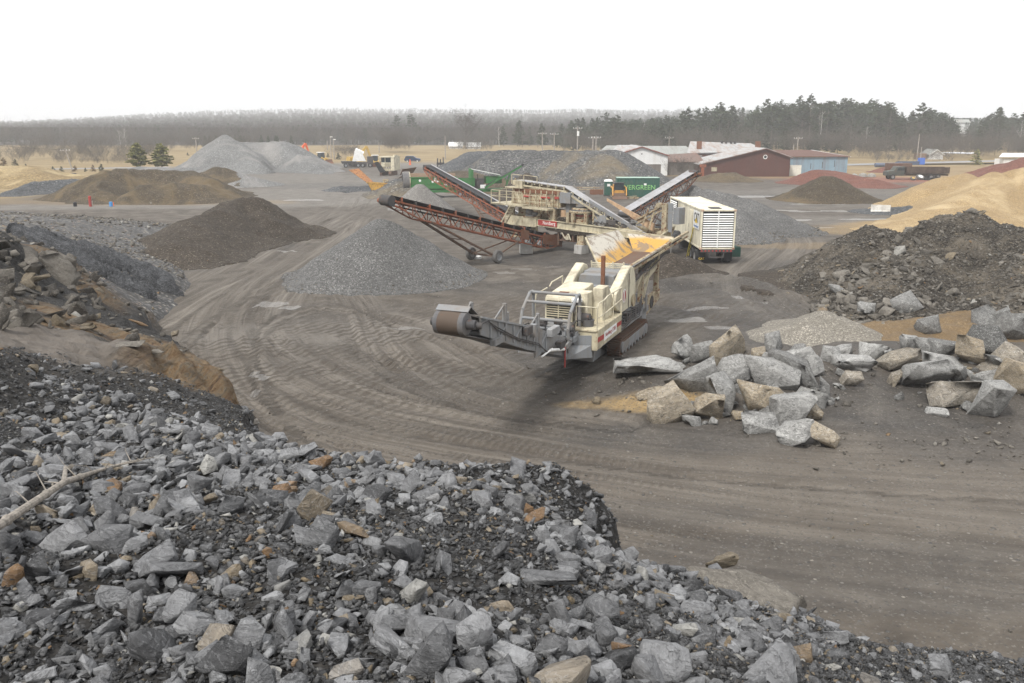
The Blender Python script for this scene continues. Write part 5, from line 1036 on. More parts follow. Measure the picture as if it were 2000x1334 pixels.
MB().box(xc1+.1, xc1+.3, -8.8, -8.6, cz(-8.7)+.05, cz(-8.7)+.5).prof([(-8.3, cz(-8.3)-.7), (-7.7, cz(-8)-.6), (-7.5, cz(-7.5)+.3), (-8.2, cz(-8.3)+.2)], xc1+.06, xc1+.12).build('conveyor_bracket', greysteel, cr)
cbm = MB()
for k in range(9):
    l = -12.2+k*.62; cbm.box(xc1+.10, xc1+.14, l-.03, l+.03, cz(l)-.28, cz(l)+.30)
    if k % 2: cbm.bar((xc1+.12, l, cz(l)-.28), (xc1+.12, l+.62, cz(l+.62)+.25), .03, .05)
cbm.prof([(-12.9, cz(-12.9)+.33), (-8.4, cz(-8.4)+.42), (-8.4, cz(-8.4)+.36), (-12.9, cz(-12.9)+.27)], xc1+.0, xc1+.16).build('conveyor_rib', paint('light_grey_steel', (.30, .31, .32), .5, .15, .6), cr)
for k, (l, dz, L_) in enumerate(((-9.6, .15, .5), (-7.2, .30, .6), (-6.2, -.1, .5), (-6.7, .45, .35))): MB().box(xc1+.12, xc1+.34, l, l+L_, cz(l)+dz-.15, cz(l)+dz+.15).build('valve_block', paint('light_grey_steel', (.3, .31, .32)) if k % 2 else darksteel, cr, .02)
jb = MB(); rj = random.Random(3)
for k in range(26):
    a_ = Vector((rj.uniform(-2.7, -.7), rj.uniform(-5.6, -3.5), rj.uniform(1.5, 2.35))); b2 = a_+Vector((rj.uniform(-.5, .5), rj.uniform(-.5, .5), rj.uniform(-.3, .3))); jb.pipe([a_, (a_+b2)/2+Vector((0, 0, .15)), b2], rj.uniform(.015, .035), 6)
jb.build('hose_tangle', darksteel, cr)
for k in range(7): MB().box(-2.6+.3*k, -2.45+.3*k, -4.62-.02*(k % 2), -4.4, 1.95, 2.1+.12*(k % 3)).build('valve_bank', greysteel if k % 2 else darksteel, cr, .01)
MB().box(-2.7, -.7, -5.3, -5.2, 1.25, 1.75).bar((-2.7, -5.25, 1.7), (-2.7, -3.6, 2.0), .08, .2).bar((-.7, -5.25, 1.7), (-.7, -3.6, 2.0), .08, .2).build('front_beam', greysteel, cr, .01)
hs_ = MB()
for k in range(2): hs_.pipe([(xc1+.2, -13.3+.1*k, cz(-13.3)), (xc1+.2, -12.6, cz(-12.6)+.22+.04*k), (xc1+.16, -11.8, cz(-11.8)+.1-.08*k), (xc1+.15, -10, cz(-10)-.12-.05*k), (xc1+.2, -8.2, cz(-8.2)-.15-.06*k), (xc1+.25, -7.4, cz(-7.4)-.45+.05*k), (xc1+.2, -6.4, cz(-6.4)-.1-.05*k), (xc1+.1, -5.0, cz(-5)-.2-.06*k)], .02, 6)
hs_.build('hydraulic_hose', darksteel, cr)
MB().tube((xc1+.25, -8.0, cz(-8)-.62), (xc1+.25, -6.9, cz(-6.9)-.25), .035, n=10).tube((xc1+.25, -7.1, cz(-7.1)-.32), (xc1+.25, -5.6, cz(-5.6)+.12-.3), .06, n=12).build('hydraulic_cylinder', white_m, cr, smooth=True)
MB().box(xc1+.2, xc1+.25, -5.4, -5.35, cz(-5.4)-.9, cz(-5.4)-.1).build('hanging_tag', red_m, cr)

# ---- lattice stacking conveyors
def stacker(label, tail, head, wdt=1.0, dep=.8, paintm=orange, beltm=rubber, legs=None, nidle=12, wheelr=.5, pale=None):
    tail = Vector(tail); head = Vector(head); d = head-tail; ang = math.atan2(d.x, d.y)
    ro = rootat('stacking_conveyor', label, 'conveyor', (tail.x, tail.y, 0), math.degrees(ang)); L = math.hypot(d.x, d.y); s = d.z/L; z0 = tail.z
    Z = lambda y: z0+s*y; hw = wdt/2; m = MB()
    taper = lambda y: dep*min(1, .35+(L-y)/3.5, .45+y/2.5)
    n = int(L/.75); ys_ = [L*i/n for i in range(n+1)]
    for sx in (-hw, hw):
        for a, b in zip(ys_, ys_[1:]):
            m.bar((sx, a, Z(a)), (sx, b, Z(b)), .09, .11); m.bar((sx, a, Z(a)-taper(a)), (sx, b, Z(b)-taper(b)), .09, .09)
        for i, (a, b) in enumerate(zip(ys_, ys_[1:])):
            m.bar((sx, a, Z(a)-(0 if i % 2 else taper(a))), (sx, b, Z(b)-(taper(b) if i % 2 else 0)), .05, .05)
            if i % 3 == 0: m.bar((sx, a, Z(a)), (sx, a, Z(a)-taper(a)), .05, .05)
    for a in ys_[::2]: m.bar((-hw, a, Z(a)), (hw, a, Z(a)), .06, .06); m.bar((-hw, a, Z(a)-taper(a)), (hw, a, Z(a)-taper(a)), .05, .05)
    m.build('truss', paintm, ro)
    bt = MB(); cs = [(-hw*.95, .34), (-hw*.45, .17), (hw*.45, .17), (hw*.95, .34)]
    V = []; seg = 24
    for i in range(seg+1):
        y = -.3+(L+.6)*i/seg
        for dz in (0, -.03): V += [(cx_, y, Z(y)+cz_+dz) for cx_, cz_ in cs]
    fs = []
    for i in range(seg):
        for j in range(3):
            a = i*8+j; fs += [(a, a+1, a+9, a+8), (a+4, a+12, a+13, a+5)]
        fs += [(i*8, i*8+8, i*8+12, i*8+4), (i*8+3, i*8+7, i*8+15, i*8+11)]
    bt.add(V, fs); bt.prof([(-.3, Z(-.3)-.22), (L+.2, Z(L)-.22), (L+.2, Z(L)-.26), (-.3, Z(-.3)-.26)], -hw*.85, hw*.85); bt.build('belt', beltm, ro)
    if pale: MB().prof([(0, Z(0)+.36), (L, Z(L)+.36), (L, Z(L)+.40), (0, Z(0)+.40)], hw*.72, hw*1.05).build('belt_edge', pale, ro)
    for k in range(nidle):
        y = .6+(L-1.2)*k/(nidle-1)
        MB().tube((-hw*.45, y, Z(y)+.09), (hw*.45, y, Z(y)+.09), .07, n=8).tube((-hw*.45, y, Z(y)+.09), (-hw*.98, y, Z(y)+.27), .07, n=8).tube((hw*.45, y, Z(y)+.09), (hw*.98, y, Z(y)+.27), .07, n=8).bar((-hw, y, Z(y)), (-hw*1.08, y, Z(y)+.36), .09, .05).bar((hw, y, Z(y)), (hw*1.08, y, Z(y)+.36), .09, .05).build('idler', paintm if k % 2 else darksteel, ro)
    MB().lathe((-hw*.95, L+.25, Z(L)+.03), (1, 0, 0), [(0, .001), (0, .35), (wdt*.95, .35), (wdt*.95, .001)], 22).build('head_drum', darksteel, ro, smooth=True)
    MB().lathe((-hw*.95, -.3, Z(0)), (1, 0, 0), [(0, .001), (0, .24), (wdt*.95, .24), (wdt*.95, .001)], 20).build('tail_drum', darksteel, ro, smooth=True)
    MB().tube((hw, L+.25, Z(L)), (hw+.35, L+.25, Z(L)), .16).build('drive_guard', paintm, ro)
    for (ya, yb, xw) in (legs or []):         # A-frame: truss point ya down to the axle at yb
        for sx in (-1, 1):
            g_ = MB().bar((sx*hw, ya, Z(ya)-dep), (sx*xw, yb, wheelr), .11, .11).bar((sx*hw, min(ya*.35, 6), Z(min(ya*.35, 6))-dep*.9), (sx*xw, yb, wheelr), .09, .09)
            k0 = Vector((sx*hw, ya, Z(ya)-dep)); k1 = Vector((sx*xw, yb, wheelr)); 
            g_.bar((sx*(hw-.28), ya, Z(ya)-dep), (sx*(xw-.28), yb, wheelr), .06, .06)
            for t in range(6): g_.bar(k0.lerp(k1, t/6), k0.lerp(k1, (t+.5)/6)-Vector((sx*.28, 0, 0)), .04, .04)
            g_.build('support_leg', rustdull, ro)
            wheel(ro, (sx*(xw+.16), yb, wheelr), wheelr, .32, tm=tyre_grey)
        MB().bar((-xw, yb, wheelr), (xw, yb, wheelr), .12, .12).build('axle', rustdull, ro)
        mid_ = (ya+yb)/2
        MB().bar((-(hw+xw)/2, mid_, (Z(ya)-dep+wheelr)/2), ((hw+xw)/2, mid_, (Z(ya)-dep+wheelr)/2), .07, .07).build('cross_brace', rustdull, ro)
    return ro, Z
t1 = PY(1082, 469, 72.0); h1 = PY(762, 392, 58.4)
c1, Z1 = stacker('lower rusty orange lattice conveyor ending over the large gravel cone', t1, h1, 1.0, .85, legs=[(14.6, 8.6, 1.2)], nidle=14)
MB().plate([(-.62, -.3, .25), (-.62, 2.2, .75), (-.62, 2.2, 1.5), (-.62, -.3, 1.25)], .04).build('side_plate', rustm, c1)
MB().plate([(-.62, 4.0, 1.2), (-.62, 5.0, 1.45), (-.62, 5.0, 2.2), (-.62, 4.0, 1.95)], .03).build('side_plate', rustm, c1)
t2 = PY(1035, 440, 80.0); h2 = PY(836, 328, 108)
c2, Z2 = stacker('upper rusty orange lattice conveyor with pale belt edge rising to the left', t2, h2, 1.0, .9, legs=[(13.5, 8.5, 1.1)], nidle=16, pale=belt_light)
t3 = PY(1222, 418, 80.0); h3 = PY(1352, 340, 91)
c3, Z3 = stacker('rusty lattice conveyor rising right behind the white generator container', t3, h3, 1.15, .9, paintm=rustm, beltm=belt_light, legs=[(9, 7, 1.0)], nidle=12)
MB().box(-.7, .7, 14.7, 15.1, Z3(14.9)-.6, Z3(14.9)+.9).build('head_frame', orange, c3) if 0 else None

# ---- cone crusher and screen plant (x = away from camera-right, y = left end)
q = P(1127, 495)
pt = rootat('crushing_plant', 'large cream cone crusher and screen plant on a wheeled frame with overhead belt', 'crushing plant', (q.x, q.y), -46)
MB().prof([(-6.2, 1.70), (4.4, 1.92), (4.4, 2.44), (-6.2, 2.26)], 0, .12).prof([(-6.2, 2.22), (4.4, 2.42), (4.4, 2.47), (-6.2, 2.29)], -.1, .25).prof([(-6.2, 1.66), (4.4, 1.88), (4.4, 1.93), (-6.2, 1.73)], -.1, .25).prof([(4.4, 1.75), (8.1, 1.75), (8.1, 2.6), (6.5, 2.55), (4.4, 2.6)], -.08, .15).build('main_beam', cream, pt, .01)
MB().prof([(-6.2, 1.70), (8.1, 1.9), (8.1, 2.5), (-6.2, 2.26)], 2.5, 2.65).box(.1, 2.5, 3.9, 4.2, 1.8, 2.4).box(.1, 2.5, -.4, -.1, 1.7, 2.3).box(.1, 2.5, -4.2, -4.0, 1.7, 2.2).box(.1, 2.5, 7.8, 8.1, 1.8, 2.5).build('far_beam', cream_rusty, pt)
sg = MB().prof([(2.12, 1.95), (4.16, 1.98), (4.16, 2.42), (2.12, 2.40)], -.115, -.102).build('maker_sign', red_m, pt)
text('Nordberg', 'lettering', white_m, pt, (-.118, 2.95, 2.19), (R(90), 0, R(-90)), .40, .003, .85)
MB().lathe((-.115, 3.9, 2.2), (-1, 0, 0), [(0, .15), (.006, .15), (.006, .09), (0, .09)], 20).build('sign_ring', paint('dark_red', (.25, .02, .02)), sg)
for l, z1 in ((-.3, 1.72), (7.0, 1.8), (-4.6, 1.7)):
    lg = MB().box(.0, .35, l-.33, l+.33, .8, z1).box(-.05, .4, l-.4, l+.4, .72, .8); lg.box(2.4, 2.7, l-.3, l+.3, .1, z1); lg.build('support_leg', cream_rusty, pt, .01)
def cblock(lb, x, y, w_, d_, h_, rot=0, z=0):
    o = MB().add([(sx*w_*k, sy*d_*k, zz) for k, zz in ((.5, 0), (.46, h_)) for sx, sy in ((-1, -1), (1, -1), (1, 1), (-1, 1))], [(3, 2, 1, 0), (4, 5, 6, 7), (0, 1, 5, 4), (1, 2, 6, 5), (2, 3, 7, 6), (3, 0, 4, 7)]).build('concrete_block', conc, None, .03)
    o.location = (x, y, z); o.rotation_euler = (0, 0, R(rot)); tag(o, lb, 'concrete block')
def ploc(x, y):                              # plant local -> world xy
    a = -R(-46); return q.x+x*math.cos(a)-y*math.sin(a), q.y+x*math.sin(a)+y*math.cos(a)
X_, Y_ = ploc(.17, -.3); cblock('concrete block under the cream leg of the crushing plant', X_, Y_, .95, .85, .72, 44)
w_ = P(1027, 495); cblock('square grey concrete block standing alone under the lower orange conveyor', w_.x, w_.y, 1.0, .8, .85, 10)
# screen box
sb = MB().prof([(2.05, 3.50), (7.6, 3.35), (7.55, 4.55), (7.3, 4.85), (2.05, 4.80)], .25, .35).prof([(2.05, 3.5), (7.6, 3.35), (7.55, 4.55), (7.3, 4.85), (2.05, 4.8)], 2.35, 2.45).box(.35, 2.35, 2.05, 2.2, 3.5, 4.7).box(.35, 2.35, 7.3, 7.45, 3.6, 4.5); scb = sb.build('screen_box', cream_rusty, pt, .01)
MB().prof([(2.05, 4.55), (7.45, 4.5), (7.3, 4.85), (2.05, 4.82)], .20, .26).box(.3, 2.4, 2.2, 7.2, 4.2, 4.3).build('rusted_top_band', rustm, scb)
rbm = MB()
for k in range(9): rbm.box(.15, .26, 2.2+k*.62, 2.28+k*.62, 3.4, 4.78)
rbm.prof([(3.0, 3.5), (3.6, 4.5), (3.9, 4.5), (3.3, 3.5)], .16, .24).prof([(6.2, 3.4), (6.8, 4.5), (7.2, 4.5), (6.5, 3.4)], .16, .24).build('screen_rib', cream, scb)
for a, b in ((2.15, 2.6), (3.1, 4.1), (5.3, 6.1)): MB().box(.135, .148, a, b, 4.18, 4.38).build('red_stripe', red_m, scb)
bl_ = MB()
for k in range(26):
    for zz in (3.62, 3.95, 4.45): bl_.tube((.13, 2.3+k*.2, zz), (.17, 2.3+k*.2, zz), .03, n=6)
bl_.build('bolt_rows', rustm, scb)
# walkway round the screen
MB().prof([(2.6, 3.28), (5.4, 3.30), (5.4, 3.45), (2.6, 3.42)], -.75, .15).prof([(5.4, 3.42), (9.1, 3.46), (9.1, 3.60), (5.4, 3.56)], -.75, .15).box(-.75, 2.4, 7.7, 9.1, 3.46, 3.58).build('walkway', cream, pt, .01)
wr = MB()
for l in (2.7, 3.6, 4.6, 5.3): wr.box(-.75, -.70, l-.025, l+.025, 3.4, 4.42)
for l in (5.5, 6.5, 7.2, 8.0, 9.05): wr.box(-.75, -.70, l-.025, l+.025, 3.5, 4.68)
for zz in (.5, 1.0): wr.bar((-.72, 2.7, 3.42+zz), (-.72, 5.3, 3.42+zz), .05, .05).bar((-.72, 5.5, 3.62+zz), (-.72, 9.05, 3.66+zz), .05, .05).bar((-.72, 9.05, 3.66+zz), (1.9, 9.05, 3.66+zz), .05, .05).bar((-.72, 2.7, 3.42+zz), (.1, 2.7, 3.42+zz), .05, .05)
for xx in (.2, 1.1, 1.9): wr.box(xx, xx+.05, 9.02, 9.07, 3.5, 4.68)
wr.build('walkway_rail', cream, pt)
ld = MB().bar((-.8, 6.1, 3.5), (-.8, 7.35, 1.75), .05, .1).bar((-1.25, 6.3, 3.5), (-1.25, 7.55, 1.75), .05, .1)
for k in range(8): t_ = k/7.5+.05; ld.bar((-.8, 6.1+1.25*t_, 3.5-1.75*t_), (-1.25, 6.3+1.25*t_, 3.5-1.75*t_), .16, .03)
ld.build('ladder', cream, pt)
MB().box(.0, .25, 2.45, 3.1, 2.4, 3.35).box(.1, .3, 7.2, 7.9, 2.5, 3.4).box(2.2, 2.5, 2.5, 3.0, 2.4, 3.4).box(2.2, 2.5, 7.2, 7.6, 2.4, 3.4).bar((.1, 5.0, 2.4), (.1, 6.2, 3.35), .1, .1).bar((.1, 4.9, 2.4), (.1, 3.4, 3.3), .12, .12).bar((.1, 4.2, 2.4), (.1, 4.2, 3.3), .1, .1).box(.5, 2.0, 3.2, 7.0, 2.6, 3.2).build('screen_support', cream_rusty, pt)
MB().box(-.1, .3, 4.3, 5.9, 2.5, 2.62).build('motor_shelf', cream_rusty, pt)
MB().tube((.0, 4.95, 2.95), (.0, 5.5, 3.0), .21, n=16).tube((.05, 4.45, 2.85), (.05, 4.9, 2.85), .14, n=12).box(-.1, .2, 4.7, 5.6, 2.62, 2.75).build('electric_motor', greysteel, pt, smooth=True)
# grey transfer box, post, cone crusher
MB().box(.1, 2.0, .9, 2.03, 3.9, 4.75).prof([(-.4, 3.95), (.9, 3.9), (.9, 4.6)], .3, 1.9).build('transfer_box', greysteel, pt, .01)
MB().tube((.9, 1.5, 2.4), (.9, 1.5, 3.9), .42, n=16).build('transfer_post', greysteel, pt, smooth=True)
MB().tube((.7, 2.0, 2.3), (.7, 2.0, 3.3), .3, n=14).box(.3, .9, .9, 1.9, 2.35, 2.9).build('lower_chute', tanor, pt)
MB().prof([(.9, 2.4), (2.3, 2.4), (2.0, 2.75), (1.3, 2.8)], .0, .5).build('spilled_soil', G_soil2, pt)
cc = MB().lathe((.9, .2, 2.4), (0, 0, 1), [(0, .001), (0, .85), (.25, .85), (.35, .72), (.75, .78), (.80, 1.12), (.92, 1.15), (.96, .95), (1.15, .9), (1.2, .5), (1.22, .001)], 28); cco = cc.build('cone_crusher', cream_rusty, pt, smooth=True)
MB().lathe((.9, .2, 3.28), (0, 0, 1), [(0, 1.0), (.2, .92), (.32, .6), (.36, .001)], 24).build('stone_cap', G_grey, cco, smooth=True)
MB().lathe((.9, .2, 2.95), (0, 0, 1), [(0, .80), (.05, .81), (.1, .80)], 28).build('red_ring', red_m, cco)
for a_, b_ in ((-.78, .1), (1.0, .0), (.35, -.15)): MB().box(b_-.1, b_+.1, a_-.14, a_+.14, 2.35, 3.2).build('crusher_post', cream_rusty, pt)
MB().tube((.6, -1.3, 2.75), (.6, -1.9, 2.75), .34, n=18).box(.3, .9, -1.9, -1.2, 2.35, 2.5).build('drive_motor', greysteel, pt, smooth=True)
MB().lathe((.1, -2.3, 2.75), (1, 0, 0), [(0, .001), (0, .3), (.03, .45), (.3, .45), (.33, .3), (.33, .001)], 24).lathe((-.02, -2.3, 2.75), (1, 0, 0), [(0, .001), (0, .12), (.1, .15)], 14).build('drive_pulley', greysteel, pt, smooth=True)
MB().box(.2, 2.2, -3.6, -2.7, 2.3, 2.9).box(.3, 1.5, -4.6, -3.8, 2.3, 2.7).box(1.4, 2.4, -1.8, 1.5, 2.3, 3.0).build('engine_block', darksteel, pt, .03)
pb = MB()
for k in range(10): pb.pipe([(.05+.1*k, -1.0-.35*k, 2.35), (.0, -1.4-.3*k, 2.6+.05*(k % 3)), (.3, -1.9-.3*k, 2.4)], .03, 6)
pb.build('pipework', darksteel, pt)
# overhead belt: level run then falling to the feed hopper
bw0, bw1 = .35, 1.25
pr_ = [(7.0, 5.50), (1.7, 5.20), (-.2, 4.35), (-6.3, 1.80)]
ovb = MB()
for (a, za), (b, zb_) in zip(pr_, pr_[1:]): ovb.prof([(a, za), (b, zb_), (b, zb_-.05), (a, za-.05)], bw0, bw1)
ovb.build('overhead_belt', belt_light, pt)
ofr = MB()
for xx in (bw0-.12, bw1+.02):
    for (a, za), (b, zb_) in zip(pr_, pr_[1:]): ofr.bar((xx+.05, a, za-.36), (xx+.05, b, zb_-.36), .08, .13)
for (a, za), (b, zb_) in zip(pr_, pr_[1:]):
    k_ = max(2, int(math.dist((a, za), (b, zb_))/.8))
    for i in range(k_): t_ = i/k_; yy = a+(b-a)*t_; zz = za+(zb_-za)*t_; ofr.bar((bw0-.07, yy, zz-.40), (bw0-.07, yy, zz+.05), .05, .05).bar((bw0, yy, zz-.4), (bw1, yy, zz-.4), .05, .05)
ofr.build('overhead_frame', cream, pt)
idl = MB()
for i in range(16):
    l = 6.6-i*.8; z_ = np.interp(-l, [-7, -1.7, .2, 6.3], [5.5, 5.2, 4.35, 1.8]); idl.tube((bw0, l, z_-.13), (bw1, l, z_-.13), .065, n=8)
idl.build('roller_row', cream_clean, pt)
MB().prof([(-.9, 4.1), (-6.1, 2.0), (-6.1, 2.25), (-.9, 4.35)], bw0-.1, bw0-.06).build('belt_skirt', greysteel, pt)
MB().prof([(-1.7, 4.2), (-6.3, 2.1), (-6.3, 2.75), (-1.7, 4.4)], bw1+.25, bw1+.32).build('spill_plate', tanor, pt)
MB().box(.1, .2, 6.2, 7.0, 4.85, 5.5).box(1.3, 1.4, 6.2, 7.0, 4.85, 5.5).box(.0, 1.5, 6.1, 8.1, 4.85, 4.95).bar((.1, 4.5, 5.9), (.1, 6.0, 5.98), .05, .05).bar((.1, 4.5, 5.4), (.1, 4.5, 5.9), .05, .05).bar((.1, 6.0, 5.4), (.1, 6.0, 5.98), .05, .05).bar((.1, 6.2, 5.95), (.1, 7.4, 6.0), .06, .06).bar((.1, 7.4, 5.2), (.1, 7.4, 6.0), .06, .06).box(.2, 1.3, 7.0, 7.4, 5.1, 5.5).build('head_frame', cream, pt)
for l, h_ in ((-1.4, 3.4), (-4.2, 2.55)): MB().bar((.25, l, 2.35), (.25, l, h_), .1, .12).bar((.25, l-.9, 2.35), (.25, l, h_-.2), .06, .06).bar((1.35, l, 2.3), (1.35, l, h_), .1, .12).build('belt_support', cream_rusty, pt)
# feed hopper at the right end
MB().plate([(.0, -5.4, 1.85), (.0, -7.9, 2.0), (.3, -7.6, .9), (.3, -5.8, .9)], .05).plate([(1.9, -5.4, 1.85), (1.9, -7.9, 2.6), (1.5, -7.6, .9), (1.5, -5.8, .9)], .05).plate([(.0, -7.9, 2.0), (1.9, -7.9, 2.6), (1.5, -7.6, .9), (.3, -7.6, .9)], .05).build('feed_hopper', cream_rusty, pt)
MB().bar((.0, -5.4, 1.9), (.0, -7.9, 2.05), .1, .1).bar((.0, -7.9, 2.05), (1.9, -7.9, 2.65), .1, .1).box(-.05, .08, -6.2, -5.9, .3, 1.9).build('hopper_rim', cream, pt)
MB().prof([(-8.0, 2.3), (-8.25, 2.3), (-8.3, 4.4), (-7.75, 4.45)], .9, 1.0).box(1.1, 1.9, -8.75, -8.25, 2.9, 4.1).build('discharge_hood', greysteel, pt)
MB().prof([(-7.5, 2.2), (-7.9, 2.2), (-7.9, 4.4), (-7.5, 4.4)], .7, .9).bar((1.0, -7.6, 4.3), (1.6, -4.6, 2.9), .3, .12).bar((1.0, -7.4, 3.9), (1.6, -4.6, 2.6), .1, .1).bar((1.0, -6.2, 2.4), (1.2, -6.6, 4.1), .12, .12).bar((.9, -5.6, 2.4), (1.1, -6.0, 3.9), .1, .1).tube((.9, -7.0, 4.2), (1.3, -7.0, 4.2), .2, n=12).build('return_conveyor', cream_rusty, pt)
# clutter under the beam
uc = MB().box(.1, 1.9, .4, 2.1, .85, .95).box(.3, 1.7, .5, 1.9, .95, 1.7).box(.05, .2, .45, .6, .9, 1.85).box(.05, .2, 2.0, 2.15, .5, 1.9).tube((.1, 1.2, 1.3), (.5, 1.2, 1.3), .25, n=12); uc.build('lower_crusher_body', rustdull, pt)
MB().prof([(-1.6, 1.75), (3.6, 1.88), (3.2, 1.62), (.2, 1.45), (-.8, 1.55)], -.06, .6).build('dirt_on_ledge', G_soil2, pt)
MB().pipe([(.0, .7, 1.0), (-.05, .9, 1.5), (.0, 1.3, 1.1), (-.05, 1.6, 1.55)], .05).box(-.05, .1, .9, 1.2, 1.0, 1.3).build('white_valve', cream_clean, pt)
for yy in (4.2, 5.6): wheel(pt, (.3, yy, .55), .52, .4, tm=tyre_m); wheel(pt, (2.4, yy, .55), .52, .4, tm=tyre_m)

# ---- generator container on its trailer
a0 = P(1366.5, 487, 1.15); a1 = P(1434, 487, 1.15); wd_ = a1.x-a0.x; GL = 12.2
gc = rootat('generator_container', 'white power generator container on a road trailer, louvres on its near end', 'generator', (a0.x, a0.y), -.6)
zb0, zt0 = 1.15, 4.05
MB().box(.04, wd_-.04, .04, GL-.04, zb0+.04, zt0-.03).build('shell', cream_white, gc)
cf = MB()
for xx in (0, wd_-.12):
    for yy in (0, GL-.12): cf.box(xx, xx+.12, yy, yy+.12, zb0, zt0)
for zz in (zb0, zt0-.12): cf.box(0, wd_, -.003, .12, zz+.001, zz+.12).box(-.003, .12, 0, GL, zz+.002, zz+.121).box(wd_-.12, wd_+.003, 0, GL, zz+.002, zz+.121)
cf.build('corner_frame', cream_white, gc, .01)
cl = MB()
for xx in (-.015, wd_-.17):
    for zz in (zb0-.01, zt0-.13): cl.box(xx, xx+.19, -.02, .17, zz, zz+.14)
cl.build('corner_casting', paint('rusty_casting', (.55, .40, .3), .4, .8), gc)
MB().box(.13, wd_-.13, .01, .035, zb0+.14, zt0-.14).build('louvre_recess', black_m, gc)
for hx0, hx1 in ((.16, wd_*.5-.03), (wd_*.5+.03, wd_-.16)):
    for k in range(15):
        zz = zb0+.22+k*.167; MB().plate([(hx0, .03, zz+.07), (hx1, .03, zz+.07), (hx1, -.05, zz-.02), (hx0, -.05, zz-.02)], .02).build('louvre_slat', white_m, gc)
MB().box(wd_*.5-.03, wd_*.5+.03, -.055, .03, zb0+.12, zt0-.12).build('louvre_mullion', white_m, gc)
for k in range(12):
    zz = zb0+1.0+k*.145; MB().plate([(-.01, GL-3.2, zz+.06), (-.01, GL-.5, zz+.06), (-.07, GL-.5, zz-.01), (-.07, GL-3.2, zz-.01)], .015).build('side_louvre_slat', white_m, gc)
MB().box(-.012, .03, GL-3.3, GL-.4, zb0+.95, zb0+2.75).build('side_louvre_recess', black_m, gc)
MB().box(-.03, .02, 3.0, 4.1, zb0+.3, zt0-.35).build('side_door', cream_white, gc, .01)
MB().box(-.04, -.031, 3.95, 4.0, zb0+1.2, zb0+1.5).build('door_handle', darksteel, gc)
MB().box(.9, 1.7, .9, 2.0, zt0, zt0+.02).build('roof_hatch', black_m, gc)
MB().box(-.012, -.002, .55, 2.6, zb0+1.35, zt0-.22).build('logo_panel', white_m, gc)
text('CAT', 'logo_lettering', black_m, gc, (-.02, 1.55, zt0-.75), (R(90), 0, R(-90)), .95, .004, .85, bold=.02)
MB().add([(-.028, 1.95, zt0-1.12), (-.028, 1.15, zt0-1.12), (-.028, 1.55, zt0-.72)], [(0, 1, 2)]).build('logo_triangle', plain('logo_yellow', (.85, .55, .03), .5), gc)
text('Power Rental', 'logo_lettering', paint('blue_letter', (.05, .15, .4), .1, 0), gc, (-.02, 1.55, zt0-1.36), (R(90), 0, R(-90)), .26, .003)
tr_ = MB().box(.5, .62, .1, GL-.5, .85, 1.14).box(wd_-.62, wd_-.5, .1, GL-.5, .85, 1.14)
for yy in (.15, 2, 4, 6, 8, 10): tr_.box(.1, wd_-.1, yy, yy+.1, 1.0, 1.14)
tr_.box(.05, wd_-.05, .02, .12, .92, 1.13).box(.7, .8, .03, .1, .55, .95).box(wd_-.8, wd_-.7, .03, .1, .55, .95).box(.7, wd_-.7, .03, .1, .52, .60).build('trailer_chassis', darksteel, gc)
rt = MB()
for k in range(9): rt.box(.1+k*.27, .22+k*.27, .005, .019, .98, 1.08)
rt.build('reflector_tape', red_m, gc)
for yy in (1.3, 2.6):
    for xx in (.05, .42, wd_-.42, wd_-.05): wheel(gc, (xx, yy, .5), .5, .28)
for xx in (.0, wd_-.55):
    fl_o = MB().box(xx, xx+.55, .5, .53, .22, .95).build('mud_flap', black_m, gc)
text('CAT', 'flap_lettering', plain('logo_yellow', (.85, .55, .03), .5), gc, (.28, .49, .38), (R(90), 0, 0), .22, .003)
MB().box(wd_+.02, wd_+.95, 1.6, 3.2, .35, 1.05).box(wd_-.1, wd_+.95, 1.7, 1.8, .95, 1.12).build('fuel_tank', dkgreen, gc, .03)
MB().box(.2, wd_-.2, 8.5, 8.7, .1, .9).box(.3, .45, 8.5, 8.7, 0, .1).build('landing_gear', darksteel, gc)
# yellow ladder leaning on it
lp0 = P(1341, 501); lp1 = (a0.x-.08, a0.y+2.2, 2.5)
la = rootat('ladder', 'yellow ladder leaning against the white generator container', 'ladder', (lp0.x, lp0.y)); l1 = toloc(la, lp1); l0 = Vector((0, 0, 0))
lw = Vector((.22, .38, 0))
ym = plain('ladder_yellow', (.62, .50, .06), .5)
MB().bar(l0, l1, .05, .09).bar(l0+lw, l1+lw, .05, .09).build('rail', ym, la)
for k in range(9): t_ = (k+.7)/9.5; MB().tube(l0.lerp(l1, t_), (l0+lw).lerp(l1+lw, t_), .022, n=8).build('rung', darksteel if k % 2 else ym, la)
# tarpaulin-covered bundle and thin mast by the hopper
b_ = P(1292, 486, .3); V, Fc = hull(30, 1.5, 1.1, .9, 55, 2, .10, .05); V[:, 2] -= V[:, 2].min()
tg = NT('black_tarpaulin'); tn = tg.noise(2.5, 6, .7, dist=2); tg.bump(tn, 1, .2); tg.base(tg.ramp(tn, [(.4, (.01, .01, .012)), (.62, (.06, .065, .07))]), .3)
o = npmesh('tarpaulin_bundle', V, Fc, tg.m, True); o.location = (b_.x, b_.y, 0); tag(o, 'shiny black tarpaulin thrown over a bundle beside the generator', 'tarpaulin')
b_ = P(1309, 520); tag(MB().tube((b_.x, b_.y, 0), (b_.x, b_.y, 4.0), .03).tube((b_.x-.25, b_.y, 3.9), (b_.x+.25, b_.y, 3.9), .02).build('mast', greysteel), 'thin steel mast beside the generator container', 'mast')
tag(MB().lathe((0, 0, 0), (0, 0, 1), [(0, .0), (0, .26), (.22, .3), (.30, .1), (.3, .0)], 12).build('white_bag', white_m, smooth=True), 'crumpled white bag beside the conveyor wheel', 'bag').location = tuple(P(933, 506))
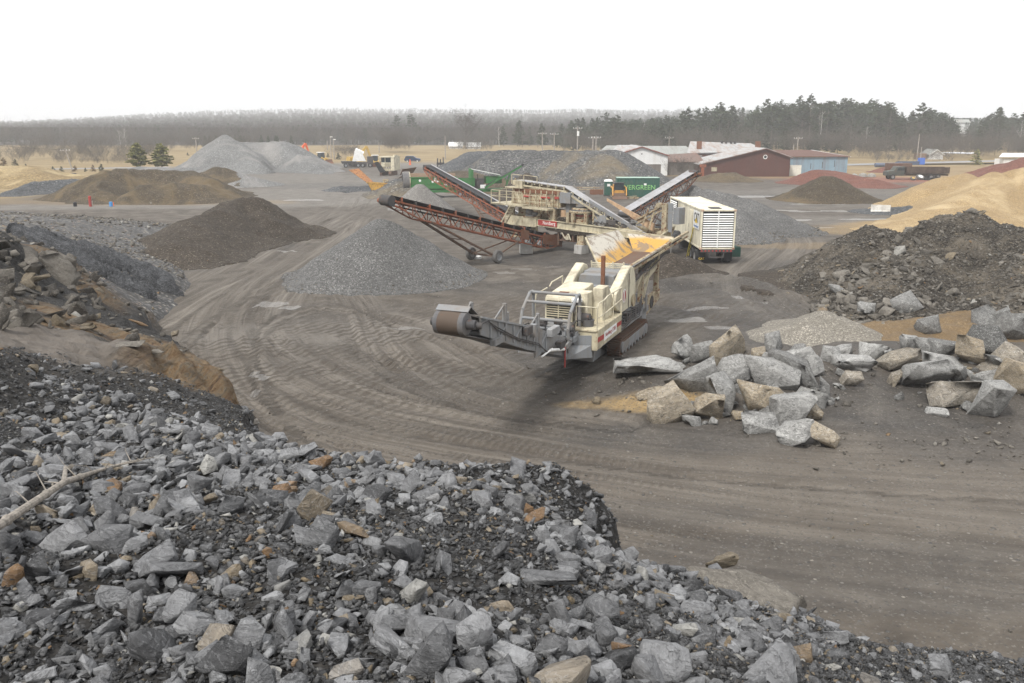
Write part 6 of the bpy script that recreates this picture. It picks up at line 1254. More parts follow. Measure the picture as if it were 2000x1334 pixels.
# ------------------------------------------------------------------ distant machines and yard furniture
def at(u, v, z=0.0): q_ = P(u, v, z); return (q_.x, q_.y, z)
# green trommel screen: local x to the right along the machine, y away
tq = P(786, 388); te = P(1008, 384); th = math.degrees(math.atan2(te.y-tq.y, te.x-tq.x))
tm_ = rootat('trommel_screen', 'long green trommel screen with brown drum and green side conveyor', 'trommel', (tq.x, tq.y), -th)
TL = math.hypot(te.x-tq.x, te.y-tq.y)
MB().box(.6, TL-.5, .2, .5, .75, 1.15).box(.6, TL-.5, 2.1, 2.4, .75, 1.15).box(.6, TL-.5, .15, 2.4, 1.0, 1.12).build('chassis', green_m, tm_, .02)
bd = MB().prof([(.1, 1.15), (2.4, 1.15), (2.4, 2.9), (.1, 2.9)], 1.2, 9.7)
MB().add([(1.2, .1, 1.9), (7.7, .1, 1.9), (7.7, .1, 3.0), (1.2, .1, 2.8), (1.2, .3, 1.3), (7.7, .3, 1.3)], [(0, 1, 2, 3), (4, 5, 1, 0)]).box(1.2, 7.7, .12, .2, 1.3, 2.9).box(1.2, 1.3, .1, 2.4, 1.2, 2.8).box(1.1, 7.8, .02, .2, 2.82, 2.95).box(1.2, 7.7, 2.3, 2.4, 1.2, 2.9).box(7.7, 10.4, .1, .25, 1.6, 2.7).box(7.7, 10.4, .1, .3, 2.65, 2.75).build('side_panel', green_m, tm_)
MB().lathe((.2, 1.25, 2.35), (1, 0, 0), [(0, .9), (0, 1.30), (.5, 1.34), (.9, 1.34), (.9, 1.15)], 36).lathe((.2, 1.25, 2.35), (1, 0, 0), [(.1, .001), (.1, .9)], 24).build('drum_ring', rubber_grey, tm_, smooth=True)
MB().lathe((1.1, 1.25, 2.35), (1, 0, 0), [(0, 1.1), (3.2, 1.08), (6.6, 1.04)], 36).build('screen_drum', paint('brown_drum', (.16, .11, .07), .5, .5, .8), tm_, smooth=True)
MB().lathe((1.1, 1.25, 2.35), (1, 0, 0), [(0, 1.1), (0, 1.32), (.12, 1.32), (.12, 1.1)], 36).build('drum_hoop', cream, tm_)
MB().lathe((2.55, .09, 2.45), (0, -1, 0), [(0, .17), (.01, .17), (.012, .001)], 18).build('white_dot', white_m, tm_)
em = MB()
for k in range(3):
    a = R(90+120*k); em.bar((4.7, .085, 2.45), (4.7+.5*math.cos(a), .085, 2.45+.42*math.sin(a)), .02, .16, up=(0, 0, 1)); em.lathe((4.7+.42*math.cos(a), .095, 2.45+.34*math.sin(a)), (0, -1, 0), [(0, .16), (.02, .16), (.022, .001)], 12)
em.lathe((4.7, .095, 2.45), (0, -1, 0), [(0, .2), (.03, .2), (.032, .001)], 14).build('white_emblem', white_m, tm_)
MB().box(5.9, 6.6, .085, .098, 1.75, 1.95).build('name_plate', white_m, tm_)
for x_ in (2.2, 3.3, 5.2): wheel(tm_, (x_+6, .2, .5), .48, .4, (0, 1, 0))
MB().box(9.9, 10.05, .1, 2.4, 1.1, 4.0).box(10.0, 10.2, .1, .2, 1.1, 4.0).build('end_frame', green_m, tm_)
MB().plate([(9.9, .05, 3.95), (14.0, .05, 3.1), (14.0, .35, 3.1), (9.9, .35, 3.95)], .08).build('white_canopy_edge', white_m, tm_)
MB().prof([(.4, 1.9), (2.2, 1.9), (2.2, 2.9), (.4, 2.9)], 12.1, 14.4).plate([(10.1, .5, 3.9), (14.0, .5, 3.05), (14.0, 2.3, 3.05), (10.1, 2.3, 3.9)], .05).build('engine_cover', green_m, tm_)
MB().box(10.5, 11.8, .6, 1.9, 1.2, 2.6).tube((11.1, .5, 1.9), (11.1, .3, 1.9), .4).box(11.0, 11.6, .3, .9, 1.2, 1.9).tube((10.9, .6, 2.6), (10.9, .6, 3.2), .07).build('engine', darksteel, tm_)
MB().box(11.2, 12.0, .2, .3, 1.25, 1.75).build('control_panel', white_m, tm_)
cg = MB()
for yy in (-.1, .5): cg.bar((11.8, yy, 1.3), (17.2, yy, 4.35), .07, .22).bar((12.0, yy, 1.3), (14.0, yy, 2.8), .06, .12).bar((14.8, yy, 1.0), (15.6, yy, 3.4), .08, .1)
cg.bar((15.4, -.1, 1.0), (14.8, -.1, 2.7), .1, .12).build('side_conveyor', green_m, tm_)
MB().bar((11.8, .2, 1.5), (17.4, .2, 4.58), .55, .04).tube((17.4, -.1, 4.5), (17.4, .5, 4.5), .16).build('conveyor_belt', rubber, tm_)
MB().bar((15.9, -.15, 1.0), (16.3, -.15, 2.6), .16, .16).build('yellow_ram', yellow_m, tm_)
# yellow-brown hopper standing alone
hq = P(722, 380); ho = rootat('feed_hopper', 'standalone rusty yellow feed hopper with flared wings', 'hopper', (hq.x, hq.y))
MB().plate([(-.2, 0, 1.7), (-3.0, .3, 3.6), (-1.9, 2.6, 3.7), (.3, 2.2, 1.7)], .05).build('left_wing', paint('rust_orange', (.42, .19, .07), .4, .8, .7), ho)
MB().plate([(3.3, 0, 1.5), (5.2, .2, 3.0), (5.6, 2.4, 3.2), (3.3, 2.2, 1.5)], .05).plate([(4.6, .2, 2.9), (5.0, .2, 3.7), (6.9, 1.8, 3.9), (6.4, 1.8, 3.1)], .05).build('right_wing', rustdull, ho)
MB().profx([(-.3, 1.75), (3.4, 1.5), (2.9, .6), (.3, .6)], 0, .06).profx([(-.3, 1.75), (3.4, 1.5), (2.9, .6), (.3, .6)], 2.1, 2.16).plate([(-.3, 0, 1.75), (.3, 0, .6), (.3, 2.1, .6), (-.3, 2.1, 1.75)], .05).bar((-.4, 0, 1.75), (3.5, 0, 1.55), .12, .22).build('body', hopyel, ho)
for xx in (.5, 2.8): MB().box(xx-.12, xx+.12, 0, .2, 0, .7).box(xx-.12, xx+.12, 1.9, 2.1, 0, .7).build('leg', cream_rusty, ho)
MB().box(1.9, 2.7, 1.0, 1.4, 1.6, 2.2).bar((4.2, .6, 0), (4.9, .8, 2.6), .14).bar((5.2, .6, 0), (4.4, .9, 2.4), .12).box(3.8, 5.1, .4, 1.3, 0, .35).build('support_frame', cream_rusty, ho)
# second cream crusher parked behind
mq = P(756, 343); mc = rootat('parked_crusher', 'boxy cream crusher with black tail chute parked beyond the yellow hopper', 'crusher', (mq.x, mq.y), 12); mc.scale = (.88, .88, .88)
MB().box(-1.6, 1.7, 0, 4, 1.1, 1.5).box(-1.5, .9, .1, .3, 2.0, 3.0).box(-1.5, 1.7, .3, 3.6, 2.0, 2.9).box(1.1, 1.9, -.2, 4, 1.2, 4.4).box(-1.5, -.9, .2, 1.4, 1.2, 2.4).build('body', cream_clean, mc, .03)
MB().box(-1.8, 1.6, -.2, 3.2, 4.15, 4.35).box(-1.7, -1.6, -.1, .0, 3.0, 4.2).box(-.4, -.3, -.1, .0, 3.0, 4.2).box(1.4, 1.9, .5, 2.5, 4.4, 4.7).build('roof_frame', cream_clean, mc)
MB().box(-1.4, .9, .2, 2.6, 2.9, 4.1).build('cab_glass', glass_m, mc)
for k in range(5): MB().bar((-.6+.45*k, -.05, 1.0), (-.3+.45*k, -.1, 3.0), .12, .12).build('stanchion', cream, mc)
MB().plate([(-2.8, -.8, 3.0), (-1.9, -.8, 3.2), (-.3, -.6, .9), (-1.5, -.6, .7)], .5).build('tail_chute', black_m, mc)
for xx in (-1.3, .9): MB().prof([(-.3, 0), (3.6, 0), (4, .5), (3.6, .95), (-.3, .95), (-.6, .5)], xx-.3, xx+.3).build('track', rustdull, mc)
# trucks, diggers, loaders
def cabin(m, x0, x1, y0, y1, z0, z1): m.add([(x, y, z) for z, k in ((z0, 0), (z1, .14)) for x, y in ((x0+k, y0+k), (x1-k, y0+k), (x1-k, y1-k), (x0+k, y1-k))], [(3, 2, 1, 0), (4, 5, 6, 7), (0, 1, 5, 4), (1, 2, 6, 5), (2, 3, 7, 6), (3, 0, 4, 7)]); return m
q_ = P(668, 327); dt = rootat('drill_truck', 'flatbed truck carrying a white rig mast, parked left of the yellow excavator', 'truck', (q_.x, q_.y), 78)
MB().box(-1.1, 1.1, 0, 7.5, .9, 1.25).box(-1.2, 1.2, -.2, 3.5, 1.25, 1.5).build('flatbed', darksteel, dt); MB().prof([(2.6, 1.5), (3.4, 4.3), (4.8, 4.0), (5.8, 1.5)], -.8, .8).tube((0, 3.3, 4.0), (0, 5.2, 3.1), .75, n=14).build('mast', white_m, dt, smooth=True)
for y_ in (.9, 3.9, 5.0, 6.8):
    for x_ in (-1.0, 1.0): wheel(dt, (x_, y_, .5), .5, .3)
MB().box(-1.1, 1.1, 6.2, 7.6, 1.1, 2.6).build('cab', darksteel, dt, .05)
def excavator(name, lb, u, v, hd, pm_, scl=1.0, boom=True):
    q_ = P(u, v); e = rootat(name, lb, 'excavator', (q_.x, q_.y), hd); e.scale = (scl,)*3
    for x_ in (-1.2, 1.2): MB().prof([(-1.9, 0), (1.9, 0), (2.3, .45), (1.9, .9), (-1.9, .9), (-2.3, .45)], x_-.3, x_+.3).build('track', darksteel, e, .03)
    MB().box(-1.35, 1.35, -2.6, 1.2, 1.1, 2.3).box(-1.2, 1.2, -2.5, -.6, 2.3, 2.6).build('body', pm_, e, .06)
    c_ = cabin(MB(), -1.35, -.3, -.2, 1.5, 1.2, 3.1).build('cab', glass_m, e); MB().box(-1.4, -.25, -.25, 1.5, 3.0, 3.12).build('cab_roof', pm_, c_)
    MB().prof([(.8, 1.6), (1.6, 4.6), (2.6, 5.4), (3.0, 5.1), (2.2, 4.2), (1.6, 1.6)], .0, .4).build('boom', pm_, e); MB().prof([(2.4, 5.5), (3.1, 5.3), (4.2, 2.0), (3.8, 1.8)], .05, .35).build('stick', pm_, e)
    MB().prof([(3.6, 2.0), (4.4, 1.9), (4.2, .8), (3.3, .6), (3.0, 1.2)], -.35, .75).build('bucket', rustm, e); return e
excavator('excavator', 'yellow excavator with raised folded boom parked between truck and loader', 698, 325, 60, yellow_m, .92)
excavator('excavator', 'orange-red excavator showing its boom behind the grey stockpile', 582, 316, 45, orange_b, .95)
def loader(lb, u, v, hd, sc_, pm_=yellow_m):
    q_ = P(u, v); e = rootat('wheel_loader', lb, 'loader', (q_.x, q_.y), hd); e.scale = (sc_,)*3
    MB().box(-1.0, 1.0, -3.2, -.6, .9, 2.1).box(-.8, .8, -.6, 1.6, .8, 1.5).build('body', pm_, e, .06); c_ = cabin(MB(), -.8, .8, -.9, .8, 1.6, 3.2).build('cab', glass_m, e); MB().box(-.9, .9, -1.0, .9, 3.15, 3.32).build('cab_roof', white_m, c_)
    for x_ in (-1.1, 1.1):
        for y_ in (-2.1, 1.2): wheel(e, (x_, y_, .75), .75, .55, rimm=pm_)
    MB().bar((-.7, .6, 1.8), (-.7, 3.0, .7), .18, .3).bar((.7, .6, 1.8), (.7, 3.0, .7), .18, .3).build('lift_arm', pm_, e)
    MB().prof([(2.9, .1), (3.9, .05), (3.2, .5), (3.0, 1.2), (2.8, 1.2)], -1.4, 1.4).build('bucket', rustm, e); return e
loader('yellow wheel loader with blue-tinted cab parked right of the excavator', 733, 325, 160, .85)
loader('yellow wheel loader half hidden behind the grey stockpile slope', 628, 319, 120, .9)
# car
q_ = P(806, 316.5); sv = rootat('parked_car', 'dark blue estate car parked on the far lot', 'car', (q_.x, q_.y), 90)
MB().prof([(-2.2, .35), (-2.25, .85), (-2.1, 1.0), (-1.9, 1.55), (-1.6, 1.7), (.3, 1.68), (1.1, 1.1), (2.1, .95), (2.25, .6), (2.2, .35)], -.88, .88).build('body', navy_m, sv, .06)
MB().prof([(-1.8, 1.05), (-1.65, 1.52), (.25, 1.52), (.85, 1.08)], -.89, .89).build('window', glass_m, sv)
for x_ in (-.8, .8):
    for y_ in (-1.4, 1.4): wheel(sv, (x_, y_, .35), .35, .22, rimm=white_m)
# skid steer
q_ = P(1208, 388); sk = rootat('skid_steer', 'small orange skid steer loader before the green shipping container', 'loader', (q_.x, q_.y), 180)
MB().box(-.8, .8, -1.5, .3, .5, 1.2).box(-.7, .7, -1.6, -.9, 1.2, 1.9).build('body', paint('skid_orange', (.55, .28, .06), .3, .2), sk, .04)
MB().box(-.6, .6, -1.0, .3, 1.2, 2.1).build('cab_glass', glass_m, sk); MB().box(-.68, .68, -1.1, .4, 2.1, 2.2).box(-.68, -.6, .2, .36, 1.1, 2.15).box(.6, .68, .2, .36, 1.1, 2.15).build('cab_frame', black_m, sk)
for x_ in (-.95, .95): MB().bar((x_, -1.4, 1.6), (x_, .6, 1.5), .14, .2).bar((x_, .6, 1.6), (x_, 1.2, .5), .14, .2).build('lift_arm', paint('skid_orange', (.55, .28, .06)), sk)
for x_ in (-.85, .85):
    for y_ in (-1.0, .2): wheel(sk, (x_, y_, .42), .42, .3, rimm=cream)
MB().prof([(1.0, .1), (1.8, .05), (1.2, .4), (1.1, .85), (1.0, .85)], -1.05, 1.05).build('bucket', rustdull, sk)
# portable toilet
q_ = P(1188, 383); pb_ = rootat('portable_toilet', 'dark green portable toilet with white roof', 'toilet', (q_.x, q_.y), 4)
MB().box(-.58, .58, 0, 1.15, .1, 2.1).build('cabin', dkgreen, pb_, .03); MB().box(-.5, .5, -.02, .02, .18, 2.0).build('door', dkgreen, pb_, .01)
MB().add([(x, y, z) for z, k in ((2.1, -.06), (2.3, .1), (2.36, .35)) for x, y in ((-.58+k, k), (.58-k, k), (.58-k, 1.15-k), (-.58+k, 1.15-k))], [(3, 2, 1, 0), (8, 9, 10, 11)]+[(i+4*j, (i+1) % 4+4*j, (i+1) % 4+4+4*j, i+4+4*j) for j in (0, 1) for i in range(4)]).build('roof', white_m, pb_)
MB().box(-.2, .25, -.03, -.021, 1.4, 1.75).build('notice', white_m, pb_); MB().box(-.7, .7, -.1, 1.25, 0, .1).build('base', darksteel, pb_)
# green shipping container with lettering
q0 = P(1205, 386); q1 = P(1287, 386); sh_ = rootat('shipping_container', 'dark green shipping container lettered along its side', 'container', (q0.x, q0.y)); W_ = q1.x-q0.x
cr_ = MB(); nn = 44
pts_ = [(W_*i/nn, -.03 if (i//2) % 2 else 0) for i in range(nn+1)]
cr_.add([(x_, y_, z_) for z_ in (.2, 2.65) for x_, y_ in pts_], [(i, i+1, nn+2+i, nn+1+i) for i in range(nn)]).box(0, W_, .02, 2.4, .15, 2.7).box(0, W_, -.05, .06, .08, .24).box(0, W_, -.05, .06, 2.6, 2.76).box(-.02, .12, -.06, .06, .08, 2.76).box(W_-.12, W_+.02, -.06, .06, .08, 2.76).build('shell', dkgreen, sh_)
MB().box(-.02, W_+.02, -.04, 2.44, 2.761, 2.79).build('roof', paint('pale_green_roof', (.35, .5, .42), .3, .2), sh_)
text('EVERGREEN', 'lettering', paint('faded_green_letters', (.22, .52, .18), .4, .1), sh_, (W_*.50, -.06, 1.42), (R(90), 0, 0), .92, .004, 1.0, bold=.012)
MB().box(W_*.63, W_*.69, -.065, -.055, 1.75, 2.0).build('white_placard', white_m, sh_)
# scrap and small things
def small(name, lb, cat, u, v, mb, mat, rz=0, **k): o = mb.build(name, mat, **k); q_ = P(u, v); o.location = (q_.x, q_.y, gzr(q_.x, q_.y)-.02); o.rotation_euler = (0, 0, R(rz)); return tag(o, lb, cat)
small('scrap_bucket', 'rusty loader bucket lying left of the portable toilet', 'bucket', 1167, 380, MB().prof([(0, 0), (1.1, 0), (1.0, .7), (.1, .75)], -.9, .9), rustm, 12)
small('rusty_post', 'upright rusty steel post end standing behind the right conveyor head', 'post', 1372, 352, MB().box(-.25, .25, 0, .3, 0, 2.6).box(-.6, .6, 0, .3, 2.4, 2.9), orange, 10)
small('timber_stack', 'low stack of sawn timber in front of the green container', 'timber', 1234, 388, MB().box(-1, 1, 0, .3, .0, .12).box(-.9, 1.1, .05, .25, .12, .22).bar((-.8, 0, .3), (.9, .3, .35), .15, .08), cream_rusty, 15)
small('pallet_row', 'row of wooden pallets by the coarse stockpile foot', 'pallet', 1150, 371, MB().box(-2.2, 2.2, 0, .4, .0, .12).box(-1.9, 1.7, .05, .25, .3, .42).box(-1.5, -1.4, 0, .2, 0, .5).box(.8, .9, 0, .2, 0, .6), cream_rusty, 3)
small('standpipe', 'red standpipe with white cap in front of the brown mound', 'standpipe', 177, 403, MB().lathe((0, 0, 0), (0, 0, 1), [(0, .0), (0, .18), (1.3, .17), (1.35, .1), (1.36, 0)], 14), red_m, smooth=True)
small('marker_stake', 'thin wooden stake beside the red standpipe', 'stake', 181, 403, MB().box(-.06, .06, -.03, .03, 0, .75), branch_m)
small('blue_drum', 'small blue drum in front of the brown mound', 'drum', 217, 403, MB().lathe((0, 0, 0), (0, 0, 1), [(0, 0), (0, .2), (.3, .22), (.6, .2), (.62, .0)], 14), blue_m, smooth=True)
small('black_drum', 'small black drum left of the red standpipe', 'drum', 147, 403, MB().lathe((0, 0, 0), (0, 0, 1), [(0, 0), (0, .22), (.5, .22), (.6, .1), (.62, .0)], 14), black_m, smooth=True)
small('orange_marker', 'short orange marker post beside the blue drum', 'marker', 222, 402, MB().tube((0, 0, 0), (0, 0, .5), .06, .04), orange_b)
small('tan_stake', 'short tan stake at the right foot of the brown mound', 'stake', 295, 400, MB().box(-.1, .1, -.03, .03, 0, .35), branch_m)
small('dark_tank', 'round dark tank lid on the ground behind the brown mound', 'tank', 142, 342, MB().lathe((0, 0, 0), (0, 0, 1), [(0, 0), (0, .8), (.4, .7), (.5, 0)], 16), darksteel, smooth=True)
small('traffic_cone', 'orange traffic cone on the far lot below the dark blue car', 'cone', 801, 322, MB().lathe((0, 0, 0), (0, 0, 1), [(0, 0), (0, .4), (.06, .4), (.07, .25), (1.4, .1), (1.42, .0)], 12), orange_b)
for k, (u, v, lb, dx_) in enumerate([(860, 327, 'dark upright machine post near the upper conveyor head', 0), (935, 326, 'small light blue and orange machine by the dark stockpile', 1)]):
    if dx_ == 0: small('machine_attachment', lb, 'attachment', u, v, MB().box(-.8, -.5, 0, .3, 0, 2.2).box(-.1, .2, 0, .3, 0, 2.0).box(.6, .9, 0, .3, 0, 2.4).box(-.9, 1.0, 0, .3, .6, 1.2), darksteel)
    else:
        q_ = P(u-8, v); g_ = rootat('small_tractor', lb, 'tractor', (q_.x, q_.y)); MB().box(-1.0, .2, 0, 1, .5, 1.6).build('body', paint('pale_blue', (.35, .55, .62), .3, .2), g_, .05); MB().box(.3, 2.2, 0, 1, .4, 1.1).bar((2.2, .5, 1), (4, .5, 1.8), .2).build('engine_cover', paint('tractor_orange', (.45, .2, .07)), g_, .05)
        for x_ in (-.5, 1.2): wheel(g_, (x_, -.1, .45), .45, .3, (0, 1, 0))
for u, v, lb, L_, rz in ((1719, 417, 'white concrete barrier standing near the sand heaps', 2.1, -18), (1772, 407, 'far flat concrete barrier behind the gravel by the sand', 2.0, 0)):
    h_ = 1.0 if L_ > 2.05 else .5
    small('concrete_barrier', lb, 'barrier', u, v, MB().add([(sx*L_/2, y_, z_*h_) for sx in (-1, 1) for y_, z_ in ((-.32, 0), (-.3, .1), (-.14, .4), (-.09, 1), (.09, 1), (.14, .4), (.3, .1), (.32, 0))], [tuple(range(7, -1, -1)), tuple(range(8, 16))]+[(i, (i+1) % 8, 8+(i+1) % 8, 8+i) for i in range(8)]), conc if h_ < 1 else paint('whitewashed_concrete', (.62, .6, .56), .4, 0, .9), rz)
# old truck, tyres and scrap on the right
q_ = P(1760, 350); ot = rootat('old_truck', 'old dark dump truck with long rusty body, facing left', 'truck', (q_.x, q_.y), -90)
MB().prof([(1.4, .7), (3.2, .7), (3.2, 1.5), (1.9, 1.7), (1.4, 2.4), (-.1, 2.4), (-.1, .7)], -1, 1).build('cab', paint('faded_dark_green', (.05, .065, .06)), ot, .06)
MB().prof([(.0, 1.7), (1.35, 1.7), (1.15, 2.2), (.0, 2.2)], -1.01, 1.01).build('window', glass_m, ot)
MB().box(-.9, .9, -8.5, -.1, .7, 1.0).box(-1.1, 1.1, -8.6, -.3, 1.1, 1.25).box(1.05, 1.1, -8.6, -.3, 1.25, 2.3).box(-1.1, -1.05, -8.6, -.3, 1.25, 2.3).box(-1.1, 1.1, -.4, -.3, 1.25, 2.4).build('dump_body', paint('dull_dark_rust', (.05, .034, .027)), ot)
for y_ in (2.1, -5.2, -6.5):
    for x_ in (-.95, .95): wheel(ot, (x_, y_, .5), .5, .35)
for k, (u, v, lb, rr_) in enumerate([(1797, 351, 'large pale-rimmed tyre lying against the old truck', .8), (1783, 352, 'yellow-centred tyre left of the large pale-rimmed tyre', .5)]):
    q_ = P(u, v); t0_ = rootat('spare_tyre', lb, 'tyre', (q_.x, q_.y, .0)); wheel(t0_, (0, 0, rr_*.6), rr_, .4, (.1, -.5, .85), tyre_grey, white_m if k == 0 else yellow_m)
small('scrap_heap', 'low dark heap of tyres and scrap right of the old truck', 'scrap', 1822, 352, MB().lathe((0, 0, .2), (.1, .2, 1), [(0, .2), (0, .5), (.25, .5), (.25, .2)], 16).lathe((1.1, .3, .25), (.3, .3, 1), [(0, .2), (0, .5), (.25, .5), (.25, .2)], 16).lathe((.5, 0, .5), (.5, -.2, 1), [(0, .2), (0, .5), (.25, .5), (.25, .2)], 16).box(-1.5, -.6, -.3, .5, 0, .5), tyre_m)
small('rusty_tank', 'rust-brown box tank behind the old truck cab', 'tank', 1757, 342, MB().box(-2.4, 2.4, 0, 2, 0, 2.4).box(-2.5, 2.5, -.1, 2.1, 1.0, 1.15), paint('dark_rust_tank', (.10, .045, .03)))
small('steel_pipe', 'dark blue steel pipe lying on the red ground', 'pipe', 1735, 327, MB().tube((-3.3, 0, .6), (3.3, 0, .7), .5, n=12), paint('slate_blue', (.09, .12, .18)))
small('boat_trailer', 'low slate blue boat trailer behind the old truck', 'trailer', 1778, 326, MB().prof([(0, .5), (1.5, .6), (1.5, 1.2), (0, 1.4)], -3.2, 2.2), paint('slate_trailer', (.06, .09, .15), .3, 0))
small('blue_box', 'small bright blue box on the trailer behind the old truck', 'box', 1800, 326, MB().box(-.7, .7, 0, 1, .6, 2.2), paint('strong_blue', (.06, .15, .50), .1, 0))
small('rock_row', 'row of brown boulders left of the red heap behind the shed', 'rock', 1685, 346, MB().lathe((0, 0, .3), (0, 0, 1), [(-.3, 0), (-.2, .9), (.3, .8), (.6, 0)], 8).lathe((1.8, .2, .3), (0, 0, 1), [(-.3, 0), (-.2, .9), (.3, .7), (.5, 0)], 7).lathe((-1.7, .1, .3), (0, 0, 1), [(-.3, 0), (-.2, .8), (.2, .7), (.5, 0)], 7), S_rub)

# ------------------------------------------------------------------ buildings
def corr(name, c, rust=.4, rustc=(.16, .065, .035), scale=3.4, streak=.5, rough=.55, axis=0):
    t = NT(name); o_ = t.co()
    wv = t.n('ShaderNodeTexWave', wave_type='BANDS', bands_direction='XYZ'[axis]); wv.inputs['Scale'].default_value = scale; t.l(o_, wv.inputs[0])
    n = t.noise(.35, 6, .68, dist=.6); st = t.noise(1, 5, .65, vec=t.mapping(o_, (1.2, .25, .12) if axis == 0 else (.15, 1.2, .12)), dist=.3)
    v = t.mix(t.ramp(n, [(.3, 0), (.7, 1)]), tuple(x*.82 for x in c), c)
    v = t.mix(t.math('MULTIPLY', t.ramp(st, [(.5-.12*rust, 0), (.66, 1)]), streak), v, rustc)
    v = t.mix(t.math('MULTIPLY', t.ramp(wv.outputs[1], [(.0, 1), (.4, 0)]), .22), v, tuple(x*.45 for x in c))
    t.bump(wv.outputs[1], .4, .04); return t.base(v, rough)
wall_white = corr('white_sheet_wall', (.80, .80, .79), .2, (.5, .46, .4), streak=.3)
wall_brown = corr('red_brown_sheet_wall', (.115, .05, .04), .2, (.085, .045, .038), streak=.5)
wall_blue = corr('pale_blue_sheet_wall', (.25, .36, .44), .2, (.18, .12, .09), streak=.45)
wall_wood = corr('weathered_board_wall', (.20, .175, .155), .3, (.12, .10, .09), 2, .6, .9)
roof_grey = corr('galvanised_roof', (.42, .42, .415), .45, (.24, .13, .075), 2.2, .75, .6, 0)
roof_rust = corr('rust_red_roof', (.14, .075, .058), .5, (.12, .06, .045), 2.2, .6, .8, 0)
roof_pale = corr('pale_patched_roof', (.34, .35, .33), .3, (.20, .17, .15), 2.2, .6, .7, 0)
def gable(name, label, p, w_, d_, hl, hp, wallm, roofm, hd=0, peak=.5, hr=None, over=.35, trim=None):
    hr = hr or hl; o = rootat(name, label, 'shed', (p[0], p[1], -.05), hd); px_ = w_*peak
    MB().profx([(0, 0), (w_, 0), (w_, hr), (px_, hp), (0, hl)], 0, .15).profx([(0, 0), (w_, 0), (w_, hr), (px_, hp), (0, hl)], d_-.15, d_).box(0, .15, .15, d_-.15, 0, hl).box(w_-.15, w_, .15, d_-.15, 0, hr).build('wall', wallm, o)
    rf = MB(); sl1 = (hp-hl)/max(px_, .1); sl2 = (hp-hr)/max(w_-px_, .1)
    rf.plate([(px_, -over, hp+.06), (-over, -over, hl-sl1*over+.06), (-over, d_+over, hl-sl1*over+.06), (px_, d_+over, hp+.06)], -.10)
    if px_ < w_-.1: rf.plate([(w_+over, -over, hr-sl2*over+.06), (px_, -over, hp+.06), (px_, d_+over, hp+.06), (w_+over, d_+over, hr-sl2*over+.06)], -.10)
    r_ = rf.build('roof', roofm, o)
    tm2 = MB().bar((-over, -over-.03, hl-sl1*over-.02), (px_, -over-.03, hp+.0), .06, .16).bar((px_, -over-.03, hp), (w_+over, -over-.03, hr-sl2*over-.02), .06, .16); tm2.build('verge_trim', trim or roof_rust, o)
    return o, r_
Yb = 182.0
def lx(u, Y=Yb): return gx(u, Y, 0)
def hz(u, v, Y=Yb): return PY(u, v, Y).z
# white barn
b0_ = lx(1211); b1_ = lx(1303)
wb, wbr = gable('barn', 'white metal barn with grey plank doors behind the coarse stockpile', (b0_, Yb), b1_-b0_, 16, hz(1211, 299), hz(1253, 286.5), wall_white, roof_grey, 0, .44, hz(1303, 303), trim=paint('dark_red_trim', (.2, .05, .035), .2))
wb_w = b1_-b0_
MB().box(wb_w*.545, wb_w*.86, -.04, .04, .2, 2.3).build('door', wall_wood, wb); MB().box(0, wb_w, -.05, -.005, 2.35, 2.5).box(wb_w*.50, wb_w*.535, -.03, .02, 0, 2.4).box(wb_w*.87, wb_w*.9, -.03, .02, 0, 2.4).build('door_trim', wall_white, wb)
MB().box(wb_w*.43, wb_w*.46, -.02, .02, 4.3, 4.5).build('vent', darksteel, wb)
# lower sheds behind and beside the barn
g2, _ = gable('shed', 'long low shed with pale patched roof behind the white barn', (lx(1262, 200), 200), lx(1345, 200)-lx(1262, 200), 9, hz(1262, 303, 200), hz(1262, 303, 200)+.1, wall_wood, roof_pale, 0, .5)
o_ = rootat('shed', 'pale grey sloping roof of the long shed right of the barn', 'shed', (lx(1255, 196), 196))
MB().box(0, lx(1345, 196)-lx(1255, 196), 0, .2, 0, hz(1300, 305, 196)).build('wall', wall_wood, o_)
MB().plate([(-.5, -.3, hz(1300, 306, 196)), (lx(1347, 196)-lx(1255, 196)+2.6, -.3, hz(1300, 306, 196)), (lx(1337, 204)-lx(1255, 196), 8, hz(1300, 286, 204)), (-.5, 8, hz(1300, 286, 204))], .12).build('roof', roof_pale, o_)
o_ = rootat('shed', 'weathered board lean-to between white barn and red-brown shed', 'shed', (lx(1304), Yb+1)); W2 = lx(1372, Yb+1)-lx(1304)
MB().box(0, W2, 0, .2, 0, hz(1330, 318)).build('wall', wall_wood, o_); MB().plate([(-.2, -.3, hz(1330, 318)+.05), (W2+.3, -.3, hz(1330, 318)+.05), (W2+.3, 8, hz(1330, 300, 190)), (-.2, 8, hz(1330, 303, 190))], .1).build('roof', corr('brown_roof', (.17, .11, .085), .5, streak=.7), o_)
for k, (ua, ub, va, vb_, Yk, lb) in enumerate([(1175, 1220, 294, 285, 215, 'low pale roofed shed far left behind the barn'), (1195, 1245, 298, 284, 205, 'rust streaked low shed roof just left of the barn')]):
    o_ = rootat('shed', lb, 'shed', (lx(ua, Yk), Yk)); Wk = lx(ub, Yk)-lx(ua, Yk); MB().box(0, Wk, 0, 6, 0, hz(ua, va, Yk)).build('wall', wall_white, o_)
    MB().plate([(-.3, -.3, hz(ua, va, Yk)+.05), (Wk+.3, -.3, hz(ua, va, Yk)+.05), (Wk+.5, 6, hz(ub, vb_, Yk+6)), (Wk*.3, 6, hz(ub, vb_, Yk+6))], .12).build('roof', roof_pale if k == 0 else roof_grey, o_)
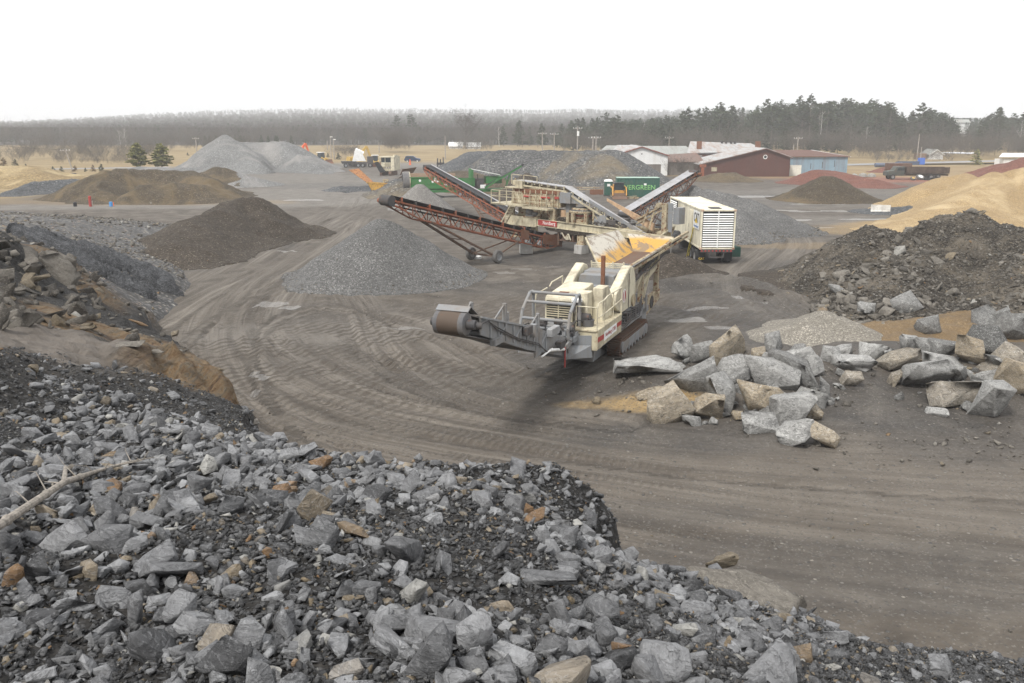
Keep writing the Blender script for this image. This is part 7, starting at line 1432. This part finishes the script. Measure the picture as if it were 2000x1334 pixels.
# red-brown shed: gable with a long slope to the left
x0_, x1_ = lx(1366, 178), lx(1541, 178); Wr = x1_-x0_
rs, rsr = gable('shed', 'large red-brown shed with long rust-streaked grey roof and round window', (x0_, 178), Wr, 14, hz(1366, 321, 178), hz(1492, 290, 178), wall_brown, roof_grey, 0, .72, hz(1541, 307, 178))
MB().lathe((Wr*.72, -.02, hz(1490, 306, 178)), (0, -1, 0), [(0, .42), (.05, .42), (.05, .3)], 20).build('window_frame', white_m, rs); MB().lathe((Wr*.72, -.01, hz(1490, 306, 178)), (0, -1, 0), [(0, .001), (.02, .3)], 20).build('window', glass_m, rs)
MB().box(Wr*.13, Wr*.19, -.06, .0, 1.1, 1.9).build('hatch', cream, rs)
o_ = rootat('shed', 'higher rear grey roof with red chimneys behind the red-brown shed', 'shed', (lx(1340, 196), 196)); W3 = lx(1500, 196)-lx(1340, 196)
MB().box(.5, W3-.5, .2, 12, 0, hz(1350, 302, 196)).build('wall', wall_brown, o_)
rr_o = MB().plate([(0, 0, hz(1345, 300, 196)), (W3, 0, hz(1345, 296, 196)), (W3-1, 12, hz(1400, 281, 208)), (3, 12, hz(1400, 277, 208))], .12).build('roof', roof_grey, o_)
for u in (1364, 1478): MB().box(lx(u, 200)-lx(1340, 196)-.5, lx(u, 200)-lx(1340, 196)+.5, 4, 5, hz(1364, 292, 200)-.3, hz(1364, 276, 200)).build('chimney', rustm, rr_o)
for u in (1407, 1415, 1425, 1432): MB().lathe((lx(u, 207)-lx(1340, 196), 11, hz(1410, 283, 207)), (0, 0, 1), [(0, .25), (.6, .25), (.62, .4), (.8, .4), (.82, .001)], 10).build('roof_vent', darksteel, rr_o)
# blue shed
x0_ = lx(1541, 181); x1_ = lx(1653, 181); Wb = x1_-x0_
o_ = rootat('shed', 'pale blue metal shed with rust-red roof, end of the row', 'shed', (x0_, 181)); hb = hz(1600, 307, 181)
MB().box(.02, Wb, 0, .15, 0, hb).box(Wb-.15, Wb, .15, 12, 0, hb).build('wall', wall_blue, o_); MB().box(.05, 2.4, -.05, .0, 0, 2.15).build('door', paint('ivory_door', (.7, .68, .6), .2, .1), o_)
MB().plate([(-.2, -.35, hb+.05), (Wb+.4, -.35, hb+.05), (Wb-3.6, 12, hz(1600, 294, 193)), (-3, 12, hz(1600, 294, 193))], .12).build('roof', roof_rust, o_); MB().bar((Wb+.4, -.35, hb+.1), (Wb-3.6, 12, hz(1600, 294, 193)+.1), .2, .12).build('verge_trim', white_m, o_)
dk_ = MB()
for f_ in (.36, .56, .77): dk_.box(Wb*f_, Wb*f_+.12, -.03, -.005, 1.0+f_, 2.0+1.4*f_)
dk_.build('dark_slit', darksteel, o_)
# small garage far right
Yg = 262; o_, r_ = gable('garage', 'small pale grey gabled garage by the far road', (lx(1814, Yg), Yg), lx(1841, Yg)-lx(1814, Yg), 6, hz(1814, 301, Yg), hz(1828, 292, Yg), wall_white, roof_pale, 0, .5, trim=white_m)
MB().box(1.5, 2.9, -.05, .0, .0, 1.8).build('door', white_m, o_); MB().box(-3.2, -.6, .5, 3, 0, 2).build('side_store', paint('brown_store', (.2, .13, .09)), o_)
Yg = 210; o_ = rootat('warehouse', 'low white warehouse roof at the far right edge', 'warehouse', (lx(1950, Yg), Yg)); MB().box(1, 40, 0, 4, 0, hz(1970, 306, Yg)-.6).build('wall', wall_white, o_); MB().plate([(-.5, -.5, hz(1950, 307, Yg)), (40, -.5, hz(1950, 307, Yg)), (40, 10, hz(2000, 301, 220)), (6, 10, hz(2000, 300, 220))], .15).build('roof', white_m, o_)
for k, (u, v, Yk, lb) in enumerate([(1827, 232, 470, 'first of the pale houses half hidden in the trees on the right hill'), (1881, 240, 450, 'pale house among trees at the foot of the right hill'), (1935, 252, 420, 'pale house farthest right on the wooded hill'), (1803, 272, 380, 'tiny pale hut below the wires on the right'), (925, 295, 345, 'long white low greenhouse beyond the tan field'), (890, 296, 350, 'second white low greenhouse beyond the tan field')]):
    Wk = 7 if k < 3 else (3.5 if k == 3 else 5); q_ = PY(u, v, Yk); gg = float(gz(q_.x, q_.y)); z_ = max(q_.z-gg, 2.5) if k < 4 else .7
    o_ = rootat('house' if k < 4 else 'greenhouse', lb, 'house' if k < 4 else 'greenhouse', (q_.x-Wk/2, q_.y, gg)); MB().box(0, Wk, 0, 5, 0, z_).build('wall', wall_white, o_); MB().plate([(-.4, -.4, z_), (Wk+.4, -.4, z_), (Wk+.4, 2.5, z_+1.6), (-.4, 2.5, z_+1.6)], .12).build('roof', roof_pale if k < 4 else white_m, o_)
# far road
rd = MB(); ru = [(1655, 322), (1760, 321), (1900, 320), (2060, 319)]
a_ = P(1650, 322.5); b_ = P(2150, 318); rdm = plain('asphalt_road', (.24, .24, .245), .85)
tag(MB().add([(a_.x, a_.y-3, gzr(a_.x, a_.y)+.05), (b_.x, b_.y-3, 1.2), (b_.x, b_.y+4, 1.25), (a_.x, a_.y+4, .1)], [(0, 1, 2, 3)]).build('road', rdm), kind='structure')
a_ = P(-200, 336); b_ = P(330, 327); tag(MB().add([(a_.x, a_.y-2, .05), (b_.x, b_.y-2, .05), (b_.x, b_.y+4, .05), (a_.x, a_.y+4, .05)], [(0, 1, 2, 3)]).build('road', rdm), kind='structure')
# utility poles and wires
POLES = [(136, 334, 290, 200, 1, 'leaning utility pole with a lamp left of the two spruces'), (385, 305, 268, 300, 1, 'utility pole left of the tall stockpile peak'), (647, 312, 266, 268, 0, 'utility pole with lamp behind the drill truck'), (653, 313, 271, 262, 0, 'slightly shorter lamp pole beside the first behind the drill truck'),
         (870, 313, 265, 262, 0, 'bare pole standing alone in the tan field'), (741, 308, 277, 300, 0, 'thin pole by the edge of the wood behind the lot'), (640, 302, 276, 330, 0, 'faint pole farther off at the edge of the wood'), (1059, 300, 258, 250, 1, 'leftmost of the poles behind the coarse stockpile'), (1082, 300, 259, 245, 1, 'second pole from the left behind the coarse stockpile'), (1127, 300, 247, 215, 2, 'tall pole with a white transformer behind the stockpile'),
         (1163, 300, 265, 205, 1, 'pole with double crossarm above the low sheds'), (1157, 300, 266, 215, 1, 'pole just left of the double crossarm pole'), (1305, 300, 266, 235, 1, 'pole rising behind the pale patched roof'), (1555, 300, 267, 232, 1, 'brown pole rising behind the rust-red roof'), (1797, 318, 287, 246, 0, 'thin brown pole left of the small garage'), (1790, 318, 262, 250, 0, 'pale thin pole by the far road'), (1548, 300, 282, 262, 0, 'short pole behind the rust-red roof')]
tops = []
for u, vb_, vt, Yk, kind_, lb in POLES:
    x_ = gx(u, Yk); g_ = float(gz(x_, Yk)); zt = PY(u, vt, Yk).z; lean = .5 if u == 136 else 0
    o_ = rootat('utility_pole', lb, 'utility pole', (x_, Yk, g_)); h_ = zt-g_; m_ = MB().tube((lean*1.6, 0, -.3), (-lean, 0, h_), .17, .12, 8); m_.build('pole', woodpole, o_)
    if kind_: MB().bar((-lean-1.1, 0, h_-.5), (-lean+1.1, 0, h_-.5), .1, .12).build('crossarm', woodpole, o_)
    if kind_:
        for dx_ in (-1, -.4, .4, 1): MB().tube((dx_-lean, 0, h_-.45), (dx_-lean, 0, h_-.2), .06).build('insulator', white_m, o_)
    if kind_ == 2: MB().tube((.1, -.4, h_-2.2), (.1, -.4, h_-1.1), .28, n=12).build('transformer', white_m, o_)
    if kind_ == 0 and u in (647, 653): MB().box(-.1, .7, -.1, .1, h_-.3, h_-.1).build('lamp', white_m, o_)
    tops.append((x_, Yk, zt-.3))
def wire(a, b, lb, sag=1.2):
    pts_ = [Vector(a).lerp(Vector(b), i/14)-Vector((0, 0, sag*4*(i/14)*(1-i/14))) for i in range(15)]
    tag(MB().pipe(pts_, .035, 4).build('overhead_wire', darksteel), lb, 'wire')
for i, j, lb in ((8, 9, 'wire between the stockpile poles'), (9, 10, 'wire from transformer pole to double crossarm pole'), (10, 12, 'wire running right above the low sheds'), (12, 13, 'long wire above the shed roofs'), (13, 15, 'wire running right to the far road pole'), (2, 5, 'faint wire in front of the wood on the left'), (5, 4, 'faint wire crossing above the tan field')): wire(tops[i], tops[j], lb)
wire(tops[15], (230, 262, 13), 'wire leaving to the right edge'); wire(tops[0], (-140, 190, 11), 'wire leaving to the left edge')
# ------------------------------------------------------------------ trees
def leafmat(name, c1, c2):
    t = NT(name); c = t.mix(t.attr('tint'), c1, c2); return t.base(c, .9)
L_pine = leafmat('pine_needles', (.012, .022, .010), (.050, .070, .032)); L_bare = leafmat('bare_twigs', (.045, .039, .036), (.115, .102, .093)); L_spruce = leafmat('yellow_green_spruce', (.10, .11, .035), (.33, .31, .13))
L_brush = leafmat('brown_brush', (.07, .06, .052), (.155, .138, .12)); L_rust = leafmat('browning_needles', (.05, .045, .02), (.24, .13, .05))
class TB:
    def __init__(s): s.V = []; s.F = []; s.T = []
    def quad(s, p, a, b, t):
        k = len(s.V); s.V += [p-a-b, p+a-b*.6, p+a+b, p-a*.7+b]; s.F.append((k, k+1, k+2, k+3)); s.T += [t]*4
    def stick(s, p, q, r0, r1, t, n=3):
        d = q-p; u = np.cross(d, (0.3, .2, 1.0)); u /= np.linalg.norm(u)+1e-9; v = np.cross(d, u); v /= np.linalg.norm(v)+1e-9; k = len(s.V)
        for c, r in ((p, r0), (q, r1)):
            for i in range(n): a = 2*math.pi*i/n; s.V.append(c+u*r*math.cos(a)+v*r*math.sin(a)); s.T.append(t)
        for i in range(n): s.F.append((k+i, k+(i+1) % n, k+n+(i+1) % n, k+n+i))
    def arr(s): return np.array(s.V), np.array(s.F), np.array(s.T)
def pine(seed, kind='white', n=700):
    r = np.random.default_rng(seed); tr = TB(); cr_ = TB(); lean = r.normal(0, .012, 2)
    ax = lambda z: np.array([lean[0]*z*3, lean[1]*z*3, z])
    for i in range(4): tr.stick(ax(i*.245), ax((i+1)*.245), .014*(1-i*.22), .014*(1-(i+1)*.22), .5, 5)
    z0 = {'white': r.uniform(.28, .5), 'spruce': .04, 'round': .06, 'low': r.uniform(.08, .2)}[kind]; W = {'white': r.uniform(.15, .22), 'spruce': .34, 'round': .40, 'low': .24}[kind]
    nb = 46 if kind == 'white' else 130 if kind == 'round' else 60
    for b in range(nb):
        t = (b+r.uniform(0, 1))/nb; z = z0+(1-z0)*t; az = r.uniform(0, 2*np.pi)
        prof = (math.sin(min(1, (1-t)*1.25+.06)*math.pi*.5))*(.55+.45*min(1, t*5+.3)) if kind == 'white' else (1-t)**.75*.95+.04
        if kind == 'round': prof = (1-t)**.5*min(1, t*3+.45)
        L = W*prof*r.uniform(.55, 1.25); d = np.array([math.cos(az), math.sin(az), r.uniform(-.05, .35) if kind == 'white' else r.uniform(-.2, .15)])
        p = ax(z); q = p+d*L; tr.stick(p, q, .0035, .001, .5)
        m = max(3, int(n/nb*prof*1.5)); tb = r.uniform(0, 1)
        for j in range(m):
            s = r.uniform(.25, 1.08)**.7; c = p+d*L*s+r.normal(0, .013, 3)*(1.1, 1.1, .7)
            a = r.normal(0, 1, 3); a[2] *= .35; a /= np.linalg.norm(a); u = np.cross(a, r.normal(0, 1, 3)); u /= np.linalg.norm(u)
            sz = r.uniform(.008, .018)*(1.9 if kind == 'spruce' else 1.9 if kind == 'round' else 1.5 if kind == 'low' else 1.15); cr_.quad(c, a*sz*1.5, u*sz*.75, np.clip(tb*.6+r.uniform(0, .4), 0, 1))
    return tr.arr(), cr_.arr()
def bare(seed, wide=.28, n1=11, n2=5, n3=4):
    r = np.random.default_rng(seed); tr = TB(); cr_ = TB()
    top = np.array([r.normal(0, .02), r.normal(0, .02), .92]); tr.stick(np.zeros(3), top*.5, .013, .009, .6, 4); tr.stick(top*.5, top, .009, .002, .6, 3)
    for i in range(n1):
        t = r.uniform(.25, .9); p = top*t; az = r.uniform(0, 6.28); L = wide*(1.1-t)*r.uniform(.7, 1.3)+.05
        q = p+np.array([math.cos(az)*L, math.sin(az)*L, L*r.uniform(.6, 1.6)]); cr_.stick(p, q, .0045, .002, r.uniform(.3, .8))
        for j in range(n2):
            s = r.uniform(.3, 1); p2 = p+(q-p)*s; q2 = p2+np.array([r.normal(0, .5), r.normal(0, .5), r.uniform(.1, 1)])*L*.5; cr_.stick(p2, q2, .0022, .001, r.uniform(.2, .9), 3)
            for k in range(n3):
                s2 = r.uniform(.2, 1); p3 = p2+(q2-p2)*s2; q3 = p3+np.array([r.normal(0, .6), r.normal(0, .6), r.uniform(0, .9)])*L*.28; w = r.normal(0, 1, 3)*.0011
                kk = len(cr_.V); cr_.V += [p3-w, p3+w, q3+w*.5, q3-w*.5]; cr_.F.append((kk, kk+1, kk+2, kk+3)); cr_.T += [r.uniform(0, .8)]*4
    return tr.arr(), cr_.arr()
PINES = [pine(10+k) for k in range(6)]; LOWP = [pine(30+k, 'low', 900) for k in range(4)]; BARES = [bare(50+k) for k in range(6)]; SPR = [pine(70+k, 'round', 5200) for k in range(2)]; SMALLF = [pine(80+k, 'spruce', 900) for k in range(3)]
_mc = {}
def tree_proto(kind, key, arrs, lm, tm_=None):
    if (kind, key) not in _mc:
        (tv, tf, tt), (cv, cf_, ct) = arrs; res = []
        for nm, V, Fc, T_, m in (('trunk', tv, tf, tt, tm_ or bark_m), ('crown', cv, cf_, ct, lm)):
            o = npmesh(nm, V, Fc, m, attrs={'tint': T_}); res.append(o.data); bpy.data.objects.remove(o)
        _mc[kind, key] = res
    return _mc[kind, key]
def tree(kind, key, arrs, lm, name, label, loc, h, wid, rz, group, tm_=None, cat='tree'):
    me = tree_proto(kind, key, arrs, lm, tm_); ro = thing(name, label, cat, loc, rz, group); ro.scale = (h*wid, h*wid, h)
    for nm, m in zip(('trunk', 'crown'), me):
        o = bpy.data.objects.new(nm, m); col.objects.link(o); o.parent = ro
    return ro
r = np.random.default_rng(77)
SKY_R = ([1090, 1150, 1250, 1330, 1400, 1480, 1540, 1600, 1700, 1760, 1800, 1840, 1885, 1930, 1970, 2060], [232, 224, 217, 213, 202, 192, 186, 183, 186, 202, 208, 202, 236, 210, 216, 212])
def addtree(u, Y, vt, kind, label, group, jit=6, hmin=5, hmax=25):
    x_ = gx(u, Y, 8); g_ = float(gz(x_, Y)); h_ = PY(u, vt+abs(r.normal(0, jit)), Y).z-g_; h_ = float(np.clip(h_, hmin, hmax)); k = int(r.integers(0, 12))
    if kind == 'pine': tree('pine', k % 6, PINES[k % 6], L_pine, 'pine_tree', label, (x_, Y, g_-.2), h_, r.uniform(.85, 1.25), r.uniform(0, 6), group)
    elif kind == 'low': tree('low', k % 4, LOWP[k % 4], L_pine, 'pine_tree', label, (x_, Y, g_-.2), h_, r.uniform(.9, 1.3), r.uniform(0, 6), group)
    else: tree('bare', k % 6, BARES[k % 6], L_bare, 'bare_tree', label, (x_, Y, g_-.2), h_, r.uniform(.9, 1.4), r.uniform(0, 6), group)
for i in range(150):                         # the pine stand on the right, tall trees
    u = 1120+930*(i+r.uniform(0, 1))/150; Y = r.uniform(318, 400)
    if 1870 < u < 1905: continue
    vt = np.interp(u, *SKY_R)+r.uniform(0, 1)**1.3*34+5*math.sin(u*.031)+4*math.sin(u*.083); addtree(u, Y, vt, 'pine' if u > 1380 else ('pine' if r.uniform() < .5 else 'low'), 'tall dark pine in the stand behind the sheds', 'pines behind the sheds', 3)
for i in range(95):
    u = r.uniform(1110, 2060); Y = r.uniform(292, 330); addtree(u, Y, r.uniform(235, 272), 'low', 'young bushy pine along the front of the wood', 'young pines in front of the wood', 5, 4, 14)
for i in range(60):
    u = r.uniform(1110, 2060) if i < 35 else r.uniform(1760, 2060); Y = r.uniform(300, 420); addtree(u, Y, np.interp(u, *SKY_R)+r.uniform(4, 40), 'bare', 'leafless tree among the pines on the right', 'leafless trees among the pines', 3, 5, 20)
for i in range(20):
    u = r.uniform(395, 570); Y = r.uniform(345, 380); addtree(u, Y, 258+abs(u-500)*.14, 'low', 'dark pine in the clump behind the tall stockpile', 'pines behind the tall stockpile', 5, 5, 16)
for u, vt in ((773, 224), (806, 222)): addtree(u, 460, vt, 'pine', 'tall pine standing above the foggy wood, one of a pair', 'pair of pines above the foggy wood', 1, 5, 30)
for i in range(16):
    u = r.uniform(980, 1120); Y = r.uniform(360, 420); addtree(u, Y, r.uniform(228, 250), 'low' if i % 3 else 'bare', 'pine at the edge of the wood left of the shed pines' if i % 3 else 'leafless tree at the wood edge left of the shed pines', 'trees at the wood edge left of the shed pines', 5, 5, 20)
def spot(kind, u, v, hp, Y, label, name, lm, arr, wid=1, tm_=None, cat='tree', group=None):
    x_ = gx(u, Y, 1); g_ = float(gz(x_, Y)); h_ = hp*Y/F; zb_ = max(PY(u, v, Y).z, g_) if kind != 'x' else g_
    tree(kind, label, arr, lm, name, label, (x_, Y, zb_-.15), h_, wid, r.uniform(0, 6), group, tm_, cat)
spot('spruce', 272, 325, 45, 176, 'left of the two big yellow-green spruces behind the gravel bank', 'spruce_tree', L_spruce, SPR[0], 1.15)
spot('spruce', 317, 325, 44, 178, 'right of the two big yellow-green spruces behind the gravel bank', 'spruce_tree', L_spruce, SPR[1], 1.3)
for k, (u, v, hp, lm) in enumerate([(8, 324, 17, 1), (31, 324, 14, 0), (50, 329, 10, 0), (80, 336, 11, 1), (104, 337, 13, 0), (119, 337, 13, 0), (146, 334, 12, 1), (167, 334, 8, 0), (181, 334, 13, 1), (198, 333, 14, 0), (661, 315, 13, 0), (641, 306, 8, 0), (367, 303, 6, 0)]):
    lb = ['browning fir at the far left edge', 'small dark fir second in the row on the left', 'tiny fir third in the row on the left', 'browning small fir behind the grass bank', 'round dark fir left in the close pair', 'round dark fir right in the close pair', 'browning fir right of the leaning pole', 'tiny pale fir between two browning firs', 'rust brown fir near the end of the row', 'dark fir at the right end of the row', 'small dark fir behind the drill truck', 'tiny fir near the lamp poles', 'tiny fir in the tan field left of the stockpile peak'][k]
    spot('fir', u, v, hp, 190 if k < 10 else 262, lb, 'fir_tree', L_rust if lm else L_pine, SMALLF[k % 3], 1.5, None, 'tree', 'row of young firs on the left' if k < 10 else None)
big_b = bare(99, .55, 26, 9, 6); spot('bare', 910, 296, 62, 345, 'big spreading leafless tree left of the coarse stockpile', 'bare_tree', L_bare, big_b, 1.25)
pt_ = pine(120, 'spruce', 900); spot('lone', 1905, 322, 31, 232, 'lone bushy pine by the far road at right', 'pine_tree', L_spruce, pt_, 1.3)
birch_m = plain('white_birch_bark', (.55, .53, .5), .8)
for u, v, hp in ((1690, 280, 36), (1990, 285, 50), (975, 285, 40), (1600, 262, 45), (236, 300, 36), (246, 300, 38)): spot('birch', u, v, hp, 310 if u > 900 else 372, 'pale birch in front of the wood at column %s' % {1690: 'behind the blue shed', 1990: 'near the right edge', 975: 'beside the big leafless tree', 1600: 'among the pines', 236: 'left of the spruces', 246: 'just left of the spruces'}[u] if 0 else {1690: 'white birch in front of the wood right of the blue shed', 1990: 'white birch in front of the wood near the right edge', 975: 'white birch right of the big spreading leafless tree', 1600: 'thin white birch among the tall pines', 236: 'white birch at the foggy wood edge left of the spruces', 246: 'second white birch close to the spruces'}[u], 'birch_tree', leafmat('birch_twigs', (.3, .28, .26), (.5, .48, .45)), bare(int(u), .22, 9, 4, 3), 1, birch_m)
# masses nobody could count
def mass(name, label, items, lm, cat):
    Vs, Fs, Ts = [], [], []; k = 0
    for (x_, y_, z_, h_, wd, rot, arrs) in items:
        c, s = math.cos(rot), math.sin(rot)
        for V, Fc, T_ in arrs:
            W_ = V*(h_*wd, h_*wd, h_); W_ = np.stack([W_[:, 0]*c-W_[:, 1]*s+x_, W_[:, 0]*s+W_[:, 1]*c+y_, W_[:, 2]+z_], -1); Vs.append(W_); Fs.append(np.array([list(f)+[f[-1]]*0 for f in Fc])+k); Ts.append(T_*.7+r.uniform(0, .3)); k += len(V)
    return tag(npmesh(name, np.concatenate(Vs), np.concatenate(Fs), lm, attrs={'tint': np.concatenate(Ts)}), label, cat, None, 'stuff')
def lite(seed):
    (a, b, c), (d, e, f_) = bare(seed, .26, 9, 3, 1); rr = np.random.default_rng(seed); t_ = TB()
    for i in range(125):
        z = rr.uniform(.22, 1.0)**.8; p = rr.normal(0, 1, 3)*(.15*(1.15-z)+.03); p[2] = z; q = rr.normal(0, 1, 3); q[2] = abs(q[2])*1.8; q /= np.linalg.norm(q); u = np.cross(q, rr.normal(0, 1, 3)); u /= np.linalg.norm(u)
        t_.quad(p, q*.05, u*.010, rr.uniform(.1, .7))
    return [(a, b, c), (d, e, f_), t_.arr()]
LB = [lite(200+k) for k in range(6)]; FARP = [list(pine(220+k, 'low', 230)) for k in range(3)]
SKY_L = ([-200, 0, 100, 200, 300, 450, 600, 900, 1100, 1300, 2100], [240, 239, 234, 228, 221, 214, 211, 213, 217, 214, 214])
items = []; itp = []
for i in range(7800):
    Y = 425+(2300-425)*r.uniform(0, 1)**1.7; u = r.uniform(-250, 1180 if Y < 650 else 1480); x_ = gx(u, Y, 8); f_ = ((Y-425)/1875)**.55
    vt = 256*(1-f_)+np.interp(u, *SKY_L)*f_ - 7*math.sin(f_*3.1)+r.normal(0, 1.3); g_ = float(gz(x_, Y)); h_ = float(np.clip(PY(u, vt, Y).z-g_, 8, 24))
    (itp if r.uniform() < .16 else items).append((x_, Y, g_-.3, h_, r.uniform(.9, 1.5), r.uniform(0, 6), (FARP[i % 3] if 0 else LB[i % 6])))
itp = [(a, b, c, d, e, f_, FARP[i % 3]) for i, (a, b, c, d, e, f_, g) in enumerate(itp)]
mass('far_wood', 'bare grey wood fading into fog beyond the fields on the left', items, L_bare, 'wood')
mass('far_wood_evergreens', 'dark evergreens scattered through the foggy wood', itp, L_pine, 'wood')
items = []
for i in range(1500):
    u = r.uniform(1080, 2150); Y = r.uniform(335, 600); x_ = gx(u, Y, 8); g_ = float(gz(x_, Y)); vt = np.interp(u, *SKY_R)+r.uniform(12, 60); items.append((x_, Y, g_-.3, float(np.clip(PY(u, vt, Y).z-g_, 6, 24)), r.uniform(1, 1.5), r.uniform(0, 6), LB[i % 6] if i % 3 == 0 else FARP[i % 3]))
mass('wood_interior', 'dense trees filling the wood behind the pines', items, L_pine, 'wood')
BR = [[bare(300+k, .9, 16, 4, 3)[1]] for k in range(4)]
items = []
def hedge(u0, u1, Y0, Y1, n, h0, h1):
    for i in range(n):
        u = r.uniform(u0, u1); Y = r.uniform(Y0, Y1)+fbm(u*.01, 1.0, 2, 5)*8; x_ = gx(u, Y); items.append((x_, float(Y), float(gz(x_, Y))-.2, r.uniform(h0, h1), r.uniform(.8, 1.3), r.uniform(0, 6), BR[i % 4]))
hedge(40, 330, 262, 268, 130, 2, 4.5); hedge(60, 500, 318, 326, 150, 2.5, 5); hedge(-100, 60, 235, 250, 40, 2, 5); hedge(100, 260, 232, 240, 60, 1.5, 3); hedge(640, 700, 268, 280, 30, 2, 3.5); hedge(750, 800, 300, 315, 40, 4, 6)
hedge(-200, 1100, 405, 430, 560, 3, 7); hedge(1650, 2100, 262, 292, 340, 2, 6); hedge(1100, 1660, 285, 300, 200, 3, 7); hedge(870, 960, 300, 320, 40, 2, 4)
hedge(1465, 1515, 176, 177.5, 14, 2, 3.6); hedge(1305, 1372, 178, 181, 18, 2, 3.2); hedge(1700, 1860, 244, 256, 70, 1, 2.5)
mass('leafless_brush', 'leafless brown brush and hedgerows along the fields and wood edge', items, L_brush, 'brush')
tg_ = NT('snow'); tg_.base((.75, .76, .78), .6); pV, pF = [], []
for u, v, w2, d2 in ((1873, 290, 5, 1.6), (1892, 293, 3, 1), (1860, 289, 2, 1)):
    q_ = P(u, v+8); c_ = PY(u, v, 300); n = 24; k = len(pV); gg = float(gz(c_.x, 300)); pV.append((c_.x, 300, gg+.12))
    for i in range(n): a = 6.283*i/n; rr_ = 1+.4*float(fbm(math.cos(a)*2+u, math.sin(a)*2, 3, 3)); X_ = c_.x+math.cos(a)*w2*rr_; Y_ = 300+math.sin(a)*d2*4*rr_; pV.append((X_, Y_, float(gz(X_, Y_))+.12))
    for i in range(n): pF.append((k, k+1+i, k+1+(i+1) % n))
tag(npmesh('snow_patch', pV, pF, tg_.m), kind='structure')
# ------------------------------------------------------------------ haze
hz_o = MB().box(-1700, 1700, -100, 2650, -1.6, 68).build('haze', bpy.data.materials.new('haze_air')); hm_ = hz_o.data.materials[0]; hm_.use_nodes = True; n_ = hm_.node_tree
for nd in list(n_.nodes):
    if nd.type == 'BSDF_PRINCIPLED': n_.nodes.remove(nd)
pv = n_.nodes.new('ShaderNodeVolumePrincipled'); pv.inputs['Color'].default_value = (.95, .96, .97, 1); pv.inputs['Density'].default_value = .00052; pv.inputs['Anisotropy'].default_value = 0
n_.links.new(pv.outputs[0], n_.nodes['Material Output'].inputs['Volume']); hz_o.visible_shadow = True
tag(hz_o, 'thin pale fog lying over the whole valley', 'haze', None, 'stuff')
